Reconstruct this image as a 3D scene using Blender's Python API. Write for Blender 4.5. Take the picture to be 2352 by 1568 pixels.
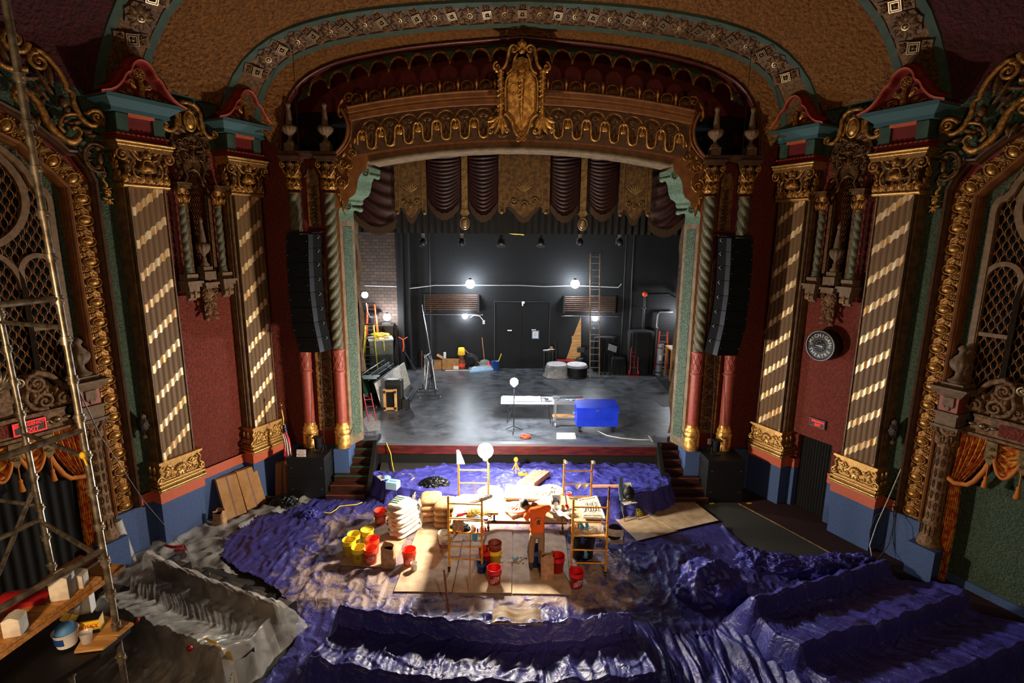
import bpy, math, random
from math import pi, sin, cos, radians as R, atan2, sqrt
from mathutils import Matrix, Vector, noise, Euler
random.seed(7)
for o in list(bpy.data.objects): bpy.data.objects.remove(o)
SC = bpy.context.scene
COL = SC.collection
FPX = 1230.0
PT, RO, YA = R(11.2), R(.52), R(.22)
CAM = Vector((-.24, 0, 7.4))
fw = Vector((sin(YA)*cos(PT), cos(YA)*cos(PT), -sin(PT)))
rt = Vector((cos(YA), -sin(YA), 0)); up = rt.cross(fw)
rt, up = cos(RO)*rt + sin(RO)*up, -sin(RO)*rt + cos(RO)*up
cd = bpy.data.cameras.new('camera'); cam = bpy.data.objects.new('camera', cd); COL.objects.link(cam)
cd.sensor_width = 36; cd.lens = 36*FPX/2352; cd.clip_start = .05; cd.clip_end = 200
m = Matrix((rt, up, -fw)).transposed().to_4x4(); m.translation = CAM
cam.matrix_world = m
SC.camera = cam
SC.view_settings.view_transform = 'Standard'; SC.view_settings.look = 'None'
SC.view_settings.gamma = 1; SC.view_settings.use_curve_mapping = False
SC.view_settings.exposure = 0.0
w = bpy.data.worlds.new('world'); SC.world = w; w.use_nodes = True
w.node_tree.nodes['Background'].inputs[0].default_value = (.9, .75, .55, 1)
w.node_tree.nodes['Background'].inputs[1].default_value = .015
def lamp(name, kind, loc, power, color, size=.3, target=None, angle=None, blend=.5):
 ld = bpy.data.lights.new(name, kind); ld.energy = power; ld.color = color
 if kind == 'AREA': ld.size = size
 else: ld.shadow_soft_size = size
 if kind == 'SPOT': ld.spot_size = angle; ld.spot_blend = blend
 o = bpy.data.objects.new(name, ld); COL.objects.link(o); o.location = loc
 if target is not None:
  o.rotation_euler = (Vector(target)-Vector(loc)).to_track_quat('-Z', 'Y').to_euler()
 return o
lamp('house_fill_light', 'SPOT', (2.2, .2, 6.6), 1700, (1, .66, .36), .10, (.1, 11.0, .6), R(26), .7)
lamp('house_fill_light', 'SPOT', (-2.8, -.2, 6.2), 760, (1, .66, .36), .18, (-8.0, 10.5, 6.0), R(110), .9)
lamp('house_fill_light', 'SPOT', (2.8, -.2, 6.2), 620, (1, .66, .36), .18, (8.4, 10.5, 6.0), R(96), .9)
lamp('house_fill_light', 'SPOT', (.3, -1.5, 5.6), 420, (1, .60, .27), .2, (0, 13.5, 10.8), R(86), .9)
lamp('house_fill_light', 'SPOT', (3.2, 3.5, 12.6), 520, (1, .66, .36), .12, (.8, 15.0, 10.4), R(52), .8)
lamp('house_fill_light', 'SPOT', (.4, -1.2, 7.6), 330, (1, .68, .55), .3, (.3, 7.6, .5), R(96), .9)  # extra fill spot, added to lift the dark backs of the seat tarps
def ray(px, py): return fw + (px-1176)/FPX*rt + (784-py)/FPX*up
def aY(px, py, Y): d = ray(px, py); return CAM + d*(Y/d.y)
def aZ(px, py, Z): d = ray(px, py); return CAM + d*((Z-CAM.z)/d.z)
TH, WX, WY = R(25.4), 6.74, 15.2
def wloc(s, z=0, d=0, side=1):
 return Vector((side*(WX + s*sin(TH) - d*cos(TH)), WY - s*cos(TH) - d*sin(TH), z))
WROT = -(pi/2-TH)
def lin(c): return tuple(((v/255)/12.92 if v/255 < .04045 else ((v/255+.055)/1.055)**2.4) for v in c)
def mat(name, rgb, rough=.6, metal=0., rgb2=None, nscale=8., bump=0., bscale=30., detail=3., emit=0., kind='noise', mixpos=(.4,.6), alpha=1., spec=.5, coat=0., stretch=None, trans=0.):
 M = bpy.data.materials.new(name); M.use_nodes = True
 nt = M.node_tree; N = nt.nodes; L = nt.links; b = N['Principled BSDF']
 c1 = (*lin(rgb), 1)
 b.inputs['Base Color'].default_value = c1
 b.inputs['Roughness'].default_value = rough; b.inputs['Metallic'].default_value = metal
 b.inputs['Specular IOR Level'].default_value = spec
 if coat: b.inputs['Coat Weight'].default_value = coat; b.inputs['Coat Roughness'].default_value = .15
 if trans: b.inputs['Transmission Weight'].default_value = trans
 if alpha < 1: b.inputs['Alpha'].default_value = alpha
 tc = N.new('ShaderNodeTexCoord'); co = tc.outputs['Object']
 if stretch:
  mp = N.new('ShaderNodeMapping'); mp.inputs['Scale'].default_value = stretch; L.new(co, mp.inputs[0]); co = mp.outputs[0]
 if rgb2 is not None:
  t = N.new('ShaderNodeTexNoise'); t.inputs['Scale'].default_value = nscale; t.inputs['Detail'].default_value = detail
  L.new(co, t.inputs['Vector'])
  r = N.new('ShaderNodeValToRGB'); r.color_ramp.elements[0].position = mixpos[0]; r.color_ramp.elements[1].position = mixpos[1]
  r.color_ramp.elements[0].color = c1; r.color_ramp.elements[1].color = (*lin(rgb2), 1)
  L.new(t.outputs['Fac'], r.inputs[0]); L.new(r.outputs[0], b.inputs['Base Color'])
 if bump:
  if kind == 'voronoi':
   t = N.new('ShaderNodeTexVoronoi'); t.inputs['Scale'].default_value = bscale; out = t.outputs['Distance']
  elif kind == 'wave':
   t = N.new('ShaderNodeTexWave'); t.inputs['Scale'].default_value = bscale; out = t.outputs['Fac']
  else:
   t = N.new('ShaderNodeTexNoise'); t.inputs['Scale'].default_value = bscale; t.inputs['Detail'].default_value = 4; out = t.outputs['Fac']
  L.new(co, t.inputs['Vector'])
  bp = N.new('ShaderNodeBump'); bp.inputs['Strength'].default_value = min(1, bump); bp.inputs['Distance'].default_value = .03*max(1, bump)
  L.new(out, bp.inputs['Height']); L.new(bp.outputs[0], b.inputs['Normal'])
 if emit:
  b.inputs['Emission Color'].default_value = c1; b.inputs['Emission Strength'].default_value = emit
 return M
M = {}
def dm(k, *a, **kw): M[k] = mat(k, *a, **kw)
dm('red_plaster', (126,46,27), .75, bump=2.4, bscale=26, rgb2=(102,36,21), nscale=16)
dm('dark_red', (105,14,14), .7, rgb2=(88,10,12), nscale=3)
dm('red_ceiling', (66,7,11), .85, bump=3, bscale=14, rgb2=(54,6,9), nscale=6)
dm('green_plaster', (72,90,70), .75, bump=2.2, bscale=28, rgb2=(56,74,58), nscale=16)
dm('green_paint', (48,72,58), .7, rgb2=(40,60,50), nscale=6)
dm('teal', (52,84,88), .6)
dm('blue_paint', (62,84,128), .7, rgb2=(56,76,118), nscale=20, bump=.2, bscale=60)
dm('orange_band', (196,96,62), .5, rgb2=(178,80,50), nscale=12, stretch=(1,1,14))
dm('red_paint', (122,28,17), .65)
dm('salmon', (150,66,52), .55, rgb2=(134,56,42), nscale=10)
dm('gold', (226,176,94), .34, .6, rgb2=(160,112,54), nscale=9, bump=.25, bscale=40)
dm('gold_leaf', (232,192,124), .30, .85, rgb2=(190,142,76), nscale=16, stretch=(6,1,1), bump=.2, bscale=30)
dm('old_gold', (176,124,56), .36, .5, rgb2=(104,68,26), nscale=12, bump=.4, bscale=40)
dm('bronze', (104,70,32), .5, .45, rgb2=(66,42,18), nscale=14, bump=.4, bscale=36)  # dark gilt tone; as ground behind relief it also stands for cavity shade
dm('brown_relief', (132,96,58), .65, rgb2=(86,58,32), nscale=14, bump=.5, bscale=40)
dm('umber', (82,50,24), .6, rgb2=(66,38,18), nscale=7)
dm('ochre_frame', (124,74,26), .6, rgb2=(104,58,18), nscale=5)
dm('stone', (118,94,72), .75, rgb2=(100,78,58), nscale=12, bump=.2, bscale=40)
dm('tan_shaft', (112,84,46), .6, rgb2=(84,60,36), nscale=6, bump=.15, bscale=40)
dm('tan_ceiling', (126,78,18), .8, rgb2=(102,60,11), nscale=12, bump=4.5, bscale=13)
dm('reveal', (118,100,78), .75, rgb2=(98,82,62), nscale=5)
dm('reveal_green', (84,106,82), .7, rgb2=(36,44,32), nscale=34, mixpos=(.42,.58), bump=.8, bscale=40)
dm('verdigris', (104,128,106), .6, rgb2=(70,92,74), nscale=26, bump=.6, bscale=40)
dm('twist', (94,94,74), .65, rgb2=(74,74,58), nscale=20)
dm('grille_brown', (120,90,58), .6, rgb2=(100,72,44), nscale=10)
dm('lattice', (150,98,44), .5, .4, rgb2=(110,66,26), nscale=20)
dm('black', (10,10,11), .6)
dm('black_cloth', (9,9,10), .95, bump=.3, bscale=8)
dm('black_box', (14,14,15), .5, bump=.2, bscale=160)
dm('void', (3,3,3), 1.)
dm('array_black', (7,7,8), .8, spec=.12)
dm('step_wood', (62,26,16), .5, rgb2=(42,16,10), nscale=4, stretch=(1,8,8))
dm('pale_wood', (150,120,88), .6, rgb2=(120,92,64), nscale=4)
dm('steel', (190,190,195), .3, .9, rgb2=(150,150,152), nscale=20)
dm('dull_steel', (120,122,126), .45, .7)
dm('galv', (176,166,150), .36, .8, rgb2=(120,110,96), nscale=14)
dm('dark_metal', (38,38,42), .45, .5)
dm('white', (225,225,228), .6)
dm('off_white', (205,200,190), .7, rgb2=(180,172,160), nscale=10)
dm('dusty_white', (215,205,190), .9, rgb2=(170,158,140), nscale=14, bump=.4, bscale=40)
dm('plaster_relief', (240,220,200), .85, rgb2=(222,170,140), nscale=7, bump=.3, bscale=30)
dm('terracotta', (222,160,132), .85, rgb2=(205,138,110), nscale=10, bump=.2, bscale=40)
dm('hardboard', (192,168,138), .75, rgb2=(166,140,110), nscale=5, detail=8, mixpos=(.35,.65), bump=.1, bscale=200)
dm('plywood', (206,160,96), .6, rgb2=(178,128,70), nscale=3, stretch=(1,8,8), detail=5)
dm('wood', (196,140,72), .6, rgb2=(158,106,50), nscale=4, stretch=(1,10,10), detail=5)
dm('wood_dark', (112,62,32), .55, rgb2=(88,44,22), nscale=4, stretch=(1,8,8))
dm('mahogany', (84,26,16), .35, rgb2=(54,15,10), nscale=2.5, stretch=(1,8,6), detail=6)
dm('cardboard', (176,128,76), .8, rgb2=(160,114,66), nscale=6)
dm('kraft', (186,144,100), .8, rgb2=(160,118,80), nscale=9, bump=.7, bscale=9)
dm('sack_white', (232,226,214), .7, rgb2=(206,190,170), nscale=8, bump=.5, bscale=12)
dm('bucket_orange', (244,66,30), .4, rgb2=(236,90,60), nscale=6, mixpos=(.55,.75))
dm('bucket_red', (205,14,12), .4, rgb2=(214,60,48), nscale=5, mixpos=(.6,.8))
dm('bucket_yellow', (240,206,40), .4, rgb2=(228,200,90), nscale=6, mixpos=(.55,.75))
dm('bucket_white', (222,214,202), .5, rgb2=(200,186,170), nscale=6)
dm('bucket_blue', (28,62,130), .45)
dm('logo_white', (236,222,208), .6)
dm('scaff_yellow', (236,168,34), .45, rgb2=(206,140,30), nscale=16)
dm('orange_shirt', (244,104,22), .8, bump=.5, bscale=6)
dm('khaki', (150,120,86), .85, bump=.5, bscale=7)
dm('skin', (176,112,84), .55)
dm('hair', (22,18,16), .7)
dm('boot', (62,52,44), .8)
dm('jobbox_blue', (22,48,190), .3, rgb2=(26,56,205), nscale=3)
dm('velvet', (46,4,9), .6, rgb2=(30,2,5), nscale=3, stretch=(5,5,.6))
dm('velvet_dark', (34,5,10), .85)
dm('gold_cloth', (104,72,26), .8, rgb2=(66,44,18), nscale=9, detail=6, bump=.5, bscale=16)
dm('fringe', (58,40,22), .95, bump=.5, bscale=40, stretch=(3,3,.3))
dm('brocade', (160,46,14), .7, rgb2=(196,136,34), nscale=14, detail=6, mixpos=(.46,.54), stretch=(1,1,.7))
dm('brocade_trim', (190,110,38), .8)
dm('brass_cloth', (128,100,50), .7, rgb2=(90,66,30), nscale=12)
dm('carpet_dark', (52,50,46), .95, rgb2=(42,40,38), nscale=60, bump=.3, bscale=120)
dm('carpet_red', (50,10,12), .95, rgb2=(36,7,9), nscale=20, bump=.3, bscale=120)
dm('seat_cloth', (84,66,50), .85, rgb2=(60,46,36), nscale=6)
dm('green_glass', (20,90,50), .5)
dm('cord_yellow', (232,196,60), .5)
dm('cord_white', (215,212,205), .5)
dm('cord_orange', (226,80,40), .5)
dm('cone', (236,60,30), .5)
dm('ladder_orange', (226,78,30), .5)
dm('ladder_yellow', (206,190,40), .5)
dm('rust_red', (150,26,30), .4)
dm('grey_box', (110,118,110), .6, rgb2=(94,102,94), nscale=3)
dm('grey_plastic', (140,144,150), .5)
dm('led_red', (255,30,24), .5, emit=2.5)
dm('flag_red', (190,24,34), .8); dm('flag_blue', (24,30,80), .8); dm('flag_white', (225,220,215), .8)
dm('wall_black', (14,15,17), .9)
dm('paper', (230,228,222), .8); dm('tape_blue', (70,130,190), .6)
dm('clear_plastic', (230,230,232), .12, alpha=.35)
dm('trash_bag', (12,13,14), .25, bump=.9, bscale=10)
dm('shell_silver', (140,122,96), .35, .7, rgb2=(140,120,92), nscale=10)
dm('husky_yellow', (232,190,40), .6)
dm('red_gloss', (190,24,26), .35)
dm('insulation', (226,196,110), .9, rgb2=(205,168,80), nscale=20, bump=.8, bscale=30)
dm('sky_blue_cloth', (70,140,165), .8)
dm('light_blue_box', (150,190,225), .7)
def emis(name, rgb, s):
 Mx = bpy.data.materials.new(name); Mx.use_nodes = True; nt = Mx.node_tree
 b = nt.nodes['Principled BSDF']; b.inputs['Base Color'].default_value = (*rgb, 1)
 b.inputs['Emission Color'].default_value = (*rgb, 1); b.inputs['Emission Strength'].default_value = s
 M[name] = Mx
emis('bulb_main', (1, .88, .70), 1250)
emis('bulb_cool', (.82, .90, 1), 1100)
emis('bulb_back', (.82, .91, 1), 190)
emis('bulb_small', (.84, .91, 1), 200)
emis('bulb_side', (.9, .93, 1), 220)
def brick(name, c1, c2, mortar, scale, bump=.5, rough=.7, rot=None):
 Mx = bpy.data.materials.new(name); Mx.use_nodes = True; nt = Mx.node_tree; N = nt.nodes; L = nt.links; b = N['Principled BSDF']
 tc = N.new('ShaderNodeTexCoord'); mp = N.new('ShaderNodeMapping'); mp.inputs['Rotation'].default_value = rot or (pi/2, 0, 0)
 t = N.new('ShaderNodeTexBrick'); t.inputs['Color1'].default_value = (*lin(c1), 1); t.inputs['Color2'].default_value = (*lin(c2), 1)
 t.inputs['Mortar'].default_value = (*lin(mortar), 1); t.inputs['Scale'].default_value = scale; t.inputs['Mortar Size'].default_value = .02
 L.new(tc.outputs['Object'], mp.inputs[0]); L.new(mp.outputs[0], t.inputs[0]); L.new(t.outputs[0], b.inputs['Base Color'])
 bp = N.new('ShaderNodeBump'); bp.inputs['Strength'].default_value = bump; bp.inputs['Distance'].default_value = .02; bp.invert = True
 L.new(t.outputs['Fac'], bp.inputs['Height']); L.new(bp.outputs[0], b.inputs['Normal'])
 b.inputs['Roughness'].default_value = rough; M[name] = Mx
brick('black_brick', (15,17,20), (12,14,17), (8,9,10), 2.2, .7, .85)
brick('bare_brick', (84,68,58), (66,54,46), (44,38,34), 1.7, .6, .8)
def deck_mat():
 Mx = bpy.data.materials.new('stage_deck'); Mx.use_nodes = True; nt = Mx.node_tree; N = nt.nodes; L = nt.links; b = N['Principled BSDF']
 tc = N.new('ShaderNodeTexCoord')
 t = N.new('ShaderNodeTexNoise'); t.inputs['Scale'].default_value = 2.2; t.inputs['Detail'].default_value = 12; t.inputs['Roughness'].default_value = .78
 L.new(tc.outputs['Object'], t.inputs[0])
 r = N.new('ShaderNodeValToRGB'); r.color_ramp.elements[0].position = .35; r.color_ramp.elements[1].position = .7
 r.color_ramp.elements[0].color = (.016, .017, .02, 1); r.color_ramp.elements[1].color = (.17, .175, .185, 1)
 L.new(t.outputs[0], r.inputs[0]); L.new(r.outputs[0], b.inputs['Base Color'])
 r2 = N.new('ShaderNodeMapRange'); r2.inputs[3].default_value = .24; r2.inputs[4].default_value = .5
 L.new(t.outputs[0], r2.inputs[0]); L.new(r2.outputs[0], b.inputs['Roughness'])
 wv = N.new('ShaderNodeTexWave'); wv.inputs['Scale'].default_value = 2.6; wv.inputs['Distortion'].default_value = .4; wv.bands_direction = 'Y'
 L.new(tc.outputs['Object'], wv.inputs[0])
 bp = N.new('ShaderNodeBump'); bp.inputs['Strength'].default_value = .12; bp.inputs['Distance'].default_value = .02
 L.new(wv.outputs['Fac'], bp.inputs['Height'])
 bp2 = N.new('ShaderNodeBump'); bp2.inputs['Strength'].default_value = .12; bp2.inputs['Distance'].default_value = .02
 t3 = N.new('ShaderNodeTexNoise'); t3.inputs['Scale'].default_value = 30; L.new(tc.outputs['Object'], t3.inputs[0])
 L.new(t3.outputs[0], bp2.inputs['Height']); L.new(bp.outputs[0], bp2.inputs['Normal']); L.new(bp2.outputs[0], b.inputs['Normal'])
 M['stage_deck'] = Mx
deck_mat()
def tarp_mat(name, dust, c=(46, 44, 128), c2=(64, 62, 160)):
 Mx = bpy.data.materials.new(name); Mx.use_nodes = True; nt = Mx.node_tree; N = nt.nodes; L = nt.links; b = N['Principled BSDF']
 tc = N.new('ShaderNodeTexCoord')
 t = N.new('ShaderNodeTexNoise'); t.inputs['Scale'].default_value = 1.6; t.inputs['Detail'].default_value = 4; L.new(tc.outputs['Object'], t.inputs[0])
 mx = N.new('ShaderNodeMix'); mx.data_type = 'RGBA'; mx.inputs[6].default_value = (*lin(c), 1); mx.inputs[7].default_value = (*lin(c2), 1)
 L.new(t.outputs[0], mx.inputs[0]); col = mx.outputs[2]
 b.inputs['Roughness'].default_value = .4; b.inputs['Specular IOR Level'].default_value = .45
 if dust > 0:
  sep = N.new('ShaderNodeSeparateXYZ'); L.new(tc.outputs['Object'], sep.inputs[0])
  def rng(sock, a, bb, c_, d):
   q = N.new('ShaderNodeMapRange'); q.inputs[1].default_value = a; q.inputs[2].default_value = bb; q.inputs[3].default_value = c_; q.inputs[4].default_value = d
   q.interpolation_type = 'SMOOTHSTEP'; L.new(sock, q.inputs[0]); return q.outputs[0]
  def mul(a, bb):
   q = N.new('ShaderNodeMath'); q.operation = 'MULTIPLY'; L.new(a, q.inputs[0]); L.new(bb, q.inputs[1]); return q.outputs[0]
  area = mul(mul(rng(sep.outputs[0], -6.6, -4.2, 0, 1), rng(sep.outputs[0], 1.6, 4.2, 1, 0)), mul(rng(sep.outputs[1], 8.6, 9.8, 0, 1), rng(sep.outputs[1], 12.6, 14.2, 1, 0)))
  n2 = N.new('ShaderNodeTexNoise'); n2.inputs['Scale'].default_value = 2.6; n2.inputs['Detail'].default_value = 9; n2.inputs['Roughness'].default_value = .72; n2.inputs['Distortion'].default_value = .6
  L.new(tc.outputs['Object'], n2.inputs[0])
  ad = N.new('ShaderNodeMath'); ad.operation = 'MULTIPLY_ADD'; L.new(area, ad.inputs[0]); ad.inputs[1].default_value = .42; L.new(n2.outputs[0], ad.inputs[2])
  msk = rng(ad.outputs[0], .76, .98, 0, dust)
  m2 = N.new('ShaderNodeMix'); m2.data_type = 'RGBA'; L.new(msk, m2.inputs[0]); L.new(col, m2.inputs[6]); m2.inputs[7].default_value = (*lin((176, 150, 122)), 1)
  col = m2.outputs[2]
  rr = N.new('ShaderNodeMapRange'); rr.inputs[3].default_value = .34; rr.inputs[4].default_value = .8; L.new(msk, rr.inputs[0]); L.new(rr.outputs[0], b.inputs['Roughness'])
 L.new(col, b.inputs['Base Color'])
 f1 = N.new('ShaderNodeTexNoise'); f1.inputs['Scale'].default_value = 6; f1.inputs['Detail'].default_value = 6; f1.inputs['Distortion'].default_value = 1.2
 L.new(tc.outputs['Object'], f1.inputs[0])
 f2 = N.new('ShaderNodeTexVoronoi'); f2.inputs['Scale'].default_value = 9; f2.feature = 'DISTANCE_TO_EDGE'
 wp = N.new('ShaderNodeMix'); wp.data_type = 'RGBA'; wp.inputs[0].default_value = .25; L.new(tc.outputs['Object'], wp.inputs[6]); L.new(f1.outputs['Color'], wp.inputs[7]); L.new(wp.outputs[2], f2.inputs[0])
 b1 = N.new('ShaderNodeBump'); b1.inputs['Strength'].default_value = .6; b1.inputs['Distance'].default_value = .05; L.new(f1.outputs[0], b1.inputs['Height'])
 b2 = N.new('ShaderNodeBump'); b2.inputs['Strength'].default_value = .3; b2.inputs['Distance'].default_value = .03; L.new(f2.outputs['Distance'], b2.inputs['Height'])
 L.new(b1.outputs[0], b2.inputs['Normal']); L.new(b2.outputs[0], b.inputs['Normal'])
 M[name] = Mx
tarp_mat('tarp_dusty', .7, (48, 46, 104), (64, 62, 132)); tarp_mat('tarp_blue', 0., (44, 43, 112), (58, 57, 144)); tarp_mat('tarp_bright', 0, (56, 56, 136), (72, 72, 164))
def film(name, fac, tint=(210, 205, 198)):
 Mx = bpy.data.materials.new(name); Mx.use_nodes = True; nt = Mx.node_tree; N = nt.nodes; L = nt.links
 b = N['Principled BSDF']; b.inputs['Base Color'].default_value = (*lin(tint), 1); b.inputs['Roughness'].default_value = .22
 out = N['Material Output']; tr = N.new('ShaderNodeBsdfTransparent'); mx = N.new('ShaderNodeMixShader')
 tc = N.new('ShaderNodeTexCoord'); t = N.new('ShaderNodeTexNoise'); t.inputs['Scale'].default_value = 2.2; t.inputs['Detail'].default_value = 6; t.inputs['Distortion'].default_value = .8
 L.new(tc.outputs['Object'], t.inputs[0])
 r = N.new('ShaderNodeMapRange'); r.inputs[1].default_value = .3; r.inputs[2].default_value = .75; r.inputs[3].default_value = fac*.55; r.inputs[4].default_value = min(1, fac*1.7)
 L.new(t.outputs[0], r.inputs[0]); L.new(r.outputs[0], mx.inputs[0]); L.new(tr.outputs[0], mx.inputs[1]); L.new(b.outputs[0], mx.inputs[2]); L.new(mx.outputs[0], out.inputs[0])
 bp = N.new('ShaderNodeBump'); bp.inputs['Strength'].default_value = .6; bp.inputs['Distance'].default_value = .04
 L.new(t.outputs[0], bp.inputs['Height']); L.new(bp.outputs[0], b.inputs['Normal'])
 M[name] = Mx
film('film', .30); film('film_thick', .34)
class MB:
 def __init__(s, T=None): s.v = []; s.f = []; s.mi = []; s.sm = []; s.T = [T or Matrix()]; s.m = 0; s.smooth = False
 def push(s, T): s.T.append(s.T[-1] @ T); return s
 def pop(s): s.T.pop(); return s
 def add(s, vs, fs, smooth=None):
  n = len(s.v); T = s.T[-1]
  s.v += [(T @ Vector(p))[:] for p in vs]
  s.f += [tuple(i+n for i in f) for f in fs]
  s.mi += [s.m]*len(fs); s.sm += [s.smooth if smooth is None else smooth]*len(fs); return s
 def box(s, x0, x1, y0, y1, z0, z1):
  return s.add([(x, y, z) for x in (x0, x1) for y in (y0, y1) for z in (z0, z1)],
                     [(0,1,3,2),(4,6,7,5),(0,4,5,1),(2,3,7,6),(0,2,6,4),(1,5,7,3)], False)
 def cbox(s, c, d, rz=0, rx=0, ry=0):
  s.push(Matrix.Translation(c) @ Euler((rx, ry, rz)).to_matrix().to_4x4())
  s.box(-d[0]/2, d[0]/2, -d[1]/2, d[1]/2, -d[2]/2, d[2]/2); return s.pop()
 def prism(s, poly, y0, y1):      # polygon in x,z extruded along y
  n = len(poly)
  return s.add([(x, y0, z) for x, z in poly]+[(x, y1, z) for x, z in poly],
                     [tuple(range(n)), tuple(range(2*n-1, n-1, -1))]+[(i, n+i, n+(i+1) % n, (i+1) % n) for i in range(n)], False)
 def slab(s, poly, z0, z1):       # polygon in x,y extruded along z
  n = len(poly)
  return s.add([(x, y, z0) for x, y in poly]+[(x, y, z1) for x, y in poly],
                     [tuple(range(n-1, -1, -1)), tuple(range(n, 2*n))]+[((i+1) % n, n+(i+1) % n, n+i, i) for i in range(n)], False)
 def tube(s, path, r, n=6, closed=False, cap=True):
  P = [Vector(p) for p in path]; k = len(P); rr = r if isinstance(r, (list, tuple)) else [r]*k
  vs = []; prev = None
  for i in range(k):
   a = P[(i-1) % k] if (closed or i) else P[0]; b = P[(i+1) % k] if (closed or i < k-1) else P[-1]
   t = (b-a)
   t = t.normalized() if t.length > 1e-9 else Vector((0, 0, 1))
   if prev is None:
    h = Vector((0, 0, 1)) if abs(t.z) < .9 else Vector((1, 0, 0)); u = t.cross(h).normalized()
   else:
    u = prev - t*prev.dot(t); u = u.normalized() if u.length > 1e-6 else t.orthogonal().normalized()
   prev = u; w_ = t.cross(u)
   for j in range(n):
    q = 2*pi*j/n; vs.append(tuple(P[i]+(u*cos(q)+w_*sin(q))*rr[i]))
  fs = []
  for i in range(k if closed else k-1):
   for j in range(n):
    a = i*n+j; b = i*n+(j+1) % n; c = ((i+1) % k)*n+(j+1) % n; d = ((i+1) % k)*n+j; fs.append((a, b, c, d))
  s.add(vs, fs, True)
  if cap and not closed: s.add(vs[:n], [tuple(range(n-1, -1, -1))], False); s.add(vs[-n:], [tuple(range(n))], False)
  return s
 def cyl(s, a, b, r, n=12, r2=None): return s.tube([a, b], [r, r if r2 is None else r2], n)
 def lathe(s, prof, n=16, c=(0, 0, 0), smooth=True, flute=0, fd=0., cap=True):
  vs = []; fs = []; k = len(prof)
  for i, p in enumerate(prof):
   r, z = p[0], p[1]
   for j in range(n):
    q = 2*pi*j/n; rr_ = r*(1-fd*(.5+.5*cos(flute*q))) if flute and len(p) > 2 else r
    vs.append((c[0]+rr_*cos(q), c[1]+rr_*sin(q), c[2]+z))
  for i in range(k-1):
   for j in range(n): fs.append((i*n+j, i*n+(j+1) % n, (i+1)*n+(j+1) % n, (i+1)*n+j))
  s.add(vs, fs, smooth)
  if not cap: return s
  if prof[0][0] > 1e-3: s.add(vs[:n], [tuple(range(n-1, -1, -1))], False)
  if prof[-1][0] > 1e-3: s.add(vs[-n:], [tuple(range(n))], False)
  return s
 def blob(s, x, y, z, rx, ry=None, rz=None, n=8, k=5):
  ry = rx if ry is None else ry; rz = rx if rz is None else rz
  vs = [(x, y, z-rz)]; fs = []
  for i in range(1, k):
   a = -pi/2+pi*i/k
   for j in range(n): q = 2*pi*j/n; vs.append((x+rx*cos(a)*cos(q), y+ry*cos(a)*sin(q), z+rz*sin(a)))
  vs.append((x, y, z+rz)); L_ = len(vs)-1
  for j in range(n):
   fs.append((0, 1+(j+1) % n, 1+j)); fs.append((L_, L_-n+j, L_-n+(j+1) % n))
  for i in range(k-2):
   for j in range(n): a = 1+i*n+j; b = 1+i*n+(j+1) % n; fs.append((a, b, b+n, a+n))
  return s.add(vs, fs, True)
 def grid(s, nu, nv, fn, smooth=True, wrap=False):
  vs = [fn(i/nu, j/nv) for i in range(nu+1) for j in range(nv+1)]
  fs = [(i*(nv+1)+j, (i+1)*(nv+1)+j, (i+1)*(nv+1)+j+1, i*(nv+1)+j+1) for i in range(nu) for j in range(nv)]
  return s.add(vs, fs, smooth)
 def scroll(s, x, z, r, a0, turns, th, y=-.02, dirn=1, lift=.02, n=5, rin=.14):
  k = max(10, int(turns*14)); P = []; RR = []
  for i in range(k+1):
   t = i/k; q = a0+dirn*2*pi*turns*t; ra = r*((1-t)**1.0*(1-rin)+rin)
   P.append((x+ra*cos(q), y-lift*t, z+ra*sin(q))); RR.append(th*(1-.45*t))
  s.tube(P, RR, n); s.blob(x, y-lift, z, r*rin*1.5, n=6, k=4); return s
 def curve(s, pts, th, y=-.02, n=5, steps=4):
  P = []; K = len(pts)
  for i in range(K-1):
   p0 = pts[max(i-1, 0)]; p1 = pts[i]; p2 = pts[i+1]; p3 = pts[min(i+2, K-1)]
   for j in range(steps):
    t = j/steps
    f = lambda a, b, c, d: .5*((2*b)+(-a+c)*t+(2*a-5*b+4*c-d)*t*t+(-a+3*b-3*c+d)*t**3)
    P.append((f(p0[0], p1[0], p2[0], p3[0]), y, f(p0[1], p1[1], p2[1], p3[1])))
  P.append((pts[-1][0], y, pts[-1][1]))
  if isinstance(th, tuple): rr_ = [th[0]+(th[1]-th[0])*i/(len(P)-1) for i in range(len(P))]
  else: rr_ = th
  return s.tube(P, rr_, n)
 def leaf(s, x, z, ang, L_, W, H=.03, y=0., curl=0.):
  def fn(u, v):
   wv = W*sin(pi*min(1, u*.92+.06))**.8*(v-.5); q = ang+curl*u
   cx, cz = x+L_*u*cos(q), z+L_*u*sin(q)
   return (cx-wv*sin(q), y-H*(1-(2*v-1)**2)*(.4+.6*sin(pi*u))-.004, cz+wv*cos(q))
  return s.grid(5, 4, fn)
 def shell(s, x, z, r, n=9, y=0., a0=0, a1=pi, H=.05):
  for i in range(n):
   a = a0+(a1-a0)*(i+.5)/n
   s.leaf(x, z, a, r, r*(a1-a0)/n*1.25, H, y)
  s.blob(x, y-.01, z, r*.22, H, r*.16); return s
 def rosette(s, x, z, r, n=8, y=0., H=.03):
  for i in range(n): s.leaf(x, z, 2*pi*i/n, r, r*.62, H, y)
  s.blob(x, y-H*.8, z, r*.25, H*.8, r*.25); return s
 def acanthus(s, x, z, w_, h, H=.04, y=0.):
  for a, l in ((pi/2, 1), (pi/2+.5, .8), (pi/2-.5, .8), (pi/2+1., .55), (pi/2-1., .55)): s.leaf(x, z, a, h*l, w_*.5, H, y)
  return s
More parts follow.
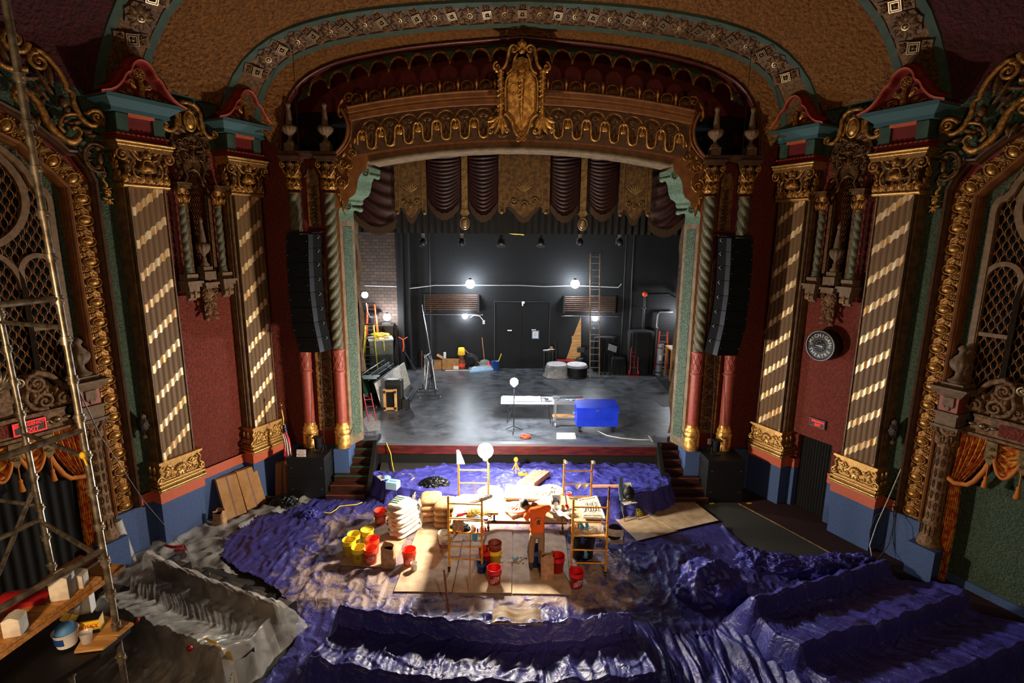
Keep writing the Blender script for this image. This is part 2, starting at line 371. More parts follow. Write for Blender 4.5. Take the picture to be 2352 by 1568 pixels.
 def beads(s, path, r, step):
  P = [Vector(p) for p in path]; acc = 0
  for a, b in zip(P, P[1:]):
   L_ = (b-a).length
   while acc < L_: q = a.lerp(b, acc/L_); s.blob(q.x, q.y, q.z, r, n=6, k=4); acc += step
   acc -= L_
  return s
 def sweep(s, path, prof, closed=False, smooth=False):   # path in x,z ; profile (offset to the left of travel, y)
  P = [Vector((a, b)) for a, b in path]; n = len(P); vs = []; k = len(prof)
  for i in range(n):
   a = P[(i-1) % n] if (closed or i) else None; b = P[(i+1) % n] if (closed or i < n-1) else None
   d1 = (P[i]-a).normalized() if a is not None else None; d2 = (b-P[i]).normalized() if b is not None else None
   if d1 is None: d1 = d2
   if d2 is None: d2 = d1
   n1 = Vector((-d1.y, d1.x)); n2 = Vector((-d2.y, d2.x)); nn = n1+n2
   nn = nn.normalized() if nn.length > 1e-6 else n1
   sc = 1/max(.35, nn.dot(n1))
   for o_, y_ in prof: q = P[i]+nn*o_*sc; vs.append((q.x, y_, q.y))
  fs = []
  for i in range(n if closed else n-1):
   for j in range(k-1): fs.append((i*k+j, ((i+1) % n)*k+j, ((i+1) % n)*k+j+1, i*k+j+1))
  return s.add(vs, fs, smooth)
 def text(s, txt, size, T, mat=None, depth=.002):
  cu = bpy.data.curves.new('t', 'FONT'); cu.body = txt; cu.size = size; cu.extrude = depth; cu.align_x = 'CENTER'; cu.align_y = 'CENTER'; cu.resolution_u = 2
  o = bpy.data.objects.new('t', cu); COL.objects.link(o)
  dg = bpy.context.evaluated_depsgraph_get(); dg.update(); me = o.evaluated_get(dg).to_mesh()
  s.push(T); s.add([v.co[:] for v in me.vertices], [tuple(p.vertices) for p in me.polygons], False); s.pop()
  bpy.data.objects.remove(o); bpy.data.curves.remove(cu); return s
 def build(s, name, mats, parent=None, loc=None, rz=0, bevel=0):
  me = bpy.data.meshes.new(name); me.from_pydata(s.v, [], s.f)
  for m_ in (mats if isinstance(mats, (list, tuple)) else [mats]): me.materials.append(M[m_] if isinstance(m_, str) else m_)
  me.polygons.foreach_set('material_index', s.mi); me.polygons.foreach_set('use_smooth', s.sm)
  me.update(); me.validate(clean_customdata=False)
  o = bpy.data.objects.new(name, me); COL.objects.link(o)
  if parent is not None: o.parent = parent
  if loc is not None: o.location = loc
  o.rotation_euler.z = rz
  if bevel:
   b = o.modifiers.new('bevel', 'BEVEL'); b.width = bevel; b.segments = 2; b.limit_method = 'ANGLE'
  return o
ORD = 'first second third fourth fifth sixth seventh eighth ninth tenth eleventh twelfth thirteenth fourteenth fifteenth sixteenth seventeenth eighteenth nineteenth twentieth'.split()
TX = Matrix.Translation
def RZ(a): return Matrix.Rotation(a, 4, 'Z')
def RX(a): return Matrix.Rotation(a, 4, 'X')
def RY(a): return Matrix.Rotation(a, 4, 'Y')
FRONT = RX(pi/2)      # text lying in x,y turned to face -y
def tag(o, label, cat, group=None, kind=None):
 o['label'] = label; o['category'] = cat
 if group: o['group'] = group
 if kind: o['kind'] = kind
 return o
def thing(name, label, cat, loc=(0, 0, 0), rz=0, group=None):
 o = bpy.data.objects.new(name, None); o.empty_display_size = .1; COL.objects.link(o)
 o.location = loc; o.rotation_euler = (0, 0, rz); return tag(o, label, cat, group)
def struct(name, mb, mats, **k):
 o = mb.build(name, mats, **k); o['kind'] = 'structure'; return o
def kids(o): return [c for c in bpy.data.objects if c.parent == o]
def dup(o, loc=None, rz=None, label=None, parent=None, scale=None, group=None):
 c = o.copy(); COL.objects.link(c); c.parent = parent
 if loc is not None: c.location = loc
 if rz is not None: c.rotation_euler = (c.rotation_euler.x, c.rotation_euler.y, rz)
 if scale is not None: c.scale = scale
 if label: c['label'] = label
 if group: c['group'] = group
 for k in kids(o): dup(k, parent=c)
 return c
def mirror(o, label=None):       # the matching piece on the other side of the hall
 l = o.location
 return dup(o, (-l.x, l.y, l.z), -o.rotation_euler.z, label, scale=(-o.scale.x, o.scale.y, o.scale.z))
# ================================================================ the room
def poly_px(pts, Y, mirror_=True):
 L_ = [aY(a, b, Y) for a, b in pts]; L_ = [(abs(p.x), p.z) for p in L_]; return L_
mb = MB(); mb.slab([(-13, -1), (13, -1), (13, 15.4), (-13, 15.4)], -.2, 0)
struct('floor', mb, 'carpet_dark')
mb = MB(); mb.slab([(6.28, 13.97), (7.66, 11.24), (9.9, 6.6), (12, 6.6), (9.3, 12), (7.4, 15.2)], 0, .012)
tag(mb.build('aisle_carpet', 'carpet_red'), 'dark red aisle carpet running along the right wall', 'carpet')
mb = MB(); mb.slab([(-6.1, 14.4), (-8.6, 10.2), (-10.4, 7.0), (-12, 7), (-9.3, 12), (-7.4, 15.2)], 0, .012)
tag(mb.build('aisle_carpet', 'carpet_red'), 'dark red aisle carpet running along the left wall', 'carpet')
mb = MB(); mb.tube([(6.27, 13.97, .015), (6.95, 12.64, .015), (7.64, 11.24, .015), (8.3, 9.9, .015)], .018, 5)
tag(mb.build('carpet_edging', 'brass_cloth'), 'thin pale edging strip beside the red carpet in the right aisle', 'edging strip')
ARCH_OUT = [(4.22, 1.4), (4.22, 8.42), (4.32, 8.72), (4.49, 8.98), (4.64, 8.98), (4.78, 9.12), (5.05, 9.34), (5.34, 9.54), (5.8, 9.76), (6.4, 9.85)]
ARCH_EGG = [(4.48, 1.13), (4.48, 8.3), (4.8, 8.66), (4.92, 8.76), (5.3, 9.14), (5.8, 9.42), (6.4, 9.54)]
ARCH_IN = [(4.74, .9), (4.74, 8.27), (4.97, 8.54), (5.1, 8.66), (5.41, 9.0), (5.85, 9.2), (6.4, 9.28)]
def mir(path, c=6.4): return path+[(2*c-x, z) for x, z in reversed(path[:-1])]
def side_wall(side, door):
 T = Matrix.Translation(wloc(0, 0, 0, 1)) @ RZ(WROT)
 if side < 0: T = Matrix.Scale(-1, 4, (1, 0, 0)) @ T
 mb = MB(T); Y0, Y1 = .35, .9
 mb.m = 0                                   # red plaster
 for a, b, z0, z1 in ((-.9, 1.57, 1.4, 9.4), (2.53, 3.0, 1.4, 9.4), (1.57, 2.53, 2.13 if door else 1.4, 6.4), (1.57, 1.84, 6.4, 9.4), (2.34, 2.53, 6.4, 9.4), (1.84, 2.34, 8.85, 9.4)): mb.box(a, b, Y0, Y1, z0, z1)
 mb.m = 1                                   # green plaster
 mb.prism([(3.0, 1.4)]+mir(ARCH_OUT)+[(14, 1.4), (14, 10.7), (-.9, 10.7), (-.9, 9.4), (3, 9.4)], Y0, Y1)
 mb.box(4.7, 8.2, .52, .9, .2, 9.4)
 mb.m = 2                                   # blue dado
 for a, b in ((-.9, 1.57), (2.53, 4.3)) if door else ((-.9, 4.3),): mb.box(a, b, Y0-.03, Y1, 0, 1.13)
 mb.box(8.5, 14, Y0-.03, Y1, 0, 1.13); mb.box(4.7, 8.2, .49, .9, 0, .2); mb.box(4.2, 4.75, .3, .9, 0, 1.13)
 mb.m = 3                                   # orange chair rail
 for a, b in ((-.9, 1.57), (2.53, 4.24)) if door else ((-.9, 4.24),): mb.box(a, b, Y0-.06, Y1, 1.13, 1.4); mb.box(a, b, Y0-.08, Y1, 1.36, 1.4)
 mb.box(8.56, 14, Y0-.06, Y1, 1.13, 1.4)
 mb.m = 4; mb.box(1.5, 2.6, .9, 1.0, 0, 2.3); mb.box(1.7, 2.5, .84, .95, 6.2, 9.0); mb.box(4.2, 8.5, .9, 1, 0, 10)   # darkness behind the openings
 mb.m = 5; mb.prism(mir([(4.3, 1.13), (4.3, 8.35), (4.6, 8.85), (5.3, 9.45), (6.4, 9.75)])+mir([(4.68, 1.13), (4.68, 8.3), (5.1, 8.75), (5.41, 9.1), (6.4, 9.35)])[::-1], .44, .88)
 struct('wall_right' if side > 0 else 'wall_left', mb, ['red_plaster', 'green_plaster', 'blue_paint', 'orange_band', 'void', 'dark_red'])
side_wall(1, True); side_wall(-1, False)
for sd, nm in ((1, 'wall_front_right'), (-1, 'wall_front_left')):
 mb = MB(Matrix.Scale(sd, 4, (1, 0, 0)))
 mb.m = 0; mb.box(6.33, 7.6, 15.12, 15.4, 1.24, 10.6); mb.box(4.94, 6.4, 15.12, 15.4, 9.0, 9.36)
 mb.m = 2; mb.box(4.92, 7.6, 14.95, 15.4, 0, 1.24)
 mb.m = 1; mb.box(4.92, 6.4, 15.14, 15.4, 1.24, 9.0)
 struct(nm, mb, ['red_plaster', 'dark_red', 'blue_paint'])
def resample(P, n):
 P = [Vector(p) for p in P]; L_ = [0]
 for a, b in zip(P, P[1:]): L_.append(L_[-1]+(b-a).length)
 out = []; k = 0
 for i in range(n+1):
  t = L_[-1]*i/n
  while k < len(P)-2 and L_[k+1] < t: k += 1
  out.append(P[k].lerp(P[k+1], (t-L_[k])/max(1e-6, L_[k+1]-L_[k])))
 return out
def smooth(P, it=2):
 for _ in range(it):
  Q = [P[0]]
  for a, b in zip(P, P[1:]): Q += [tuple(a[i]*.75+b[i]*.25 for i in range(len(a))), tuple(a[i]*.25+b[i]*.75 for i in range(len(a)))]
  P = Q+[P[-1]]
 return P
def full(P): return [(-x, z) for x, z in P]+[(x, z) for x, z in reversed(P[:-1])] if P[-1][0] == 0 else None
EDGE0 = (15.0, [(6.42, 9.36), (6.4, 9.9), (6.22, 10.7), (5.85, 11.25), (5.3, 11.6), (4.5, 11.88), (2.7, 12.2), (0, 12.42)])
B2I = (14.6, [(6.68, 10.0), (6.66, 10.6), (6.45, 11.1), (6.0, 11.62), (5.3, 11.93), (4.45, 12.17), (2.25, 12.45), (0, 12.56)])
B2O = (14.0, [(7.45, 10.0), (7.35, 10.6), (6.85, 11.5), (5.9, 12.18), (4.28, 12.62), (2.1, 12.84), (0, 12.9)])
B1I = (12.5, [(8.22, 10.2), (8.12, 10.9), (7.65, 11.78), (7.3, 12.2), (6.5, 12.85), (5, 13.45), (2.5, 13.95), (0, 14.1)])
B1O = (11.7, [(8.85, 9.9), (8.68, 10.6), (8.42, 11.3), (8.1, 11.95), (7.3, 12.85), (6, 13.6), (3, 14.3), (0, 14.5)])
NEAR = (6.0, [(11.8, 9.9), (11.6, 10.8), (11.2, 11.8), (10.3, 12.9), (8.6, 14.0), (6, 15.0), (3, 15.6), (0, 15.8)])
def prof(E, n=40): return [Vector((p[0], E[0], p[1])) for p in resample(full(smooth(E[1])), n)]
def loft(mb, A, B, n=40, nv=6, off=(0, 0)):
 P, Q = prof(A, n), prof(B, n)
 def fn(u, v):
  i = u*n; k = min(n-1, int(i)); t = i-k
  a = P[k].lerp(P[k+1], t); b = Q[k].lerp(Q[k+1], t); q = a.lerp(b, v); return (q.x, q.y, q.z)
 return mb.grid(n*2, nv, fn)
mb = MB()
mb.m = 0; loft(mb, EDGE0, B2I); B2C = (14.0, [(7.39, 10.46)]+B2O[1][1:]); B1C = (12.5, [(8.17, 10.52)]+B1I[1][1:]); loft(mb, B2C, B1C)
mb.m = 1; loft(mb, B1O, NEAR)
for A, B in ((B2C, B1C), (B1O, NEAR)):
 for sd in (-1, 1):
  a, b = A[1][0], B[1][0]
  wa = WX+(WY-A[0])*math.tan(TH)+.42; wb = WX+(WY-B[0])*math.tan(TH)+.42
  mb.m = 2
  mb.add([(sd*a[0], A[0], a[1]), (sd*b[0], B[0], b[1]), (sd*max(wb, b[0]), B[0], b[1]+.02), (sd*max(wa, a[0]), A[0], a[1]+.02)], [(0, 1, 2, 3)], False)
mb.m = 2
for (Y, P) in (B2O, B1I):
 for sd in (-1, 1): mb.add([(sd*P[0][0], Y, P[0][1]), (sd*(P[0][0]+1.4), Y, P[0][1]), (sd*(P[0][0]+1.4), Y, 12.5), (sd*P[2][0], Y, 12.5)], [], False)
struct('ceiling', mb, ['tan_ceiling', 'red_ceiling', 'green_paint'])
def rib(A, B, nm, drop=.07):
 P, Q = prof(A), prof(B); n = 40; mb = MB()
 def sect(lo, hi, dz, m_):
  mb.m = m_
  def fn(u, v):
   i = u*n; k = min(n-1, int(i)); t = i-k; q = P[k].lerp(P[k+1], t).lerp(Q[k].lerp(Q[k+1], t), lo+(hi-lo)*v); return (q.x, q.y, q.z-dz)
  mb.grid(n*2, 1, fn)
 def step(at, d0, d1, m_):
  mb.m = m_
  def fn(u, v):
   i = u*n; k = min(n-1, int(i)); t = i-k; q = P[k].lerp(P[k+1], t).lerp(Q[k].lerp(Q[k+1], t), at); return (q.x, q.y, q.z-d0-(d1-d0)*v)
  mb.grid(n*2, 1, fn)
 sect(0, .17, drop, 0); sect(.17, .83, drop*.4, 1); sect(.83, 1, drop, 0); step(0, 0, drop, 0); step(1, 0, drop, 0); step(.17, drop, drop*.4, 2); step(.83, drop, drop*.4, 2)
 o = mb.build(nm, ['green_paint', 'bronze', 'umber']); o['kind'] = 'structure'; return P, Q
P2, Q2 = rib(B2I, B2O, 'trim_ceiling_rib_back')
P1, Q1 = rib(B1I, B1O, 'trim_ceiling_rib_front')
def flower(label, group):
 t = thing('coffer_flower', label, 'ceiling ornament', group=group)
 b = MB(); n = 8
 b.prism([(.31*cos(q), .31*sin(q)) if k % 2 else (.27*cos(q), .27*sin(q)) for k, q in enumerate([pi/8*j for j in range(16)])], -.01, .02)
 b.build('backing', 'umber', t)
 b = MB(); b.rosette(0, 0, .27, 8, -.01, .04)
 for k in range(8): b.leaf(0, 0, pi/8+2*pi*k/8, .25, .07, .03, -.01)
 b.build('petals', 'bronze', t)
 b = MB(RX(pi/2)); b.lathe([(.0, .075), (.03, .075), (.045, .06), (.05, .045), (.075, .06), (.09, .05), (.095, .02)], 16); b.build('boss', 'shell_silver', t); return t
def boss(label, group):
 t = thing('coffer_boss', label, 'ceiling ornament', group=group)
 b = MB(); b.box(-.13, .13, -.01, .02, -.33, .33)
 for sz in (-1, 1):
  for sx in (-1, 1): b.scroll(sx*.06, sz*.2, .06, pi/2*sz, 1.1, .016, -.02, sx*sz); b.leaf(0, sz*.14, sz*pi/2+sx*.5, .16, .07, .03, -.01)
 b.build('panel', 'bronze', t)
 b = MB()
 for a in (.12, .085): b.sweep([(-a, -a), (a, -a), (a, a), (-a, a)], [(0, -.02), (.004, -.05), (.022, -.05), (.026, -.02)], True)
 b.blob(0, -.04, 0, .035); b.build('square_frame', 'shell_silver', t); return t
def ride(P, Q, n, u0, u1, proto_f, proto_b, sc, lf, lb, vis=None):
 used = [0, 0]; N_ = 40; tot = 2*n
 for i in range(tot+1):
  u = u0+(u1-u0)*i/tot; k = min(N_-1, int(u*N_)); t = u*N_-k
  a = P[k].lerp(P[k+1], t); b = Q[k].lerp(Q[k+1], t); c = (a+b)/2; tang = (P[k+1]-P[k]).normalized(); wdir = (b-a).normalized()
  nn = tang.cross(wdir).normalized()
  if nn.dot(CAM-c) < 0: nn = -nn
  zz = wdir if wdir.z > 0 else -wdir
  yax = -nn; zax = (zz-yax*zz.dot(yax)).normalized(); xax = yax.cross(zax)
  if vis and not vis(c): continue
  isb = i % 2 == 0; pr = proto_b if isb else proto_f; j = 1 if isb else 0
  o = pr if used[j] == 0 else dup(pr); used[j] += 1
  mm = Matrix((xax, yax, zax)).transposed().to_4x4(); mm.translation = c+nn*.05
  o.matrix_world = mm @ Matrix.Scale(sc, 4)
  j2 = min(i, tot-i)//2; side = 'left' if i < tot/2 else 'right'; w_ = lb if isb else lf
  o['label'] = (w_[0]+', '+ORD[j2]+' '+w_[1]+' up from its '+side+' foot') if i != tot/2 else w_[0]+', the one at the very crown'
flw = flower('round coffer flower on the back ceiling arch above the stage', 'coffer flowers on the back ceiling arch')
bss = boss('small framed square boss between the flowers of the back ceiling arch', 'square bosses on the back ceiling arch')
ride(P2, Q2, 16, .087, .913, flw, bss, .9, ('round coffer flower on the back ceiling arch', 'flower'), ('square boss on the back ceiling arch', 'boss'))
flw = flower('large round coffer flower on the front ceiling arch', 'coffer flowers on the front ceiling arch')
bss = boss('large framed square boss on the front ceiling arch', 'square bosses on the front ceiling arch')
ride(P1, Q1, 19, .064, .936, flw, bss, 1.0, ('large coffer flower on the front ceiling arch', 'flower'), ('large square boss on the front ceiling arch', 'boss'), lambda c: c.z < 12.9)
for px, lb in ((722, 'round ornate ceiling rosette at the top edge, left of centre'), (1672, 'round ornate ceiling rosette at the top edge, right of centre')):
 t = thing('ceiling_rosette', lb, 'ceiling ornament')
 p = aY(px, -14, 13.1); t.location = p; t.rotation_euler = (R(-72), 0, 0)
 b = MB(RX(pi/2)); b.lathe([(.0, -.05), (.2, -.05), (.3, .02), (.34, .08), (.4, .05), (.46, .09), (.5, .0)], 32); b.build('ring', 'bronze', t)
 b = MB(); b.rosette(0, 0, .26, 10, 0, .04); [b.blob(.37*cos(q), -.07, .37*sin(q), .03) for q in [2*pi*k/24 for k in range(24)]]; b.build('beading', 'old_gold', t)
mb = MB()
mb.m = 0; mb.box(-7, 7, 16.5, 16.7, 9.3, 12.8)
P = full(smooth(EDGE0[1])); n = len(P)
mb.m = 0
mb.add([(x, 15.0, z) for x, z in P]+[(x*.985, 16.5, z) for x, z in P], [(i, i+1, n+i+1, n+i) for i in range(n-1)], True)
mb.m = 0; mb.box(-6.5, -4.6, 15.2, 16.6, 9.2, 9.34); mb.box(4.6, 6.5, 15.2, 16.6, 9.2, 9.34)
struct('wall_over_stage', mb, ['dark_red'])
mb = MB(); mb.sweep(full(smooth(EDGE0[1])), [(-.0, 15.05), (0, 14.96), (-.035, 14.93), (-.07, 14.96), (-.07, 15.3)], smooth=True)
o = struct('trim_recess_edge', mb, 'mahogany')
def zs(x): return 12.02-.0212*x*x-.00018*x**4
t = thing('scalloped_valance', 'green plaster valance edged with gilt scallops above the crest', 'plaster ornament', (0, 15.5, 0))
xs = [.27+.545*i for i in range(-11, 11)]
def ztop(x):
 P = [p for p in full(smooth(EDGE0[1])) if p[1] > 9.9]
 for a, c in zip(P, P[1:]):
  if a[0] <= x <= c[0]: return a[1]+(c[1]-a[1])*(x-a[0])/max(1e-6, c[0]-a[0])
 return 10.8
def zlow(x):
 if abs(x) > 5.7: return zs(x)-.1
 k = (x-xs[0])/.545; f = k-math.floor(k); return zs(x)+.28*sin(pi*min(1, max(0, (f-.04)/.92)))
mb = MB()
def fn(u, v): x = -6.15+12.3*u; return (x, 0, zlow(x)+max(.0, ztop(x)-zlow(x))*v)
mb.grid(480, 2, fn, False); mb.build('panel', 'green_paint', t)
for i, (x, xb) in enumerate(zip(xs, xs[1:])):
 pts = [((x+xb)/2-(xb-x)/2*.92*cos(q), zs(x)*(1-k/10)+zs(xb)*k/10+.28*sin(q)) for k, q in enumerate([pi*j/10 for j in range(11)])]
 b = MB(); b.tube([(a, -.02, c) for a, c in pts], .03, 6); b.tube([(a, -.045, c-.045) for a, c in pts], .018, 5); b.build('scallop_moulding', 'old_gold', t)
for x in xs:
 b = MB(); b.lathe([(.0, -.1), (.035, -.08), (.055, -.03), (.04, .02), (.02, .05)], 10, (x, -.03, zs(x))); b.build('drop', 'old_gold', t)
opl = [(880,1010),(872,930),(880,880),(920,840),(975,828),(990,800),(985,772),(1010,745),(1048,722),(1072,670),(1088,560),(1110,500),(1150,458),(1182,450),(1186,400),(1192,362),(1205,342)]
OUT_ = [(4.94, 1.24)]+poly_px([(600+x/4.9, 300+y/4.9) for x, y in opl], 15.0)
ARC = [(x, 9.645-.0236*x*x) for x in (4.02, 3.6, 3.0, 2.4, 1.8, 1.2, .6, 0)]
OPEN = OUT_+ARC
ZT = lambda x: 10.74-.0225*x*x
ZB = lambda x: 9.9-.0215*x*x
ZC = lambda x: 11.1-.0212*x*x
outer = [(5.02, 1.24), (5.02, 9.36), (4.86, 9.5), (4.66, 9.72), (4.56, 10.0), (4.55, 10.3), (4.66, 10.52), (4.58, 10.72), (4.36, ZC(4.36))]+[(x, ZC(x)) for x in (3.6, 2.8, 2.0, 1.2, .6, 0)]
fo = full(outer); fi = full(OPEN)
mb = MB(); mb.prism(fo+fi[::-1], 15.0, 15.3)
struct('trim_proscenium', mb, 'ochre_frame')
n = len(fi); mb = MB()
def inn(p):
 x, z = p; sx = (abs(x)-.24 if z < 9.2 else abs(x)*.975)
 return (math.copysign(max(0, sx), x) if x else 0, z-.04 if z > 8.9 else z)
bk = [inn(p) for p in fi]
for i in range(n-1):
 z = (fi[i][1]+fi[i+1][1])/2; mb.m = 1 if 7.75 < z < 9.2 and abs(fi[i][0]) > 3.9 else 0
 def fn(u, v, i=i):
  a = Vector((fi[i][0], 15.0, fi[i][1])).lerp(Vector((bk[i][0], 15.55, bk[i][1])), v); b = Vector((fi[i+1][0], 15.0, fi[i+1][1])).lerp(Vector((bk[i+1][0], 15.55, bk[i+1][1])), v); q = a.lerp(b, u); return (q.x, q.y, q.z)
 mb.grid(1, 3, fn, False)
struct('trim_reveal', mb, ['reveal', 'verdigris'])
for sd in (-1, 1):
 mb = MB()
 def fn(u, v):
  v = .2+.6*v; z = 1.5+6.1*u; x = 4.94+(OUT_[1][0]-4.94)*(z-1.24)/(OUT_[1][1]-1.24)-.24*v-.012; return (sd*x, 15.0+.55*v, z)
 mb.grid(20, 2, fn, False)
 struct('trim_reveal_panel', mb, 'reveal_green')
for sd in (-1, 1):
 t = thing('proscenium_bracket', 'pale green scroll bracket curling into the %s top corner of the stage opening' % ('left' if sd < 0 else 'right'), 'plaster ornament', (0, 15.1, 0))
 for (px, py), r_ in (((1180, 485), .1), ((985, 862), .1)):
  p = aY(600+px/4.9, 300+py/4.9, 15.1); x, z = abs(p.x), p.z
  b = MB(); b.scroll(sd*x, z, r_, pi/2, 1.4, .035, -.05, sd); b.tube([(sd*x, .0, z), (sd*(x-.06), .1, z-.02), (sd*(x-.14), .25, z-.03), (sd*(x-.2), .42, z-.04)], [.07, .06, .05, .08], 8)
  b.blob(sd*(x-.21), .42, z-.04, .075); b.build('volute', 'verdigris', t)
t = thing('frieze', 'gilt frieze of arches and a wavy ribbon across the proscenium frame', 'plaster ornament', (0, 15.0, 0))
mb = MB(); mb.prism([(x, ZT(x)+.02) for x in [-4.4+.4*i for i in range(23)]]+[(x, ZB(x)-.02) for x in [4.5-.41*i for i in range(23)]], -.012, .0); mb.build('ground', 'umber', t)
N_ = 17
def fr(k): return -4.2+8.4*k/N_
for k in range(N_):
 xa, xb = fr(k), fr(k+1); xm = (xa+xb)/2
 if abs(xm) < .45: continue
 b = MB(); zt = ZT(xm)-.03
 slope = -.045*xm
 b.tube([(xm-(xb-xa)/2*cos(q), -.045, zt-.24+.22*sin(q)-slope*0+slope*(-(xb-xa)/2*cos(q))) for q in [pi*j/10 for j in range(11)]], .017, 5)
 b.build('arch_rib', 'old_gold', t)
 b = MB(); b.shell(xm, zt-.22, .17, 7, -.012, .2, pi-.2, .03); b.build('shell', 'bronze', t)
 b = MB(); b.acanthus(xm, ZB(xm)+.06, .2, .36, .035, -.012); b.blob(xm, -.03, zt-.3, .03)
 for sx in (-1, 1): b.blob(xm+sx*.07, -.02, zt-.34, .022); b.scroll(xm+sx*.11, ZB(xm)+.12, .05, 0, 1, .012, -.02, sx)
 b.build('leaf_spray', 'bronze', t)
 for x in ((xa, xb) if k == N_-1 else (xa,)):
  b = MB(); b.blob(x, -.05, ZT(x)-.3, .035); b.acanthus(x, ZB(x)+.32, .12, .2, .03, -.012); b.build('ball', 'gold', t)
for sd in (-1, 1):
 pts = []
 x = .62
 while x < 4.34:
  ph = (x-.741)/(8.4/N_)*2*pi+pi; tri = cos(ph); s_ = math.copysign(abs(tri)**.7, tri)
  pts.append((sd*(x+.035*sin(2*ph)), -.05, ZB(x)+.31-.25*s_)); x += .03
 b = MB(); b.tube(pts, .026, 6); b.build('wave_ribbon', 'gold', t)
mb = MB()
xs_ = [-4.5+.3*i for i in range(31)]
for dz, dd, rr_ in ((.05, .05, .04), (.14, .1, .05), (.24, .17, .05), (.33, .22, .035)): mb.tube([(x, 15.0-dd, ZT(x)+dz) for x in xs_], rr_, 6)
mb.prism([(x, ZT(x)+.34) for x in xs_]+[(x, ZT(x)+.03) for x in xs_[::-1]], 14.86, 15.0)
mb.prism([(x, ZT(x)+.36) for x in xs_]+[(x, ZT(x)+.2) for x in xs_[::-1]], 14.78, 15.0)
struct('trim_cornice', mb, 'ochre_frame')
mb = MB(); mb.sweep(full(ARC), [(-.02, 14.97), (.03, 14.94), (.08, 14.97), (.12, 15.0)], smooth=True); struct('trim_arch_bead', mb, 'reveal')
palm = thing('crest_palmette', 'x', 'plaster ornament', group='hooped palmettes along the crest')
b = MB(); b.tube([(.155*cos(q), 0, .1+.15*sin(q)) for q in [-.9+(pi+1.8)*j/12 for j in range(13)]], .018, 5); b.build('hoop', 'old_gold', palm)
b = MB(); b.shell(0, .02, .2, 7, .03, .25, pi-.25, .06); b.blob(0, .05, .11, .11, .05, .1); b.build('gourd', 'bronze', palm)
fin = thing('crest_finial', 'x', 'plaster ornament', group='upright gilt finials along the crest')
b = MB(); b.lathe([(.03, -.02), (.035, .03), (.02, .06), (.045, .13), (.05, .17), (.015, .24), (.02, .26), (.0, .29)], 8); b.build('spike', 'gold', fin)
u1 = u2 = False
for sd in (-1, 1):
 for k in range(8):
  x = sd*(.92+.475*k); sl = -2*.0212*x; z = ZC(x)+.0
  o = palm if not u1 else dup(palm); u1 = True
  o.location = (x, 14.86, z); o.rotation_euler = (0, -math.atan(sl), 0); o['label'] = '%s hooped palmette of the crest counting %s from the shield' % (ORD[k], 'left' if sd < 0 else 'right')
  x2 = x-sd*.237; o = fin if not u2 else dup(fin); u2 = True
  o.location = (x2, 14.84, ZC(x2)); o['label'] = '%s upright finial of the crest counting %s from the shield' % (ORD[k], 'left' if sd < 0 else 'right')
  o['group'] = 'upright gilt finials on the crest %s of the shield' % ('left' if sd < 0 else 'right')
 for o in [q for q in bpy.data.objects if q.name.startswith('crest_palmette')]: o['group'] = 'hooped palmettes on the crest %s of the shield' % ('left' if o.location.x < 0 else 'right')
for sd in (-1, 1):
 t = thing('end_scroll', 'curled scroll closing the %s end of the gilt crest' % ('left' if sd < 0 else 'right'), 'plaster ornament', (0, 14.95, 0))
 b = MB(); b.scroll(sd*4.5, 10.86, .15, pi if sd > 0 else 0, 1.3, .04, -.03, -sd); b.curve([(sd*4.64, 10.84), (sd*4.74, 10.7), (sd*4.78, 10.5), (sd*4.72, 10.4)], .04, -.03); b.build('volute', 'old_gold', t)
 b = MB(); pts = [(4.7, 10.6), (4.6, 10.4), (4.56, 10.15), (4.62, 9.85), (4.8, 9.6), (4.98, 9.45)]
 b.curve([(sd*x, z) for x, z in pts], .05, -.03); b.curve([(sd*(x-.1), z) for x, z in pts], .03, -.03); b.build('edge_moulding', 'ochre_frame', t)
 t = thing('ear_ornament', 'gilt leaf and scroll cluster on the %s shoulder of the proscenium frame' % ('left' if sd < 0 else 'right'), 'plaster ornament', (0, 14.98, 0))
 b = MB()
 b.scroll(sd*4.72, 9.25, .14, 0, 1.4, .03, -.03, sd); b.scroll(sd*4.8, 8.75, .17, pi/2, 1.5, .035, -.03, -sd); b.scroll(sd*4.55, 9.2, .1, pi, 1.2, .022, -.03, -sd)
 b.scroll(sd*4.45, 9.5, .12, pi, 1.2, .025, -.03, sd); b.curve([(sd*4.75, 8.6), (sd*4.62, 8.75), (sd*4.62, 9.0), (sd*4.72, 9.1)], .03, -.04)
 b.rosette(sd*4.82, 8.72, .09, 6, -.02, .04)
 for x, z, a, l in ((4.8, 9.1, 2.2, .2), (4.6, 9.05, 1.2, .22), (4.85, 8.5, -1.5, .25), (4.82, 8.35, -1.7, .45), (4.5, 9.35, .8, .2), (4.75, 9.4, 2., .2), (4.9, 9.2, 2.6, .15), (4.5, 9.62, 1.4, .2), (4.42, 9.75, 1.8, .2)): b.leaf(sd*x, z, a if sd > 0 else pi-a, l, .1, .04, -.01)
 for z in (9.35, 8.95, 8.45): b.blob(sd*4.9, -.03, z, .035)
 b.build('scrollwork', 'old_gold', t)
t = thing('shield', 'large gilt shield with torch, cog wheel and scrolled frame above centre stage', 'shield', (0, 14.55, 0))
def S(pts): return [(x, z) for x, z in pts]+[(-x, z) for x, z in reversed(pts) if x]
b = MB(); b.prism([(0, 9.82), (.12, 9.95), (.2, 10.2), (.38, 10.42), (.4, 10.6), (.4, 11.1), (.36, 11.35), (.22, 11.5), (.2, 11.72), (0, 11.8), (-.2, 11.72), (-.22, 11.5), (-.36, 11.35), (-.4, 11.1), (-.4, 10.6), (-.38, 10.42), (-.2, 10.2), (-.12, 9.95)], 0, .3); b.build('backing', 'old_gold', t)
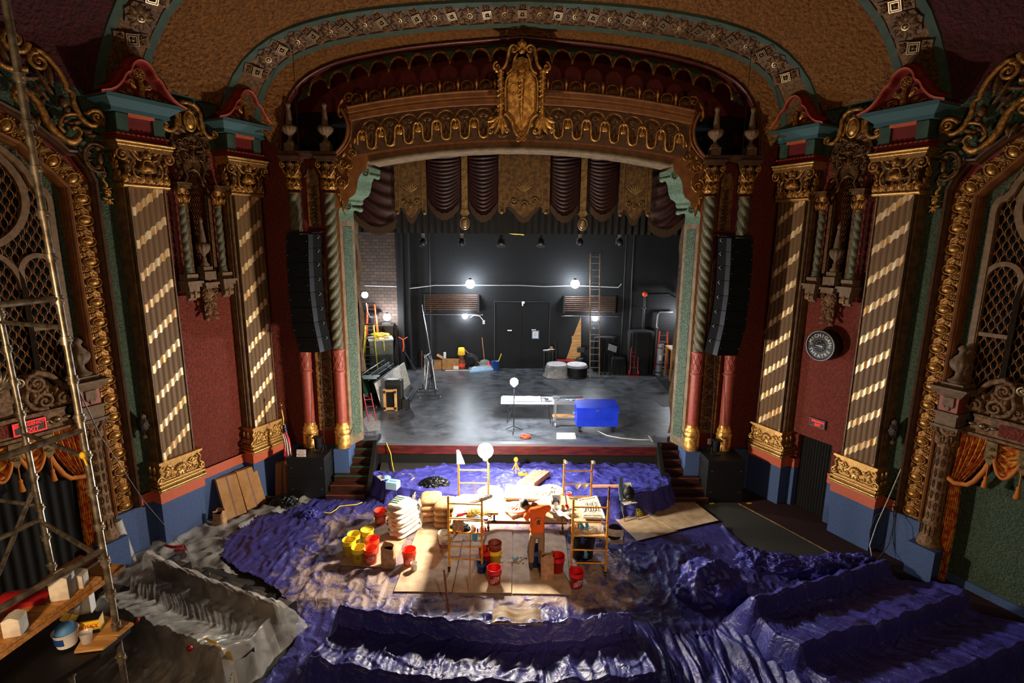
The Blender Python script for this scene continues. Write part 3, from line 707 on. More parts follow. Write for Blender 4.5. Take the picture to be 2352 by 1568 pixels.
b = MB(); b.prism([(0, 10.02), (.14, 10.2), (.17, 10.35), (.33, 10.5), (.33, 11.25), (.2, 11.4), (-.2, 11.4), (-.33, 11.25), (-.33, 10.5), (-.17, 10.35), (-.14, 10.2)], -.04, 0)
for k in range(9): b.box(.06, .3, -.05, -.03, 10.86+.04*k, 10.875+.04*k)
for k in range(5): b.box(-.28+.04*k*.9, -.27+.04*k*.9, -.05, -.03, 11.2, 11.33)
for k in range(5): b.box(.1+.045*k, .11+.045*k, -.05, -.03, 11.23, 11.33)
for k in range(8): b.box(-.12-.01*k, .12+.01*k, -.05, -.03, 10.16+.035*k, 10.175+.035*k)
for k in range(6): b.box(-.3+.05*k, -.285+.05*k, -.05, -.03, 10.68, 10.76); b.box(.05+.05*k, .065+.05*k, -.05, -.03, 10.68, 10.76)
b.build('field', 'gold', t)
b = MB(); b.tube([(.11*cos(q)-.19, -.06, 11.02+.11*sin(q)) for q in [2*pi*j/16 for j in range(16)]], .014, 5, True)
for k in range(14): q = 2*pi*k/14; b.blob(-.19+.125*cos(q), -.06, 11.02+.125*sin(q), .018, n=5, k=3)
b.box(-.23, -.15, -.075, -.05, 11.06, 11.08); b.box(-.2, -.18, -.075, -.05, 10.95, 11.08); b.build('cog_wheel', 'gold', t)
b = MB(); b.tube([(0, -.06, 10.12), (0, -.07, 10.5), (0, -.1, 10.8), (0, -.1, 11.2), (0, -.1, 11.3)], [.015, .045, .055, .075, .08], 8)
b.lathe([(.1, 0), (.13, .05), (.12, .12), (.08, .14)], 12, (0, -.08, 11.24))
for k in range(5): b.leaf(0, 11.36, pi/2+(k-2)*.3, .26-.03*abs(k-2), .09, .06, -.06)
for k in range(5): b.tube([(-.07, -.13, 10.75+.11*k), (0, -.18, 10.79+.11*k), (.07, -.13, 10.83+.11*k)], .012, 5)
b.build('torch', 'gold', t)
for sd in (-1, 1):
 b = MB()
 b.curve([(sd*.42, 10.45), (sd*.25, 10.3), (sd*.2, 10.1), (sd*.1, 9.92), (0, 9.84)], .035, -.03)
 b.curve([(sd*.4, 10.5), (sd*.4, 11.2), (sd*.24, 11.42)], .03, -.04); b.curve([(sd*.33, 10.5), (sd*.33, 11.24), (sd*.2, 11.4)], .014, -.06)
 b.scroll(sd*.2, 11.95, .12, pi if sd < 0 else 0, 1.3, .04, -.03, sd); b.scroll(sd*.62, 11.55, .11, pi/2, 1.3, .035, -.03, -sd)
 b.curve([(sd*.32, 11.95), (sd*.36, 11.75), (sd*.4, 11.6), (sd*.52, 11.47), (sd*.66, 11.45)], .045, -.03)
 b.curve([(sd*.12, 11.85), (sd*.2, 11.7), (sd*.24, 11.5), (sd*.38, 11.38)], .03, -.05)
 b.build('side_scroll', 'gold', t)
 b = MB(); b.tube([(sd*.53, -.02, 10.35+.1*k) for k in range(12)], [.08, .07, .075, .07, .08, .065, .07, .07, .08, .07, .075, .085], 10)
 for k in range(8): b.tube([(sd*.53-.075, -.03, 10.5+.12*k), (sd*.53, -.1, 10.54+.12*k), (sd*.53+.075, -.03, 10.58+.12*k)], .02, 5)
 b.lathe([(.08, 0), (.09, .05), (.06, .08)], 10, (sd*.55, -.02, 11.42)); b.build('side_post', 'gold', t)
 b = MB()
 for a, l in ((-1.57, .45), (-1.1, .45), (-2.04, .45), (-.7, .35), (-2.44, .35)): b.leaf(sd*.55, 10.38, a, l, .14, .06, -.03, curl=sd*.3)
 b.scroll(sd*.8, 10.02, .07, 0, 1.2, .025, -.04, sd); b.scroll(sd*.36, 10.02, .07, 0, 1.2, .025, -.04, -sd);
 b.build('leaf_tassel', 'gold', t); b = MB(); b.scroll(sd*.08, 9.82, .06, 0, 1.2, .02, -.05, sd); b.build('foot_scroll', 'gold', t)
b = MB(); b.acanthus(0, 11.95, .3, .25, .06, -.03); b.blob(0, -.03, 12.08, .07); b.blob(0, -.05, 11.9, .09, .05, .07); b.build('crown', 'gold', t)
def twist_column(x, label, h=0):
 t = thing('twisted_column', label, 'column', (x, 14.93, 0))
 b = MB(); b.lathe([(.215, 1.24), (.215, 1.62), (.2, 1.64), (.225, 1.68), (.225, 1.74), (.19, 1.77), (.205, 1.81), (.205, 1.85), (.17, 1.9), (.155, 2.0)], 20); b.build('base', 'gold', t)
 b = MB(); b.lathe([(.15, 1.95), (.15, 3.5)], 18)
 b.lathe([(.175, 3.5), (.18, 3.54), (.15, 3.58)], 18); b.build('lower_shaft', 'salmon', t)
 b = MB(); b.lathe([(.15, 3.56), (.15, 4.12)], 18)
 for k in range(8):
  for dr in (-1, 1): b.tube([(.155*cos(2*pi*(k/8+dr*j/30)), .155*sin(2*pi*(k/8+dr*j/30)), 3.6+.5*j/6) for j in range(7)], .008, 4, cap=False)
 b.lathe([(.155, 4.1), (.185, 4.15), (.15, 4.2)], 18); b.build('diaper_band', 'salmon', t)
 b = MB(); nu, nv = 170, 30
 def fn(u, v):
  z = 4.2+4.25*u; q = 2*pi*v; r_ = .108+.054*abs(sin(1.5*q+z*11))**.7; return (r_*cos(q), r_*sin(q), z)
 b.grid(nu, nv, fn); b.build('twisted_shaft', 'twist', t)
 b = MB()
 for k in range(3):
  for j in range(110): z = 4.22+4.2*j/110; q = -(z*11)/1.5+2*pi*k/3; b.blob(.13*cos(q), .13*sin(q), z, .015, n=4, k=3)
 b.build('bead_spiral', 'old_gold', t)
 b = MB(); b.lathe([(.14, 8.42), (.19, 8.46), (.17, 8.5), (.13, 8.52), (.14, 8.9), (.2, 9.2)], 16); b.build('capital_bell', 'bronze', t)
 b = MB()
 for k in range(8):
  q = 2*pi*k/8; b.push(RZ(q)); b.acanthus(0, 8.55, .16, .32, .05, -.14); b.acanthus(0, 8.85, .14, .26, .05, -.15); b.pop()
 for sx in (-1, 1): b.scroll(sx*.2, 9.18, .085, pi/2, 1.5, .026, -.16, -sx); b.leaf(sx*.1, 8.9, pi/2-sx*.6, .25, .07, .05, -.15)
 b.rosette(0, 9.2, .07, 6, -.18, .03); b.build('capital_leaves', 'old_gold', t)
 b = MB(); b.box(-.24, .24, -.22, .2, 9.27, 9.34); b.box(-.28, .28, -.26, .2, 9.34, 9.4); b.build('abacus', 'umber', t); return t
cI = twist_column(5.14, 'twisted column right beside the stage opening, inner one on the right'); cO = twist_column(6.08, 'twisted column behind the right hanging speaker, outer one on the right')
mirror(cI, 'twisted column right beside the stage opening, inner one on the left'); mirror(cO, 'twisted column behind the left hanging speaker, outer one on the left')
for sd in (-1, 1):
 nm = 'left' if sd < 0 else 'right'
 mb = MB(Matrix.Scale(sd, 4, (1, 0, 0))); mb.box(4.86, 6.4, 14.8, 15.3, 9.36, 9.44); mb.box(4.9, 6.36, 14.72, 15.3, 9.44, 9.52)
 mb.m = 1; mb.prism([(4.92, 0), (5.36, 0), (5.36, 1.24), (4.92, 1.24)], 14.7, 14.96); mb.prism([(5.86, 0), (6.3, 0), (6.3, 1.24), (5.86, 1.24)], 14.7, 14.96)
 struct('trim_column_ledge', mb, ['umber', 'blue_paint'])
 t = thing('relief_panel', 'tall dark gilt panel of hearts and foliage between the %s pair of twisted columns' % nm, 'plaster ornament', (sd*5.61, 15.1, 0))
 b = MB(); b.box(-.2, .2, -.03, .05, 1.7, 5.9); b.box(-.14, .14, -.03, .05, 7.6, 9.1); b.prism([(-.22, 5.9), (.22, 5.9), (.22, 6.7), (.1, 6.9), (0, 7.15), (-.1, 6.9), (-.22, 6.7)], -.03, .05); b.build('ground', 'brown_relief', t)
 b = MB()
 for s_ in (-1, 1): b.box(s_*.21-.02, s_*.21+.02, -.07, .03, 1.7, 5.9); b.box(s_*.15-.015, s_*.15+.015, -.06, .03, 7.6, 8.9)
 b.build('border', 'old_gold', t)
 b = MB()
 for k in range(10):
  z = 1.95+.4*k
  b.tube([(.1*sin(q)*1.1, -.05, z+.12*cos(q)-.02*abs(sin(q))) for q in [2*pi*j/12 for j in range(12)]], .018, 5, True); b.blob(0, -.05, z, .055, .04, .07)
  for s_ in (-1, 1): b.scroll(s_*.1, z+.2, .05, 0, 1, .014, -.04, s_)
 for k in range(11): b.blob(.02*(-1)**k, -.06, 7.62+.1*k, .05+.02*sin(k*.5), .04, .05); b.leaf(0, 7.6+.1*k, .4 if k % 2 else pi-.4, .1, .05, .03, -.03)
 for s_ in (-1, 1): b.curve([(0, 9.1), (s_*.1, 9.12), (s_*.14, 8.98), (s_*.22, 8.9)], .025, -.05); b.scroll(s_*.1, 6.5, .08, 0, 1.2, .02, -.04, s_); b.scroll(s_*.1, 6.15, .08, 0, 1.2, .02, -.04, -s_)
 b.rosette(0, 6.85, .07, 6, -.03); b.shell(0, 6.3, .14, 7, -.03); b.build('foliage', 'bronze', t)
 for x in (5.14, 6.08):
  t = thing('ledge_urn', 'tall fluted urn finial on the ledge, %s of the %s pair' % ('inner' if x < 5.5 else 'outer', nm), 'urn', (sd*x, 14.9, 9.52))
  b = MB(); b.box(-.13, .13, -.13, .13, 0, .2); b.lathe([(.1, .2), (.12, .24), (.06, .3), (.04, .36)], 14); b.build('foot', 'stone', t)
  b = MB(); b.lathe([(.04, .34, 1), (.06, .4, 1), (.13, .45, 1), (.195, .53, 1), (.21, .6, 1), (.18, .65, 1), (.1, .67, 1)], 40, flute=10, fd=.12); b.build('bowl', 'stone', t)
  b = MB(); b.lathe([(.1, .64), (.09, .7), (.06, 1.0), (.045, 1.1), (.07, 1.14), (.07, 1.19), (.03, 1.22), (.0, 1.25)], 12); b.build('spire', 'stone', t)
# ================================================================ side wall furniture (built on the right wall, mirrored to the left)
def wthing(name, label, cat, s, group=None):
 return thing(name, label, cat, wloc(s), WROT, group)
def volcap(b, w, h, z0, y=-.05, sc=1.):       # rich composite capital relief, width w at neck
 for k in range(6): b.acanthus((k-2.5)*w/5.2, z0+.02, w*.26, h*.26, .05, y)
 for sx in (-1, 1):
  b.scroll(sx*w*.56, z0+h*.72, h*.17, pi/2, 1.6, .028*sc, y-.06, -sx)
  b.curve([(sx*w*.56, z0+h*.9), (sx*w*.38, z0+h*.86), (sx*w*.24, z0+h*.66), (sx*w*.14, z0+h*.62)], .03*sc, y-.07)
  b.curve([(sx*w*.3, z0+h*.55), (sx*w*.36, z0+h*.4), (sx*w*.32, z0+h*.2), (sx*w*.2, z0+h*.16)], (.035*sc, .02*sc), y-.07)
  b.scroll(sx*w*.17, z0+h*.17, h*.06, 0, 1., .016*sc, y-.07, sx)
  for j in range(5): b.blob(sx*w*(.44+.03*(j % 2)), y-.05, z0+h*(.12+.11*j), .035*sc, .035, .045*sc)
  for j in range(3): b.leaf(sx*w*.42, z0+h*(.15+.17*j), pi/2-sx*.5, h*.2, .09*sc, .05, y-.03)
  b.leaf(sx*w*.2, z0+h*.78, pi/2-sx*.9, h*.2, .08*sc, .04, y-.05)
 b.shell(0, z0+h*.3, h*.27, 11, y-.06, .05, pi-.05, .07)
 b.curve([(-w*.17, z0+h*.34), (-w*.1, z0+h*.58), (0, z0+h*.62), (w*.1, z0+h*.58), (w*.17, z0+h*.34)], .018*sc, y-.1)
 b.acanthus(0, z0+h*.68, w*.3, h*.26, .07, y-.06); b.blob(0, y-.12, z0+h*.8, .05*sc, .05, .07*sc)
 for sx in (-1, 1): b.blob(sx*.06, y-.1, z0+h*.92, .03, n=6)
def stripe_mat():
 Mx = bpy.data.materials.new('striped_shaft'); Mx.use_nodes = True; nt = Mx.node_tree; N = nt.nodes; L = nt.links; b = N['Principled BSDF']
 tc = N.new('ShaderNodeTexCoord'); sep = N.new('ShaderNodeSeparateXYZ'); L.new(tc.outputs['Object'], sep.inputs[0])
 def op(o, a, bb, c=None):
  q = N.new('ShaderNodeMath'); q.operation = o
  for i, v in enumerate((a, bb, c)):
   if v is None: continue
   if isinstance(v, (int, float)): q.inputs[i].default_value = v
   else: L.new(v, q.inputs[i])
  return q.outputs[0]
 fl = op('MULTIPLY', op('SINE', op('MULTIPLY', sep.outputs[0], 2*pi/.1267), 0), .02)
 v = op('ADD', op('SUBTRACT', sep.outputs[2], op('MULTIPLY', sep.outputs[0], STR[0])), fl)
 fr_ = op('FRACT', op('DIVIDE', op('ADD', v, 10+STR[2]), STR[1]), 0)
 mk = op('LESS_THAN', fr_, .26)
 nz = N.new('ShaderNodeTexNoise'); nz.inputs['Scale'].default_value = 14; mp = N.new('ShaderNodeMapping'); mp.inputs['Scale'].default_value = (1, 1, .12); L.new(tc.outputs['Object'], mp.inputs[0]); L.new(mp.outputs[0], nz.inputs[0])
 r = N.new('ShaderNodeValToRGB'); r.color_ramp.elements[0].position = .35; r.color_ramp.elements[1].position = .62
 r.color_ramp.elements[0].color = (*lin((206, 146, 70)), 1); r.color_ramp.elements[1].color = (*lin((250, 232, 190)), 1); L.new(nz.outputs[0], r.inputs[0])
 mx = N.new('ShaderNodeMix'); mx.data_type = 'RGBA'; mx.inputs[6].default_value = (*lin((104, 75, 42)), 1); L.new(r.outputs[0], mx.inputs[7]); L.new(mk, mx.inputs[0]); L.new(mx.outputs[2], b.inputs['Base Color'])
 L.new(op('MULTIPLY', mk, .45), b.inputs['Metallic'])
 L.new(op('SUBTRACT', .62, op('MULTIPLY', mk, .22)), b.inputs['Roughness'])
 return Mx
STR = (.81, .70, .2)
def pilaster(s, label):
 t = wthing('pilaster', label, 'pilaster', s)
 b = MB(); b.box(-.52, .52, 0, .4, 0, 1.13); b.build('plinth', 'blue_paint', t)
 b = MB(); b.box(-.55, .55, -.05, .4, 1.13, 1.36); b.box(-.57, .57, -.08, .4, 1.34, 1.4); b.build('plinth_band', 'orange_band', t)
 b = MB(); b.box(-.56, .56, -.1, .4, 1.4, 1.45); b.box(-.52, .52, -.06, .4, 1.45, 1.62)
 for z, rr_, yy in ((1.47, .035, -.1), (1.56, .03, -.07), (1.63, .02, -.05)): b.tube([(-.56, yy, z), (.56, yy, z)], rr_, 8); b.tube([(.56, yy, z), (.56, .35, z)], rr_, 8); b.tube([(-.56, yy, z), (-.56, .35, z)], rr_, 8)
 b.box(-.48, .48, -.02, .4, 1.62, 2.06); b.box(-.5, .5, -.07, .4, 2.06, 2.1); b.box(-.53, .53, -.11, .4, 2.1, 2.15)
 b.build('pedestal', 'gold_leaf', t)
 b = MB()
 for sx in (-1, 1):
  b.curve([(sx*.44, 2.04), (sx*.5, 1.95), (sx*.47, 1.83), (sx*.56, 1.74), (sx*.56, 1.66), (sx*.48, 1.66)], .028, -.05); b.scroll(sx*.5, 1.72, .075, 0, 1.4, .025, -.07, sx)
  b.scroll(sx*.3, 1.9, .09, pi/2, 1.4, .02, -.04, sx); b.scroll(sx*.36, 1.74, .07, 0, 1.2, .018, -.04, -sx); b.scroll(sx*.2, 1.74, .06, pi, 1.2, .016, -.04, sx)
  for a, l in ((.4, .16), (1.2, .16), (2.4, .14), (-.5, .14)): b.leaf(sx*.27, 1.84, a if sx > 0 else pi-a, l, .07, .04, -.02)
  b.blob(sx*.4, -.05, 1.98, .03); b.blob(sx*.12, -.05, 1.7, .03)
 b.shell(0, 1.8, .17, 9, -.03, 0.1, pi-.1, .06); b.acanthus(0, 1.66, .3, .16, .04, -.03)
 for sy in (.1, .26): b.push(TX((.5, sy, 0)) @ RZ(pi/2)); b.scroll(0, 1.74, .07, 0, 1.3, .02, -.04); b.leaf(0, 1.84, pi/2, .18, .09, .04, -.02); b.pop(); b.push(TX((-.5, sy, 0)) @ RZ(-pi/2)); b.scroll(0, 1.74, .07, 0, 1.3, .02, -.04); b.leaf(0, 1.84, pi/2, .18, .09, .04, -.02); b.pop()
 b.build('pedestal_relief', 'gold_leaf', t)
 nf = 6; w = .76
 def fn(u, v):
  x = -.38+w*u; q = (u*nf) % 1; y = .015-.02*abs(sin(pi*q)) if 0 < u < 1 else .05; return (x, y, 2.15+6.2*v)
 b = MB(); b.grid(nf*10, 1, fn, False); b.build('shaft', 'striped_shaft', t)
 b = MB()
 for k in range(nf+1): x = -.38+w*k/nf; b.tube([(x, .018, 2.15), (x, .018, 8.35)], .006, 4, cap=False)
 b.build('fillet', 'umber', t)
 b = MB()
 for sx in (-1, 1):
  b.box(sx*.38-.012, sx*.38+.012, -.03, .1, 2.15, 8.35); b.box(min(sx*.39, sx*.45), max(sx*.39, sx*.45), .08, .38, 2.15, 8.35); b.tube([(sx*.42, .08, 2.15), (sx*.42, .08, 8.35)], .024, 6); b.box(min(sx*.45, sx*.475), max(sx*.45, sx*.475), .15, .38, 2.15, 8.35)
 b.build('side_fillet', 'tan_shaft', t)
 b = MB(); b.tube([(-.49, -.03, 8.38), (.49, -.03, 8.38)], .035, 8); b.box(-.49, .49, -.02, .4, 8.33, 8.42); b.build('neck_moulding', 'gold_leaf', t)
 b = MB(); b.add([(-.42, 0, 8.42), (.42, 0, 8.42), (.5, -.08, 9.1), (-.5, -.08, 9.1), (-.42, .4, 8.42), (.42, .4, 8.42), (.5, .4, 9.1), (-.5, .4, 9.1)], [(0, 1, 2, 3), (1, 5, 6, 2), (4, 0, 3, 7)], False); b.build('capital_bell', 'bronze', t)
 b = MB(); volcap(b, .86, .78, 8.42)
 for sgn in (-1, 1):
  b.push(TX((sgn*.46, .12, 0)) @ RZ(sgn*pi/2)); b.scroll(0, 8.98, .1, pi/2, 1.4, .025, -.08); b.acanthus(0, 8.45, .22, .3, .05, -.03); b.acanthus(0, 8.7, .2, .25, .05, -.05); b.pop()
 b.build('capital_relief', 'old_gold', t)
 b = MB(); b.prism([(-.6, 9.27), (.6, 9.27), (.58, 9.17), (.54, 9.08), (-.54, 9.08), (-.58, 9.17)], -.16, .4); b.tube([(-.61, -.17, 9.25), (.61, -.17, 9.25)], .03, 6); b.tube([(-.58, -.16, 9.18), (.58, -.16, 9.18)], .02, 6); b.build('abacus', 'gold_leaf', t)
 b = MB(); b.box(-.52, .52, -.06, .4, 9.27, 9.38); b.box(-.56, .56, -.1, .4, 9.38, 9.42); [b.box(-.5+.1*k, -.45+.1*k, -.13, .3, 9.38, 9.41) for k in range(11)]; b.build('architrave', 'red_paint', t)
 b = MB(); b.box(-.48, .48, -.02, .4, 9.42, 9.8); b.build('frieze', 'dark_red', t)
 b = MB()
 for sx in (-1, 1): b.box(min(sx*.26, sx*.49), max(sx*.26, sx*.49), -.07, .4, 9.42, 9.76); b.prism([(sx*.24, 9.76), (sx*.5, 9.76), (sx*.5, 9.8), (sx*.24, 9.8)], -.1, .3)
 b.build('frieze_block', 'green_paint', t)
 b = MB(); b.box(-.27, .27, -.12, .3, 9.76, 9.82); b.build('frieze_cap', 'orange_band', t)
 b = MB(); b.box(-.6, .6, -.14, .4, 9.82, 9.9)
 b.add([(-.6, -.14, 9.9), (.6, -.14, 9.9), (.76, -.34, 10.04), (-.76, -.34, 10.04), (-.6, .4, 9.9), (.6, .4, 9.9), (.76, .4, 10.04), (-.76, .4, 10.04)], [(0, 1, 2, 3), (1, 5, 6, 2), (4, 0, 3, 7)], False); b.box(-.78, .78, -.37, .4, 10.04, 10.12); b.build('cornice', 'teal', t)
 hp = [(.86, 10.1), (.62, 10.18), (.44, 10.36), (.34, 10.55), (.24, 10.6), (.2, 10.74), (.1, 10.84), (0, 10.87)]
 pth = [(x, z) for x, z in hp]+[(-x, z) for x, z in hp[::-1][1:]]
 b = MB(); b.prism(pth, -.16, .36); b.build('tympanum', 'dark_red', t)
 b = MB(); b.sweep(smooth(pth, 1), [(.0, .35), (.03, .3), (.03, -.36), (-.03, -.38), (-.05, -.3), (-.1, -.26), (-.12, -.14)]); b.build('pediment_moulding', 'red_paint', t)
 b = MB(); b.sweep(smooth(pth, 1), [(-.03, -.37), (-.015, -.395), (.0, -.375)]); b.build('pediment_edge', 'orange_band', t)
 b = MB(); b.rosette(0, 10.62, .1, 8, -.18, .05); b.tube([(.11*cos(q), -.2, 10.62+.11*sin(q)) for q in [2*pi*j/14 for j in range(14)]], .016, 5, True)
 b.curve([(0, 10.5), (0, 10.3), (0, 10.16)], (.05, .08), -.22)
 for sx in (-1, 1):
  b.scroll(sx*.17, 10.42, .07, 0, 1.3, .022, -.2, sx); b.scroll(sx*.28, 10.24, .07, 0, 1.2, .02, -.2, -sx)
  for x, z, a, l in ((.12, 10.2, .6, .2), (.22, 10.15, .3, .25), (.4, 10.14, .2, .22), (.08, 10.3, 1.1, .18), (.55, 10.13, .1, .2)): b.leaf(sx*x, z, a if sx > 0 else pi-a, l, .1, .05, -.17)
  for k in range(5): b.blob(sx*(.2+.1*k), -.2, 10.18, .035)
 b.build('pediment_relief', 'old_gold', t); return t
M['striped_shaft'] = stripe_mat()
pA = pilaster(3.4, 'large gold-striped pilaster on the right wall, the one nearer the camera'); pB = pilaster(.87, 'gold-striped pilaster on the right wall beside the stage, behind the hanging speaker')
mA = mirror(pA, 'large gold-striped pilaster on the left wall, the one nearer the camera'); mB = mirror(pB, 'gold-striped pilaster on the left wall beside the stage, next to the flag')
STR = (-.81, .70, .2); M['striped_shaft_left'] = stripe_mat()
for q in (mA, mB):
 for c in kids(q):
  if c.name.startswith('shaft'): c.data = c.data.copy(); c.data.materials[0] = M['striped_shaft_left']
def niche():
 t = wthing('wall_niche', 'ornate gilt niche with twisted colonnettes and dark lattice, between the right wall pilasters', 'niche', 2.1)
 b = MB(); b.box(-.27, .27, .8, .84, 6.3, 9.0); b.build('void_back', 'void', t)
 b = MB()
 for i in range(9):
  for j in range(34): x = -.24+.06*i; z = 6.45+.07*j; b.tube([(x, .42, z-.035), (x+.03*(-1)**j, .42, z), (x, .42, z+.035)], .006, 3, cap=False)
 b.build('lattice', 'lattice', t)
 b = MB(); pts = [(-.24, 6.42), (-.24, 8.3), (-.3, 8.42), (-.2, 8.55), (-.17, 8.7), (-.1, 8.82), (0, 8.86)]; pts = pts+[(-x, z) for x, z in pts[::-1][1:]]
 b.sweep(pts, [(-.0, .4), (0, .26), (.03, .24), (.05, .26), (.05, .36)]); b.build('opening_frame', 'bronze', t)
 b = MB()
 for sx in (-1, 1): b.box(min(sx*.26, sx*.34), max(sx*.26, sx*.34), .2, .35, 6.4, 8.5)
 b.build('back_strip', 'bronze', t)
 for sx in (-1, 1):
  c = MB()
  def fn(u, v): q = 2*pi*v; z = 6.55+1.5*u; r_ = .055+.032*abs(sin(1.*q+z*15))**.7; return (sx*.46+r_*cos(q), .14+r_*sin(q), z)
  c.grid(90, 16, fn); c.lathe([(.11, 6.4), (.11, 6.46), (.08, 6.5), (.1, 6.54), (.07, 6.58)], 12, (sx*.46, .14, 0)); o = c.build('colonnette', 'twist', t)
  c = MB(); c.push(TX((sx*.46, .12, 0))); c.lathe([(.07, 8.02), (.09, 8.04), (.06, 8.08), (.08, 8.25), (.12, 8.4)], 10)
  for k in range(5): c.leaf((k-2)*.05, 8.08, pi/2+(2-k)*.15, .2, .07, .04, -.07)
  for s_ in (-1, 1): c.scroll(s_*.09, 8.32, .05, pi/2, 1.3, .018, -.08, -s_)
  c.blob(0, -.1, 8.2, .05, .04, .08); c.pop(); c.build('capital', 'old_gold', t)
  c = MB(); c.box(sx*.46-.15, sx*.46+.15, -.02, .35, 8.4, 8.48); c.box(sx*.46-.18, sx*.46+.18, -.06, .35, 8.48, 8.54); c.build('abacus', 'bronze', t)
  c = MB(); c.box(sx*.46-.14, sx*.46+.14, .0, .3, 6.34, 6.42); c.box(sx*.46-.2, sx*.46+.2, -.1, .35, 6.2, 6.26); c.box(sx*.46-.17, sx*.46+.17, -.06, .35, 6.12, 6.2); c.box(sx*.46-.13, sx*.46+.13, -.02, .35, 6.0, 6.12); c.box(sx*.46-.14, sx*.46+.14, .04, .3, 6.26, 6.34)
  c.tube([(sx*.46-.12, .06, 5.92), (sx*.46+.12, .06, 5.92)], .085, 10); c.tube([(sx*.46-.1, .14, 5.82), (sx*.46+.1, .14, 5.82)], .04, 8); c.build('corbel', 'stone', t)
  c = MB(); [c.blob(sx*.46, -.03, 5.86+.035*k, .03, .03, .02) for k in range(5)]; c.build('corbel_leaf', 'gold_leaf', t)
 b = MB(); b.box(-.15, .15, .0, .35, 6.26, 6.46); b.box(-.19, .19, -.05, .35, 6.14, 6.2); b.box(-.16, .16, -.02, .35, 6.05, 6.14); b.build('urn_shelf', 'stone', t)
 b = MB(); b.blob(0, .18, 5.9, .17, .14, .2); b.blob(0, .22, 5.55, .1, .1, .22); b.blob(0, .28, 5.3, .05, .06, .12)
 for s_ in (-1, 1):
  b.scroll(s_*.12, 5.98, .08, 0, 1.3, .02, .06, s_); b.scroll(s_*.1, 5.78, .06, 0, 1.2, .018, .06, -s_); b.curve([(s_*.16, 5.9), (s_*.12, 5.7), (s_*.14, 5.5), (s_*.05, 5.35)], .022, .14)
  for z in (5.9, 5.7, 5.5, 5.36): b.leaf(s_*.06, z, -pi/2+s_*.8, .18, .09, .05, .12)
 b.tube([(.06*cos(q), .1, 5.6+.08*sin(q)) for q in [2*pi*j/12 for j in range(12)]], .014, 5, True); b.build('pendant', 'brown_relief', t)
 b = MB()
 for s_ in (-1, 1):
  b.curve([(0, 10.38), (s_*.16, 10.36), (s_*.28, 10.22), (s_*.3, 10.0), (s_*.34, 9.8), (s_*.48, 9.68), (s_*.62, 9.72)], .055, .22); b.scroll(s_*.6, 9.78, .09, -pi/2, 1.3, .04, .2, s_)
  b.curve([(s_*.2, 10.1), (s_*.22, 9.9), (s_*.3, 9.7)], .03, .24)
 b.build('crest_moulding', 'old_gold', t)
 b = MB(); b.prism([(0, 10.36), (.2, 10.3), (.28, 10.0), (.4, 9.7), (.5, 9.5), (.4, 9.0), (.3, 8.7), (.2, 8.8), (0, 8.95), (-.2, 8.8), (-.3, 8.7), (-.4, 9.0), (-.5, 9.5), (-.4, 9.7), (-.28, 10.0), (-.2, 10.3)], .26, .36); b.build('crest_ground', 'bronze', t)
 b = MB()
 b.blob(0, .22, 9.98, .12, .08, .2); b.tube([(.14*cos(q), .2, 9.97+.22*sin(q)) for q in [2*pi*j/16 for j in range(16)]], .022, 5, True); b.build('cartouche', 'gold', t)
 b = MB()
 for s_ in (-1, 1):
  b.scroll(s_*.15, 9.5, .1, 0, 1.3, .028, .2, s_); b.scroll(s_*.32, 9.45, .09, pi, 1.2, .024, .2, -s_); b.scroll(s_*.22, 9.15, .1, pi/2, 1.3, .026, .2, s_); b.scroll(s_*.36, 9.05, .07, 0, 1.2, .02, .2, -s_)
  b.curve([(s_*.2, 9.1), (s_*.26, 8.9), (s_*.2, 8.7), (s_*.3, 8.55)], .032, .2)
  for x, z, a, l in ((.1, 9.7, .5, .25), (.25, 9.65, .2, .2), (.1, 9.3, .2, .25), (.3, 9.25, 1, .2), (.1, 9.05, 1.2, .2), (.4, 9.3, 1.2, .18), (.3, 8.85, -.8, .2), (.06, 10.15, .8, .15)): b.leaf(s_*x, z, a if s_ > 0 else pi-a, l, .1, .05, .24)
  for k in range(5): b.blob(s_*(.2+.05*k), .22, 9.55-.09*k, .04)
 b.build('crest_relief', 'bronze', t); b = MB(); b.rosette(0, 9.42, .1, 7, .2, .05); b.shell(0, 9.55, .16, 7, .22, 0, pi, .05); b.blob(0, .18, 9.42, .06); b.build('crest_rosette', 'bronze', t); b = MB(); b.acanthus(0, 9.05, .22, .3, .06, .22); b.build('crest_leaf', 'bronze', t); b = MB(); b.acanthus(0, 10.18, .16, .14, .05, .22); b.build('crest_leaf', 'bronze', t)
 u = wthing('niche_urn', 'tall stone urn with spire standing in the right wall niche', 'urn', 2.1)
 b = MB(); b.box(-.12, .12, .06, .3, 6.46, 6.58); b.push(TX((0, .18, 0))); b.lathe([(.1, 6.58), (.11, 6.62), (.05, 6.7), (.06, 6.74), (.035, 6.82)], 14); b.pop(); b.build('foot', 'stone', u)
 b = MB(TX((0, .18, 0))); b.lathe([(.035, 6.82, 1), (.05, 6.87, 1), (.11, 6.92, 1), (.155, 6.99, 1), (.168, 7.06, 1), (.15, 7.12, 1), (.09, 7.15, 1)], 40, flute=10, fd=.14); b.build('bowl', 'stone', u)
 b = MB(TX((0, .18, 0))); b.lathe([(.09, 7.12), (.08, 7.18), (.05, 7.5), (.03, 7.62), (.05, 7.66), (.045, 7.71), (.015, 7.76), (0, 7.79)], 12); b.build('spire', 'stone', u)
 return t, u
n1, n2 = niche(); mirror(n1, 'ornate gilt niche with twisted colonnettes and dark lattice, between the left wall pilasters'); mirror(n2, 'tall stone urn with spire standing in the left wall niche')
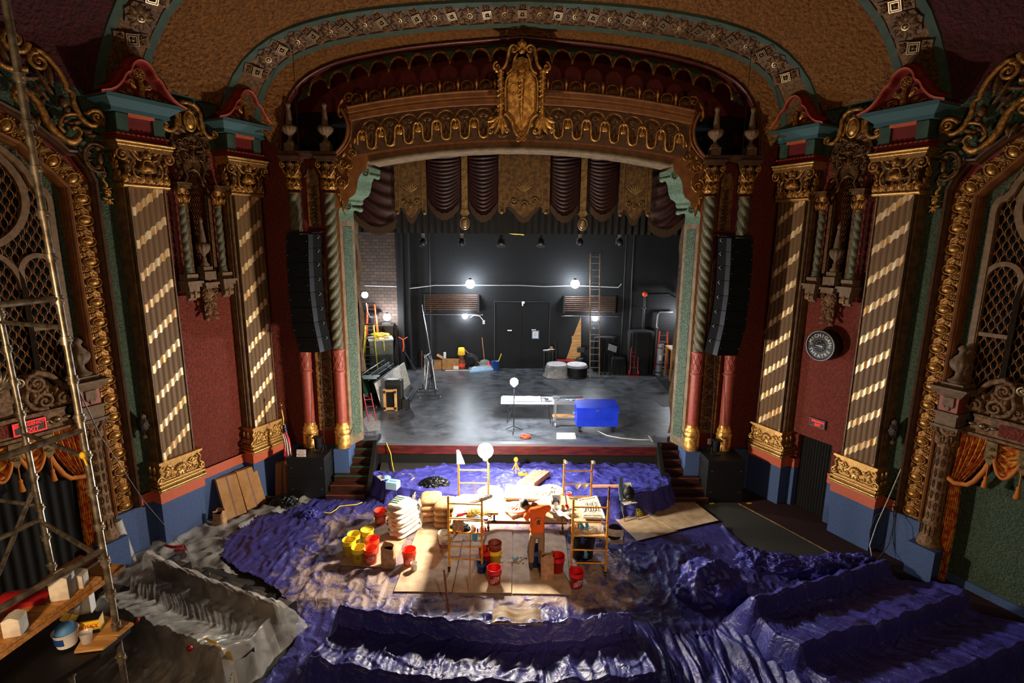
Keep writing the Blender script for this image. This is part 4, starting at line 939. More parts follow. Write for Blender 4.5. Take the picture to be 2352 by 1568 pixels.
def surround():
 t = wthing('arch_surround', 'tall gilt egg-and-leaf arch moulding framing the right grille', 'arch surround', 0)
 b = MB(); p = mir([(x, z) for x, z in ARCH_OUT]); p = [(p[0][0], 1.13)]+p+[(p[-1][0], 1.13)]
 b.sweep(p, [(.02, .35), (.03, .28), (0, .24), (-.035, .26), (-.05, .3), (-.07, .27), (-.1, .32), (-.11, .44)]); b.build('outer_moulding', 'umber', t)
 b = MB(); b.sweep([(a, c) for a, c in mir([(4.3, 1.13), (4.3, 8.4), (4.6, 8.9), (5.3, 9.48), (6.4, 9.79)])], [(-.0, .4), (-.02, .37), (-.04, .42)]); b.build('red_cove', 'red_paint', t)
 b = MB(); p = mir(ARCH_IN)
 b.sweep(p, [(.07, .44), (.06, .34), (.02, .3), (-.01, .32), (-.03, .36), (-.05, .33), (-.08, .4), (-.09, .52)]); b.build('inner_moulding', 'ochre_frame', t)
 E_ = [Vector(q) for q in mir(ARCH_EGG)]; L_ = [0]
 for a, c in zip(E_, E_[1:]): L_.append(L_[-1]+(c-a).length)
 def at_(d):
  k = max(i for i in range(len(L_)-1) if L_[i] <= d); a, c = E_[k], E_[k+1]; return a.lerp(c, (d-L_[k])/(L_[k+1]-L_[k])), (c-a).normalized()
 d = .12; step = .425; egg0 = lf0 = None
 while d < L_[-1]*.62:
  q, tg = at_(d); A = atan2(-(tg.x), tg.y)
  if egg0 is None:
   b = MB(); b.blob(0, .0, 0, .115, .07, .075, 10, 6); egg0 = b.build('egg', 'gold', t); egg = egg0
   b = MB(); b.tube([(.145*cos(w_)-.01, -.02, .1*sin(w_)) for w_ in [2*pi*j/14 for j in range(14)]], .016, 5, True)
   for k in range(5): b.leaf(-.05, .26, pi+(k-2)*.32, .13, .05, .045, .0)
   for k in range(3): b.leaf(-.02, .26, (k-1)*.5, .14, .05, .04, .0)
   for sz in (-1, 1): b.scroll(.12, .215+.05*sz, .045, pi/2*sz, 1.2, .015, -.02, sz); b.scroll(.02, .215+sz*.07, .03, 0, 1, .011, -.02, sz)
   for k in range(3): b.blob(-.19, -.01, -.05+.05*k, .02)
   b.box(-.17, .16, .01, .03, -.2, .225)
   lf0 = b.build('leaf_unit', 'old_gold', t); lf = lf0
  else:
   egg = egg0.copy(); COL.objects.link(egg); lf = lf0.copy(); COL.objects.link(lf)
  for o in (egg, lf): o.location = (q.x, .40, q.y); o.rotation_euler = (0, -A, 0)
  d += step
 return t
sr = surround(); mirror(sr, 'tall gilt egg-and-leaf arch moulding framing the left grille')
def grille():
 t = wthing('organ_grille', 'dark lattice organ grille with round and arched tracery on the right wall', 'grille', 0)
 fr_ = [(5.02, 4.1), (5.02, 7.6), (5.0, 8.0), (5.08, 8.2), (5.22, 8.24), (5.35, 8.6), (5.7, 8.95), (6.1, 9.1), (6.4, 9.12)]
 fr_ = smooth(fr_, 1)
 b = MB(); b.prism(mir(fr_), .505, .515); b.build('void_back', 'void', t)
 b = MB(); b.sweep(mir(fr_), [(-.0, .5), (-.0, .4), (.02, .38), (-.08, .38), (-.1, .42), (-.1, .5)]);
 b.build('frame', 'grille_brown', t)
 b = MB()
 for s_ in (-1, 1): b.box(6.4+s_*.76-.05, 6.4+s_*.76+.05, .4, .5, 4.1, 6.9) if 0 else None
 def arcp(x0, x1, z0, r_=None):
  c = (x0+x1)/2; r_ = (x1-x0)/2; return [(x0, 4.1)]+[(c-r_*cos(q), z0+r_*1.1*sin(q)) for q in [pi*j/12 for j in range(13)]]+[(x1, 4.1)]
 for x0, x1, z0 in ((5.08, 5.66, 6.62), (5.66, 7.14, 6.3), (7.14, 7.72, 6.62)):
  b.sweep(arcp(x0, x1, z0), [(-.045, .5), (-.045, .4), (.045, .4), (.045, .5)])
 b.sweep([(6.4+.98*cos(q), 8.02+.98*sin(q)) for q in [2*pi*j/32 for j in range(32)]], [(-.06, .5), (-.06, .39), (.06, .39), (.06, .5)], True)
 b.box(5.05, 5.66, .42, .5, 5.48, 5.56); b.box(7.14, 7.7, .42, .5, 5.48, 5.56)
 b.build('tracery', 'grille_brown', t)
 b = MB(); px_, pz = .155, .26
 i0 = int((5.06-6.4)/px_)-1
 for i in range(i0, 9):
  for j in range(20):
   for off in (0, 1):
    x = 6.4+(i+.5*off)*px_; z = 4.15+(j+.5*off)*pz
    lim = 9.05-1.2*max(0, abs(x-6.4)-.7)**1.2
    if z > lim or abs(x-6.4) > 1.32: continue
    for s_ in (-1, 1): b.tube([(x, .46, z-pz*.46), (x+s_*px_*.34, .45, z-pz*.12), (x+s_*px_*.3, .45, z+pz*.2), (x, .46, z+pz*.46)], .0085, 3, cap=False)
    b.blob(x, .45, z-pz*.5, .02, .02, .02, 5, 3)
    b.tube([(x-px_*.34, .455, z), (x-px_*.5, .455, z+.0)], .008, 3, cap=False)
 b.build('lattice', 'lattice', t); return t
gr = grille(); mirror(gr, 'dark lattice organ grille with round and arched tracery on the left wall')
def box_column():
 t = wthing('box_column', 'patterned half column carrying a pedestal block beside the right wall curtain', 'column', 5.0)
 b = MB(TX((0, .26, 0))); b.box(-.27, .27, -.3, .3, 0, .76); b.build('plinth', 'blue_paint', t)
 b = MB(TX((0, .26, 0))); b.lathe([(.24, .76), (.25, .82), (.2, .88), (.21, .92), (.175, 1.0), (.175, 1.25), (.19, 1.28), (.165, 1.32), (.155, 2.2), (.15, 3.0), (.165, 3.04), (.15, 3.07)], 20); b.build('shaft', 'brown_relief', t)
 b = MB(TX((0, .26, 0)))
 for k in range(7):
  for c in range(6):
   q0 = -pi/2+(c-2.5)*.6; z = 1.46+.25*k; b.tube([(.165*cos(q0+.11*cos(w_)), .165*sin(q0+.11*cos(w_)), z+.09*sin(w_)) for w_ in [2*pi*j/10 for j in range(10)]], .008, 4, True)
 for c in range(14): q = 2*pi*c/14; b.tube([(.18*cos(q), .18*sin(q), 1.02), (.18*cos(q), .18*sin(q), 1.24)], .013, 4)
 b.build('shaft_pattern', 'bronze', t)
 b = MB(TX((0, .26, 0))); b.lathe([(.15, 3.07), (.17, 3.3), (.23, 3.5)], 14)
 for k in range(8): b.push(RZ(2*pi*k/8)); b.acanthus(0, 3.1, .12, .26, .04, -.16); b.pop()
 for s_ in (-1, 1): b.scroll(s_*.17, 3.44, .07, pi/2, 1.4, .022, -.2, -s_); b.leaf(s_*.05, 3.3, pi/2-s_*.7, .16, .06, .04, -.19)
 b.rosette(0, 3.46, .05, 6, -.2, .03); b.build('capital', 'brown_relief', t)
 b = MB(TX((0, .26, 0))); b.box(-.26, .26, -.26, .26, 3.5, 3.56); b.box(-.19, .19, -.22, .22, 3.56, 3.8); b.box(-.23, .23, -.26, .26, 3.8, 3.85); b.add([(-.2, -.22, 4.18), (.2, -.22, 4.18), (.32, -.33, 4.34), (-.32, -.33, 4.34), (-.2, .25, 4.18), (.2, .25, 4.18), (.32, .25, 4.34), (-.32, .25, 4.34)], [(0, 1, 2, 3), (1, 5, 6, 2), (4, 0, 3, 7), (2, 6, 7, 3)], False); b.box(-.34, .34, -.35, .26, 4.34, 4.39)
 b.build('pedestal_block', 'stone', t)
 b = MB(TX((0, .26, 0))); b.box(-.17, .17, -.2, .2, 3.85, 4.18); b.build('pedestal_die', 'salmon', t)
 b = MB(TX((0, .26, 0))); b.prism([(-.1, 4.17), (.1, 4.17), (.1, 3.98), (.06, 3.94), (.04, 4.0), (.03, 3.9), (0, 3.87), (-.03, 3.9), (-.04, 4.0), (-.06, 3.94), (-.1, 3.98)], -.235, -.2); b.build('lambrequin', 'stone', t)
 u = wthing('pedestal_urn', 'lidded stone urn on the pedestal block in front of the right grille', 'urn', 5.0)
 b = MB(TX((0, .26, 0))); b.box(-.2, .2, -.2, .2, 4.39, 4.47); b.lathe([(.18, 4.47), (.18, 4.5), (.12, 4.54), (.07, 4.6), (.06, 4.68), (.08, 4.72)], 16); b.build('foot', 'stone', u)
 b = MB(TX((0, .26, 0))); b.lathe([(.07, 4.7, 1), (.13, 4.74, 1), (.18, 4.81, 1), (.19, 4.88, 1), (.17, 4.94, 1), (.12, 4.97, 1)], 40, flute=10, fd=.12); b.build('bowl', 'stone', u)
 b = MB(TX((0, .26, 0))); b.lathe([(.15, 4.95), (.13, 5.0), (.07, 5.06), (.05, 5.12), (.085, 5.16), (.085, 5.2), (.04, 5.25), (0, 5.27)], 14); b.build('lid', 'stone', u)
 return t, u
c1, c2 = box_column(); mirror(c1, 'patterned half column carrying a pedestal block beside the left wall curtain'); mirror(c2, 'lidded stone urn on the pedestal block in front of the left grille')
def scroll_pediment():
 t = wthing('scroll_pediment', 'carved scroll pediment with shell and red panel over the right curtain', 'pediment', 6.4)
 b = MB(); b.prism([(-1.16, 3.5), (1.16, 3.5), (1.16, 3.56), (1.02, 3.68), (1.0, 3.86), (-1.0, 3.86), (-1.02, 3.68), (-1.16, 3.56)], .26, .55); b.box(-1.18, 1.18, .2, .55, 3.46, 3.52); b.box(-1.02, 1.02, .22, .55, 3.86, 3.92)
 b.prism([(-1.2, 3.92), (-1.1, 4.25), (-.95, 4.3), (-.8, 4.55), (-.5, 4.68), (0, 4.7), (.5, 4.68), (.8, 4.55), (.95, 4.3), (1.1, 4.25), (1.2, 3.92)], .36, .5)
 b.build('body', 'brown_relief', t)
 b = MB(); b.box(-.58, .58, .24, .3, 3.58, 3.82); b.build('panel', 'red_plaster', t)
 b = MB()
 for s_ in (-1, 1):
  b.scroll(s_*.62, 4.48, .2, pi/2, 1.5, .05, .28, s_); b.curve([(s_*.62, 4.7), (s_*.85, 4.6), (s_*1.0, 4.42), (s_*1.08, 4.3), (s_*1.28, 4.22)], (.075, .04), .3)
  b.scroll(s_*.72, 4.1, .17, 0, 1.5, .045, .3, -s_); b.scroll(s_*1.05, 4.08, .12, pi/2, 1.4, .035, .3, s_); b.scroll(s_*.36, 4.1, .1, 0, 1.2, .03, .3, s_)
  b.curve([(s_*.5, 4.45), (s_*.42, 4.2), (s_*.52, 4.0), (s_*.75, 3.94)], .045, .28)
  for x, z, a, l in ((.6, 4.1, 1.4, .26), (.62, 4.15, 2.0, .24), (.66, 4.2, .9, .2), (.9, 4.2, 1.2, .2), (.9, 4.0, .2, .2), (.3, 4.3, 1.6, .25), (1.1, 3.98, .3, .2), (.45, 3.96, 2.6, .2)): b.leaf(s_*x, z, a if s_ > 0 else pi-a, l, .1, .06, .32)
  for k in range(6): b.blob(s_*(.25+.14*k), .32, 3.98, .04)
 b.box(-.2, .2, .26, .5, 4.0, 4.5); b.rosette(0, 4.42, .1, 8, .24, .04)
 b.build('scrollwork', 'brown_relief', t)
 for s_ in (-1, 1): b = MB(); b.blob(s_*.84, .22, 3.7, .07, .04, .05); b.scroll(s_*.84, 3.7, .11, 0, 1., .022, .25, s_); b.leaf(s_*.72, 3.7, pi if s_ > 0 else 0, .12, .08, .04, .25); b.leaf(s_*.96, 3.7, 0 if s_ > 0 else pi, .14, .08, .04, .25); b.build('cabochon', 'shell_silver', t)
 b = MB(); b.shell(0, 4.55, .36, 13, .22, -.15, pi+.15, .1)
 for s_ in (-1, 1): b.scroll(s_*.32, 4.56, .09, pi/2, 1.4, .035, .2, -s_)
 b.build('shell', 'shell_silver', t); return t
sp = scroll_pediment(); mirror(sp, 'carved scroll pediment with shell and red panel over the left curtain')
def swag(b, x0, x1, z0, drop, y, trim=False, n=7):
 def fn(u, v):
  x = x0+(x1-x0)*u; sagv = sin(pi*u)**.75; z = z0-drop*v*(.34+.66*sagv)-.02*(1-sagv)
  return (x+(.12*(x1-x0))*(.5-u)*v, y-.05*sin(v*pi*n)*sagv**.5-.07*v*sagv, z)
 b.grid(24, 42, fn)
def curtains(side):
 nm = 'left' if side < 0 else 'right'
 t = wthing('festoon_curtain', 'gold and rust brocade swags and tied side drape on the %s wall' % nm, 'curtain', 6.4)
 b = MB()
 def fn(u, v):   # tied drape: gathers in towards s=-1.2 at z 2.3 then hangs
  z = 3.44-3.42*v
  if z > 2.35: k = (3.44-z)/1.09; wL, wR = -1.24, -.62-.42*k**1.6
  else: k = (2.35-z)/2.35; wL, wR = -1.24-.02*k, -1.04+.03*sin(k*3)
  x = wL+(wR-wL)*u; return (x, .3+.045*sin(u*2*pi*6+v*2), z)
 b.grid(60, 50, fn); b.build('side_drape', 'brocade', t)
 b = MB(); b.tube([(-1.0, .22, 2.38), (-.9, .2, 2.4), (-.8, .22, 2.52), (-.68, .24, 2.8), (-.6, .26, 3.1)], .05, 6); b.tube([(-1.27, .22, 2.42), (-1.12, .18, 2.36), (-.98, .22, 2.38)], .05, 6); b.build('drape_trim', 'brocade_trim', t)
 for k, (x0, x1) in enumerate(((-.62, -.1), (-.1, .42), (.42, .94))):
  b = MB(); swag(b, x0+.03, x1-.03, 3.42, .62, .3); b.build('swag', 'brocade', t)
  b = MB(); b.tube([(x0+.05+(x1-x0-.1)*u, .2+.03*(1-sin(pi*u)), 3.42-.62*(.34+.66*sin(pi*u)**.75)-.03) for u in [j/14 for j in range(15)]], .035, 5); b.build('swag_trim', 'brocade_trim', t)
 for x in (-.62, -.1, .42):
  b = MB(); b.prism([(x-.09, 3.44), (x+.09, 3.44), (x+.1, 3.1), (x+.02, 2.95), (x-.02, 2.95), (x-.1, 3.1)], .2, .3); b.scroll(x, 3.12, .05, 0, 1.2, .015, .17); b.scroll(x, 3.3, .04, 0, 1.2, .013, .17, -1); b.build('jabot', 'brass_cloth', t)
  b = MB(); b.tube([(x, .2, 2.98), (x+.01, .18, 2.7)], .012, 5); b.lathe([(.0, .0), (.03, -.02), (.04, -.06), (.03, -.08), (.06, -.26), (.0, -.27)], 10, (x+.01, .18, 2.74)); b.build('tassel', 'brocade_trim', t)
 if side < 0:
  b = MB()
  def fn2(u, v): return (-1.3+2.6*u, .38+.03*sin(u*2*pi*14), 3.4-3.38*v)
  b.grid(140, 4, fn2); b.build('black_drape', 'black_cloth', t)
 else:
  b = MB()
  def fn(u, v):
   z = 3.0-3.0*v; return (.42+.35*u+.3*v**.5, .3+.04*sin(u*2*pi*4), z)
  b.grid(40, 20, fn); b.build('far_drape', 'brocade', t)
 return t
curtains(1)
tl = curtains(-1); l = tl.location; tl.location = (-l.x, l.y, l.z); tl.rotation_euler.z = -WROT; tl.scale = (-1, 1, 1)
def shoulder():
 t = wthing('scrollwork', 'massive curling acanthus scrollwork climbing the arch on the right wall', 'plaster ornament', 0)
 b = MB()
 b.curve([(4.02, 9.52), (3.98, 9.66), (4.06, 9.8), (4.2, 9.78), (4.3, 9.7)], .05, .18); b.scroll(4.12, 9.68, .1, pi, 1.3, .04, .16)
 b.curve([(4.06, 9.56), (4.25, 9.5), (4.4, 9.6), (4.5, 9.82), (4.52, 10.05), (4.6, 10.1), (4.62, 10.25), (4.75, 10.5), (4.95, 10.68), (5.1, 10.6)], .055, .16)
 b.scroll(5.0, 10.48, .16, pi/2, 1.6, .05, .14, -1)
 b.curve([(4.5, 9.24), (4.62, 9.12), (4.85, 9.22), (5.0, 9.45), (5.1, 9.75), (5.3, 9.95), (5.45, 9.85)], .075, .16); b.scroll(5.35, 9.78, .13, pi/2, 1.5, .045, .14, -1)
 b.curve([(4.5, 9.24), (4.45, 9.34), (4.52, 9.42), (4.6, 9.36)], .04, .16); b.curve([(4.3, 9.5), (4.45, 9.66), (4.7, 9.6), (4.8, 9.4), (4.72, 9.28)], .035, .16)
 b.scroll(5.35, 10.75, .22, pi, 1.5, .06, .12); b.curve([(5.2, 10.3), (5.5, 10.25), (5.8, 10.4)], .06, .14)
 b.build('main_scroll', 'old_gold', t)
 b = MB()
 b.tube([(4.2+.23*cos(q), .2, 8.88+.28*sin(q)) for q in [-2.0+4.2*j/16 for j in range(17)]], .035, 6)
 b.tube([(4.2+.17*cos(q), .22, 8.88+.22*sin(q)) for q in [-2.0+4.2*j/16 for j in range(17)]], .02, 6)
 b.scroll(4.12, 8.58, .07, 0, 1.2, .025, .2); b.scroll(4.05, 9.14, .06, pi, 1.1, .02, .2, -1)
 b.blob(4.16, .22, 9.08, .06); b.blob(4.12, .24, 8.88, .06, .05, .13); b.blob(4.17, .24, 8.7, .07, .05, .08)
 for x, z, a, l in ((4.25, 8.95, .4, .15), (4.25, 8.85, -.3, .15), (4.2, 8.7, -.6, .15), (4.1, 8.75, -1.9, .15), (4.08, 8.98, 2.6, .12), (4.2, 9.1, .8, .12)): b.leaf(x, z, a, l, .07, .05, .26)
 b.build('medallion', 'bronze', t)
 b = MB()
 b.curve([(4.06, 8.55), (4.12, 8.48), (4.08, 8.4)], .022, .24); b.blob(4.06, .26, 8.36, .035, .04, .07)
 for z, w_ in ((8.28, .1), (8.18, .07), (8.06, .12)):
  for a in (.3, pi-.3, -.9, pi+.9, -pi/2): b.leaf(4.05, z, a, w_, .05, .05, .26)
  b.blob(4.05, .24, z, .03)
 b.build('husk_drop', 'gold', t)
 b = MB()
 b.blob(4.66, .2, 9.85, .09, .08, .12); b.blob(4.62, .2, 9.72, .07, .07, .1); b.blob(4.58, .22, 9.48, .08, .07, .06)
 for x, z, a, l in ((4.8, 10.1, 1.5, .4), (4.85, 10.0, 1.1, .4), (4.8, 9.95, .9, .3), (4.95, 9.9, -1.1, .3), (5.1, 10.1, -2.2, .35), (5.0, 10.2, -.2, .3), (5.25, 9.55, -1.9, .3), (5.1, 9.55, -1.4, .25), (4.55, 9.5, 2.8, .2), (4.4, 9.4, 3.4, .2), (4.3, 9.3, 3.0, .2), (5.4, 10.3, 1.2, .4), (5.55, 10.1, .5, .4), (4.6, 9.56, -.5, .15), (4.7, 9.5, -.9, .15)): b.leaf(x, z, a, l, .12, .07, .22)
 b.build('foliage', 'bronze', t); return t
sh = shoulder(); mirror(sh, 'massive curling acanthus scrollwork climbing the arch on the left wall')
def sconce():
 t = wthing('wall_lantern', 'small dark iron lantern on the green strip of the right wall', 'lantern', 4.02)
 b = MB(); b.lathe([(.0, 2.8), (.03, 2.86), (.06, 2.92), (.11, 2.98), (.12, 3.18), (.07, 3.28), (.03, 3.34), (0, 3.4)], 8, (0, .16, 0), False); b.build('body', 'dark_metal', t)
 b = MB()
 for k in range(4): b.tube([(.04*cos(w_)+.035*cos(k*pi/2), .04, 3.08+.04*sin(w_)+.035*sin(k*pi/2)) for w_ in [2*pi*j/8 for j in range(8)]], .007, 4, True)
 b.build('quatrefoil', 'stone', t)
 b = MB(); b.tube([(0, .35, 3.2), (0, .26, 3.24), (0, .16, 3.3)], .02, 6); b.acanthus(0, 3.25, .15, .12, .03, .1); b.acanthus(0, 2.76, .12, .12, .03, .14); b.build('bracket', 'bronze', t); return t
sc1 = sconce(); mirror(sc1, 'small dark iron lantern on the green strip of the left wall')
t = wthing('clock_sign', 'round black illuminated-style clock sign lettered around its dial on the right red wall', 'clock', 2.1)
C_ = TX((0, .0, 4.72)) @ RX(pi/2)
b = MB(C_); b.lathe([(.0, -.34), (.37, -.34), (.39, -.32), (.39, -.02), (.37, .0), (.3, .01), (0, .01)], 40); b.build('drum', 'black_box', t)
b = MB(C_); b.tube([(.375*cos(q), .375*sin(q), .01) for q in [2*pi*j/40 for j in range(40)]], .022, 6, True); b.build('rim', 'dull_steel', t)
b = MB(C_); b.lathe([(0, .016), (.15, .016), (.155, .01)], 28); b.build('dial', 'dark_metal', t)
b = MB(C_)
for txt, a0, rr_, flip in (('MICHIGAN', pi/2, .265, False), ('THEATRE', -pi/2, .265, True)):
 n = len(txt)
 for i, ch in enumerate(txt):
  q = (a0-(i-(n-1)/2)*.36) if not flip else (a0+(i-(n-1)/2)*.37)
  b.text(ch, .125, TX((rr_*cos(q), rr_*sin(q), .014)) @ RZ(q-pi/2 if not flip else q+pi/2), depth=.004)
for q, tx_ in ((pi, 'EST'), (0, '1930')): b.text(tx_, .05, TX((.24*cos(q), 0, .014)), depth=.003)
b.build('lettering', 'white', t)
b = MB(C_)
for k in range(12): q = 2*pi*k/12; b.text(str(12 if k == 0 else k), .035, TX((.12*sin(q), .12*cos(q), .02)), depth=.002)
b.build('numerals', 'white', t)
b = MB(C_); b.box(-.11, .02, -.006, .006, .022, .026); b.push(RZ(-.12)); b.box(-.01, .08, -.008, .008, .026, .03); b.pop(); b.build('hands', 'white', t)
t = wthing('exit_sign', 'small red lit exit sign above the dark doorway in the right wall', 'exit sign', 2.07)
b = MB(); b.box(-.23, .23, .3, .36, 2.48, 2.72); b.build('case', 'black_box', t)
b = MB(); b.sweep([(-.21, 2.5), (.21, 2.5), (.21, 2.7), (-.21, 2.7)], [(0, .3), (0, .285), (.015, .285), (.015, .3)], True); b.build('border', 'red_gloss', t)
b = MB(); b.text('EMERGENCY', .062, TX((.02, .295, 2.64)) @ FRONT); b.text('EXIT', .08, TX((.02, .295, 2.555)) @ FRONT); b.build('lettering', 'led_red', t)
t = thing('exit_sign', 'red lit emergency exit sign on the frieze over the left wall curtain', 'exit sign', wloc(6.02, 0, 0, -1), -WROT)
b = MB(); b.box(-.27, .27, .2, .28, 3.56, 3.82); b.build('case', 'black_box', t)
b = MB(); b.sweep([(-.26, 3.57), (.26, 3.57), (.26, 3.81), (-.26, 3.81)], [(0, .2), (0, .185), (.014, .185), (.014, .2)], True); b.build('border', 'led_red', t)
b = MB(); b.text('EMERGENCY', .085, TX((0, .195, 3.745)) @ FRONT); b.text('EXIT', .11, TX((.03, .195, 3.635)) @ FRONT); b.build('lettering', 'led_red', t)
mb = MB(Matrix.Translation(wloc(0)) @ RZ(WROT))
def fn(u, v): return (1.57+.96*u, .5+.02*sin(u*2*pi*12), 2.13*v)
mb.grid(120, 2, fn); o = struct('door_1', mb, 'black_cloth')
# ================================================================ the stage
SZ, YB = 1.2, 24.8
def K5(x, y): return (780+x/2.868, 500+y/2.868)
def K4(x, y): return (800+x/5.6, 680+y/5.6)
def KR(x, y): return (1180+x/3.41, 560+y/3.41)
def K8(x, y): return (780+x/2.761, 1000+y/2.761)
def base(p, z=SZ):
 q = aZ(*p, z); k = min(1, 24.42/q.y); return (q.x*k, q.y*k, z)
t = thing('stage', 'raised black stage platform with a mahogany front board', 'stage', (0, 15.35, 0))
b = MB(TX((0, -15.35, 0))); b.slab([(-4.32, 15.42), (4.36, 15.42), (4.36, 15.95), (8.2, 15.95), (8.2, YB), (-8.2, YB), (-8.2, 15.95), (-4.32, 15.95)], 1.12, SZ); b.build('deck', 'stage_deck', t)
b = MB(TX((0, -15.35, 0))); b.box(-4.3, 4.34, 15.36, 15.48, .84, 1.14); b.build('front_board', 'mahogany', t)
b = MB(TX((0, -15.35, 0))); b.box(-4.34, 4.38, 15.3, 15.5, 1.14, 1.215); b.build('nosing', 'dull_steel', t)
b = MB(TX((0, -15.35, 0))); b.box(-4.3, 4.3, 15.75, 15.8, 0, .84); b.box(-8, 8, 15.97, 16, 0, 1.12); b.build('under_stage_wall', 'void', t)
mb = MB(); mb.m = 0; mb.box(-4.9, 8.4, YB, YB+.3, 1.2, 10.5); mb.m = 1; mb.box(-8.4, -5.35, YB-.25, YB+.3, 1.2, 10.5)
struct('wall_back', mb, ['black_brick', 'bare_brick'])
mb = MB(); mb.box(-5.4, -4.85, YB-.45, YB, 1.2, 10.5); mb.box(-5.2, -5.1, YB-.6, YB-.4, 1.2, 9.5); struct('trim_pier', mb, 'wall_black')
mb = MB(); mb.m = 0; mb.box(-8.4, -8.2, 15.4, YB, 0, 10.5); mb.box(8.2, 8.4, 15.4, YB, 0, 10.5); mb.m = 1; mb.box(-8.2, 8.2, 15.6, YB+.3, 10.4, 10.6)
struct('wall_stage_sides', mb, ['bare_brick', 'void'])
mb = MB(); mb.m = 0; mb.box(7.35, 7.6, 22.6, 24.4, 4.3, 8.5); struct('wall_stage_right', mb, ['bare_brick'])
mb = MB(); mb.box(-8.3, -5.05, 15.45, 15.7, 0, 9.3); mb.box(5.05, 8.3, 15.45, 15.7, 0, 9.3); struct('wall_proscenium_rear', mb, 'wall_black')
for x0, x1 in ((-2.6, -2.55), (-.95, -.9), (1.55, 1.6), (3.1, 3.15), (4.62, 4.7)):
 pass
mb = MB(); mb.tube([(5.35, YB-.12, 1.3), (5.35, YB-.12, 10.3)], .045, 8); o = mb.build('wall_pipe', 'dark_metal'); tag(o, 'long dark vertical pipe on the back wall right of the tall ladder', 'pipe')
mb = MB(); mb.tube([(5.0, YB-.1, 1.3), (5.0, YB-.1, 10.3)], .03, 8); o = mb.build('wall_pipe', 'black'); tag(o, 'thin black vertical pipe on the back wall, just left of the thicker one', 'pipe')
mb = MB(); mb.tube([(-3.95, YB-.1, 1.3), (-3.95, YB-.1, 10.3)], .035, 8); o = mb.build('wall_pipe', 'dark_metal'); tag(o, 'dark vertical pipe on the back wall left of the left radiator', 'pipe')
t = thing('standpipe', 'grey pipe with a red valve rising beside the right stage wall', 'pipe', (5.95, YB-.2, SZ))
b = MB(); b.tube([(0, 0, 0), (0, 0, 3.55)], .06, 8); b.lathe([(.11, 2.95), (.11, 3.0)], 10); b.build('riser', 'dark_metal', t)
b = MB(); b.blob(0, 0, 3.6, .13); b.tube([(0, 0, 3.6), (0, -.15, 3.6)], .06, 8); b.build('valve', 'cord_orange', t)
b = MB(); b.tube([(.1, 0, 3.6), (1.1, 0, 3.62), (1.5, 0, 3.4)], .05, 8); b.build('branch', 'dark_metal', t)
mb = MB(); mb.tube([(6.6, YB-.15, 1.2), (6.6, YB-.15, 3.85), (6.7, YB-.15, 3.98), (7.3, YB-.15, 3.98)], .055, 8); mb.lathe([(.1, 0), (.1, .04)], 10, (6.6, YB-.15, 3.2)); tag(mb.build('bent_pipe', 'steel'), 'shiny bent pipe behind the right step ladder', 'pipe')
t = thing('stage_door', 'large black double loading doors in the middle of the back wall', 'door', (.32, YB-.06, SZ))
b = MB(); b.box(-1.27, -.01, 0, .05, .05, 3.15); b.build('door_leaf', 'wall_black', t); b = MB(); b.box(.01, 1.27, 0, .05, .05, 3.15); b.build('door_leaf', 'wall_black', t)
b = MB(); b.sweep([(1.3, .0), (1.3, 3.2), (-1.3, 3.2), (-1.3, 0)], [(0, .02), (0, -.02), (.03, -.02), (.03, .02)]); b.build('door_frame', 'dark_metal', t)
b = MB(); b.box(-.68, -.48, -.04, 0, 1.82, 1.85); b.build('pull_handle', 'steel', t); b = MB(); b.box(.45, .65, -.04, 0, 1.86, 1.89); b.build('pull_handle', 'steel', t)
b = MB(); b.box(-.02, .1, -.05, 0, 3.12, 3.2); b.box(-.01, .03, -.05, 0, 3.0, 3.15); b.build('latch', 'steel', t)
mb = MB(); mb.box(1.3, 1.33, YB-.08, YB-.07, 1.25, 4.3)
q = aY(*K5(1290, 770), YB-.1)
t = thing('notice', 'white paper notice taped with blue on the right loading door', 'notice', (q.x, YB-.1, q.z))
b = MB(); b.box(-.17, .17, .0, .01, -.2, .2); b.build('tape_border', 'tape_blue', t); b = MB(); b.box(-.125, .125, -.006, .0, -.16, .155); b.build('sheet', 'paper', t)
b = MB(); [b.box(-.08, .08-.03*(k % 3), -.009, -.006, .09-.035*k, .1-.035*k) for k in range(6)]; b.build('print', 'red_gloss', t)
def radiator(p0, p1, label):
 a, c = aY(*p0, YB-.2), aY(*p1, YB-.2); t = thing('wall_radiator', label, 'radiator', ((a.x+c.x)/2, YB-.2, c.z)); w_ = (c.x-a.x)/2; h = a.z-c.z
 for k in range(8): b = MB(); b.tube([(-w_, 0, h*k/7), (w_, 0, h*k/7)], .028, 6); b.build('heating_pipe', 'umber', t)
 for s_ in (-1, 1): b = MB(); b.box(s_*w_-.04, s_*w_+.04, -.05, .18, -.12, h+.05); b.build('end_bracket', 'dark_metal', t)
 b = MB(); b.tube([(-w_-.1, .05, -.25), (w_+.2, .05, -.25)], .025, 6); b.build('feed_pipe', 'steel', t)
radiator(K5(560, 508), K5(915, 605), 'long ribbed radiator high on the back wall, left of the doors')
radiator(K5(1480, 520), K5(1812, 615), 'long ribbed radiator high on the back wall, behind the tall ladder')
q = [aY(px, py, YB-.35) for px, py in ((838, 656), (910, 658), (935, 663), (1000, 655), (1080, 655), (1190, 655), (1250, 658), (1321, 656), (1420, 660), (1427, 652))]
mb = MB(); mb.tube(q, .018, 5); tag(mb.build('festoon_cable', 'cord_white'), 'pale cable strung across the back wall between the two high work lights', 'cable')
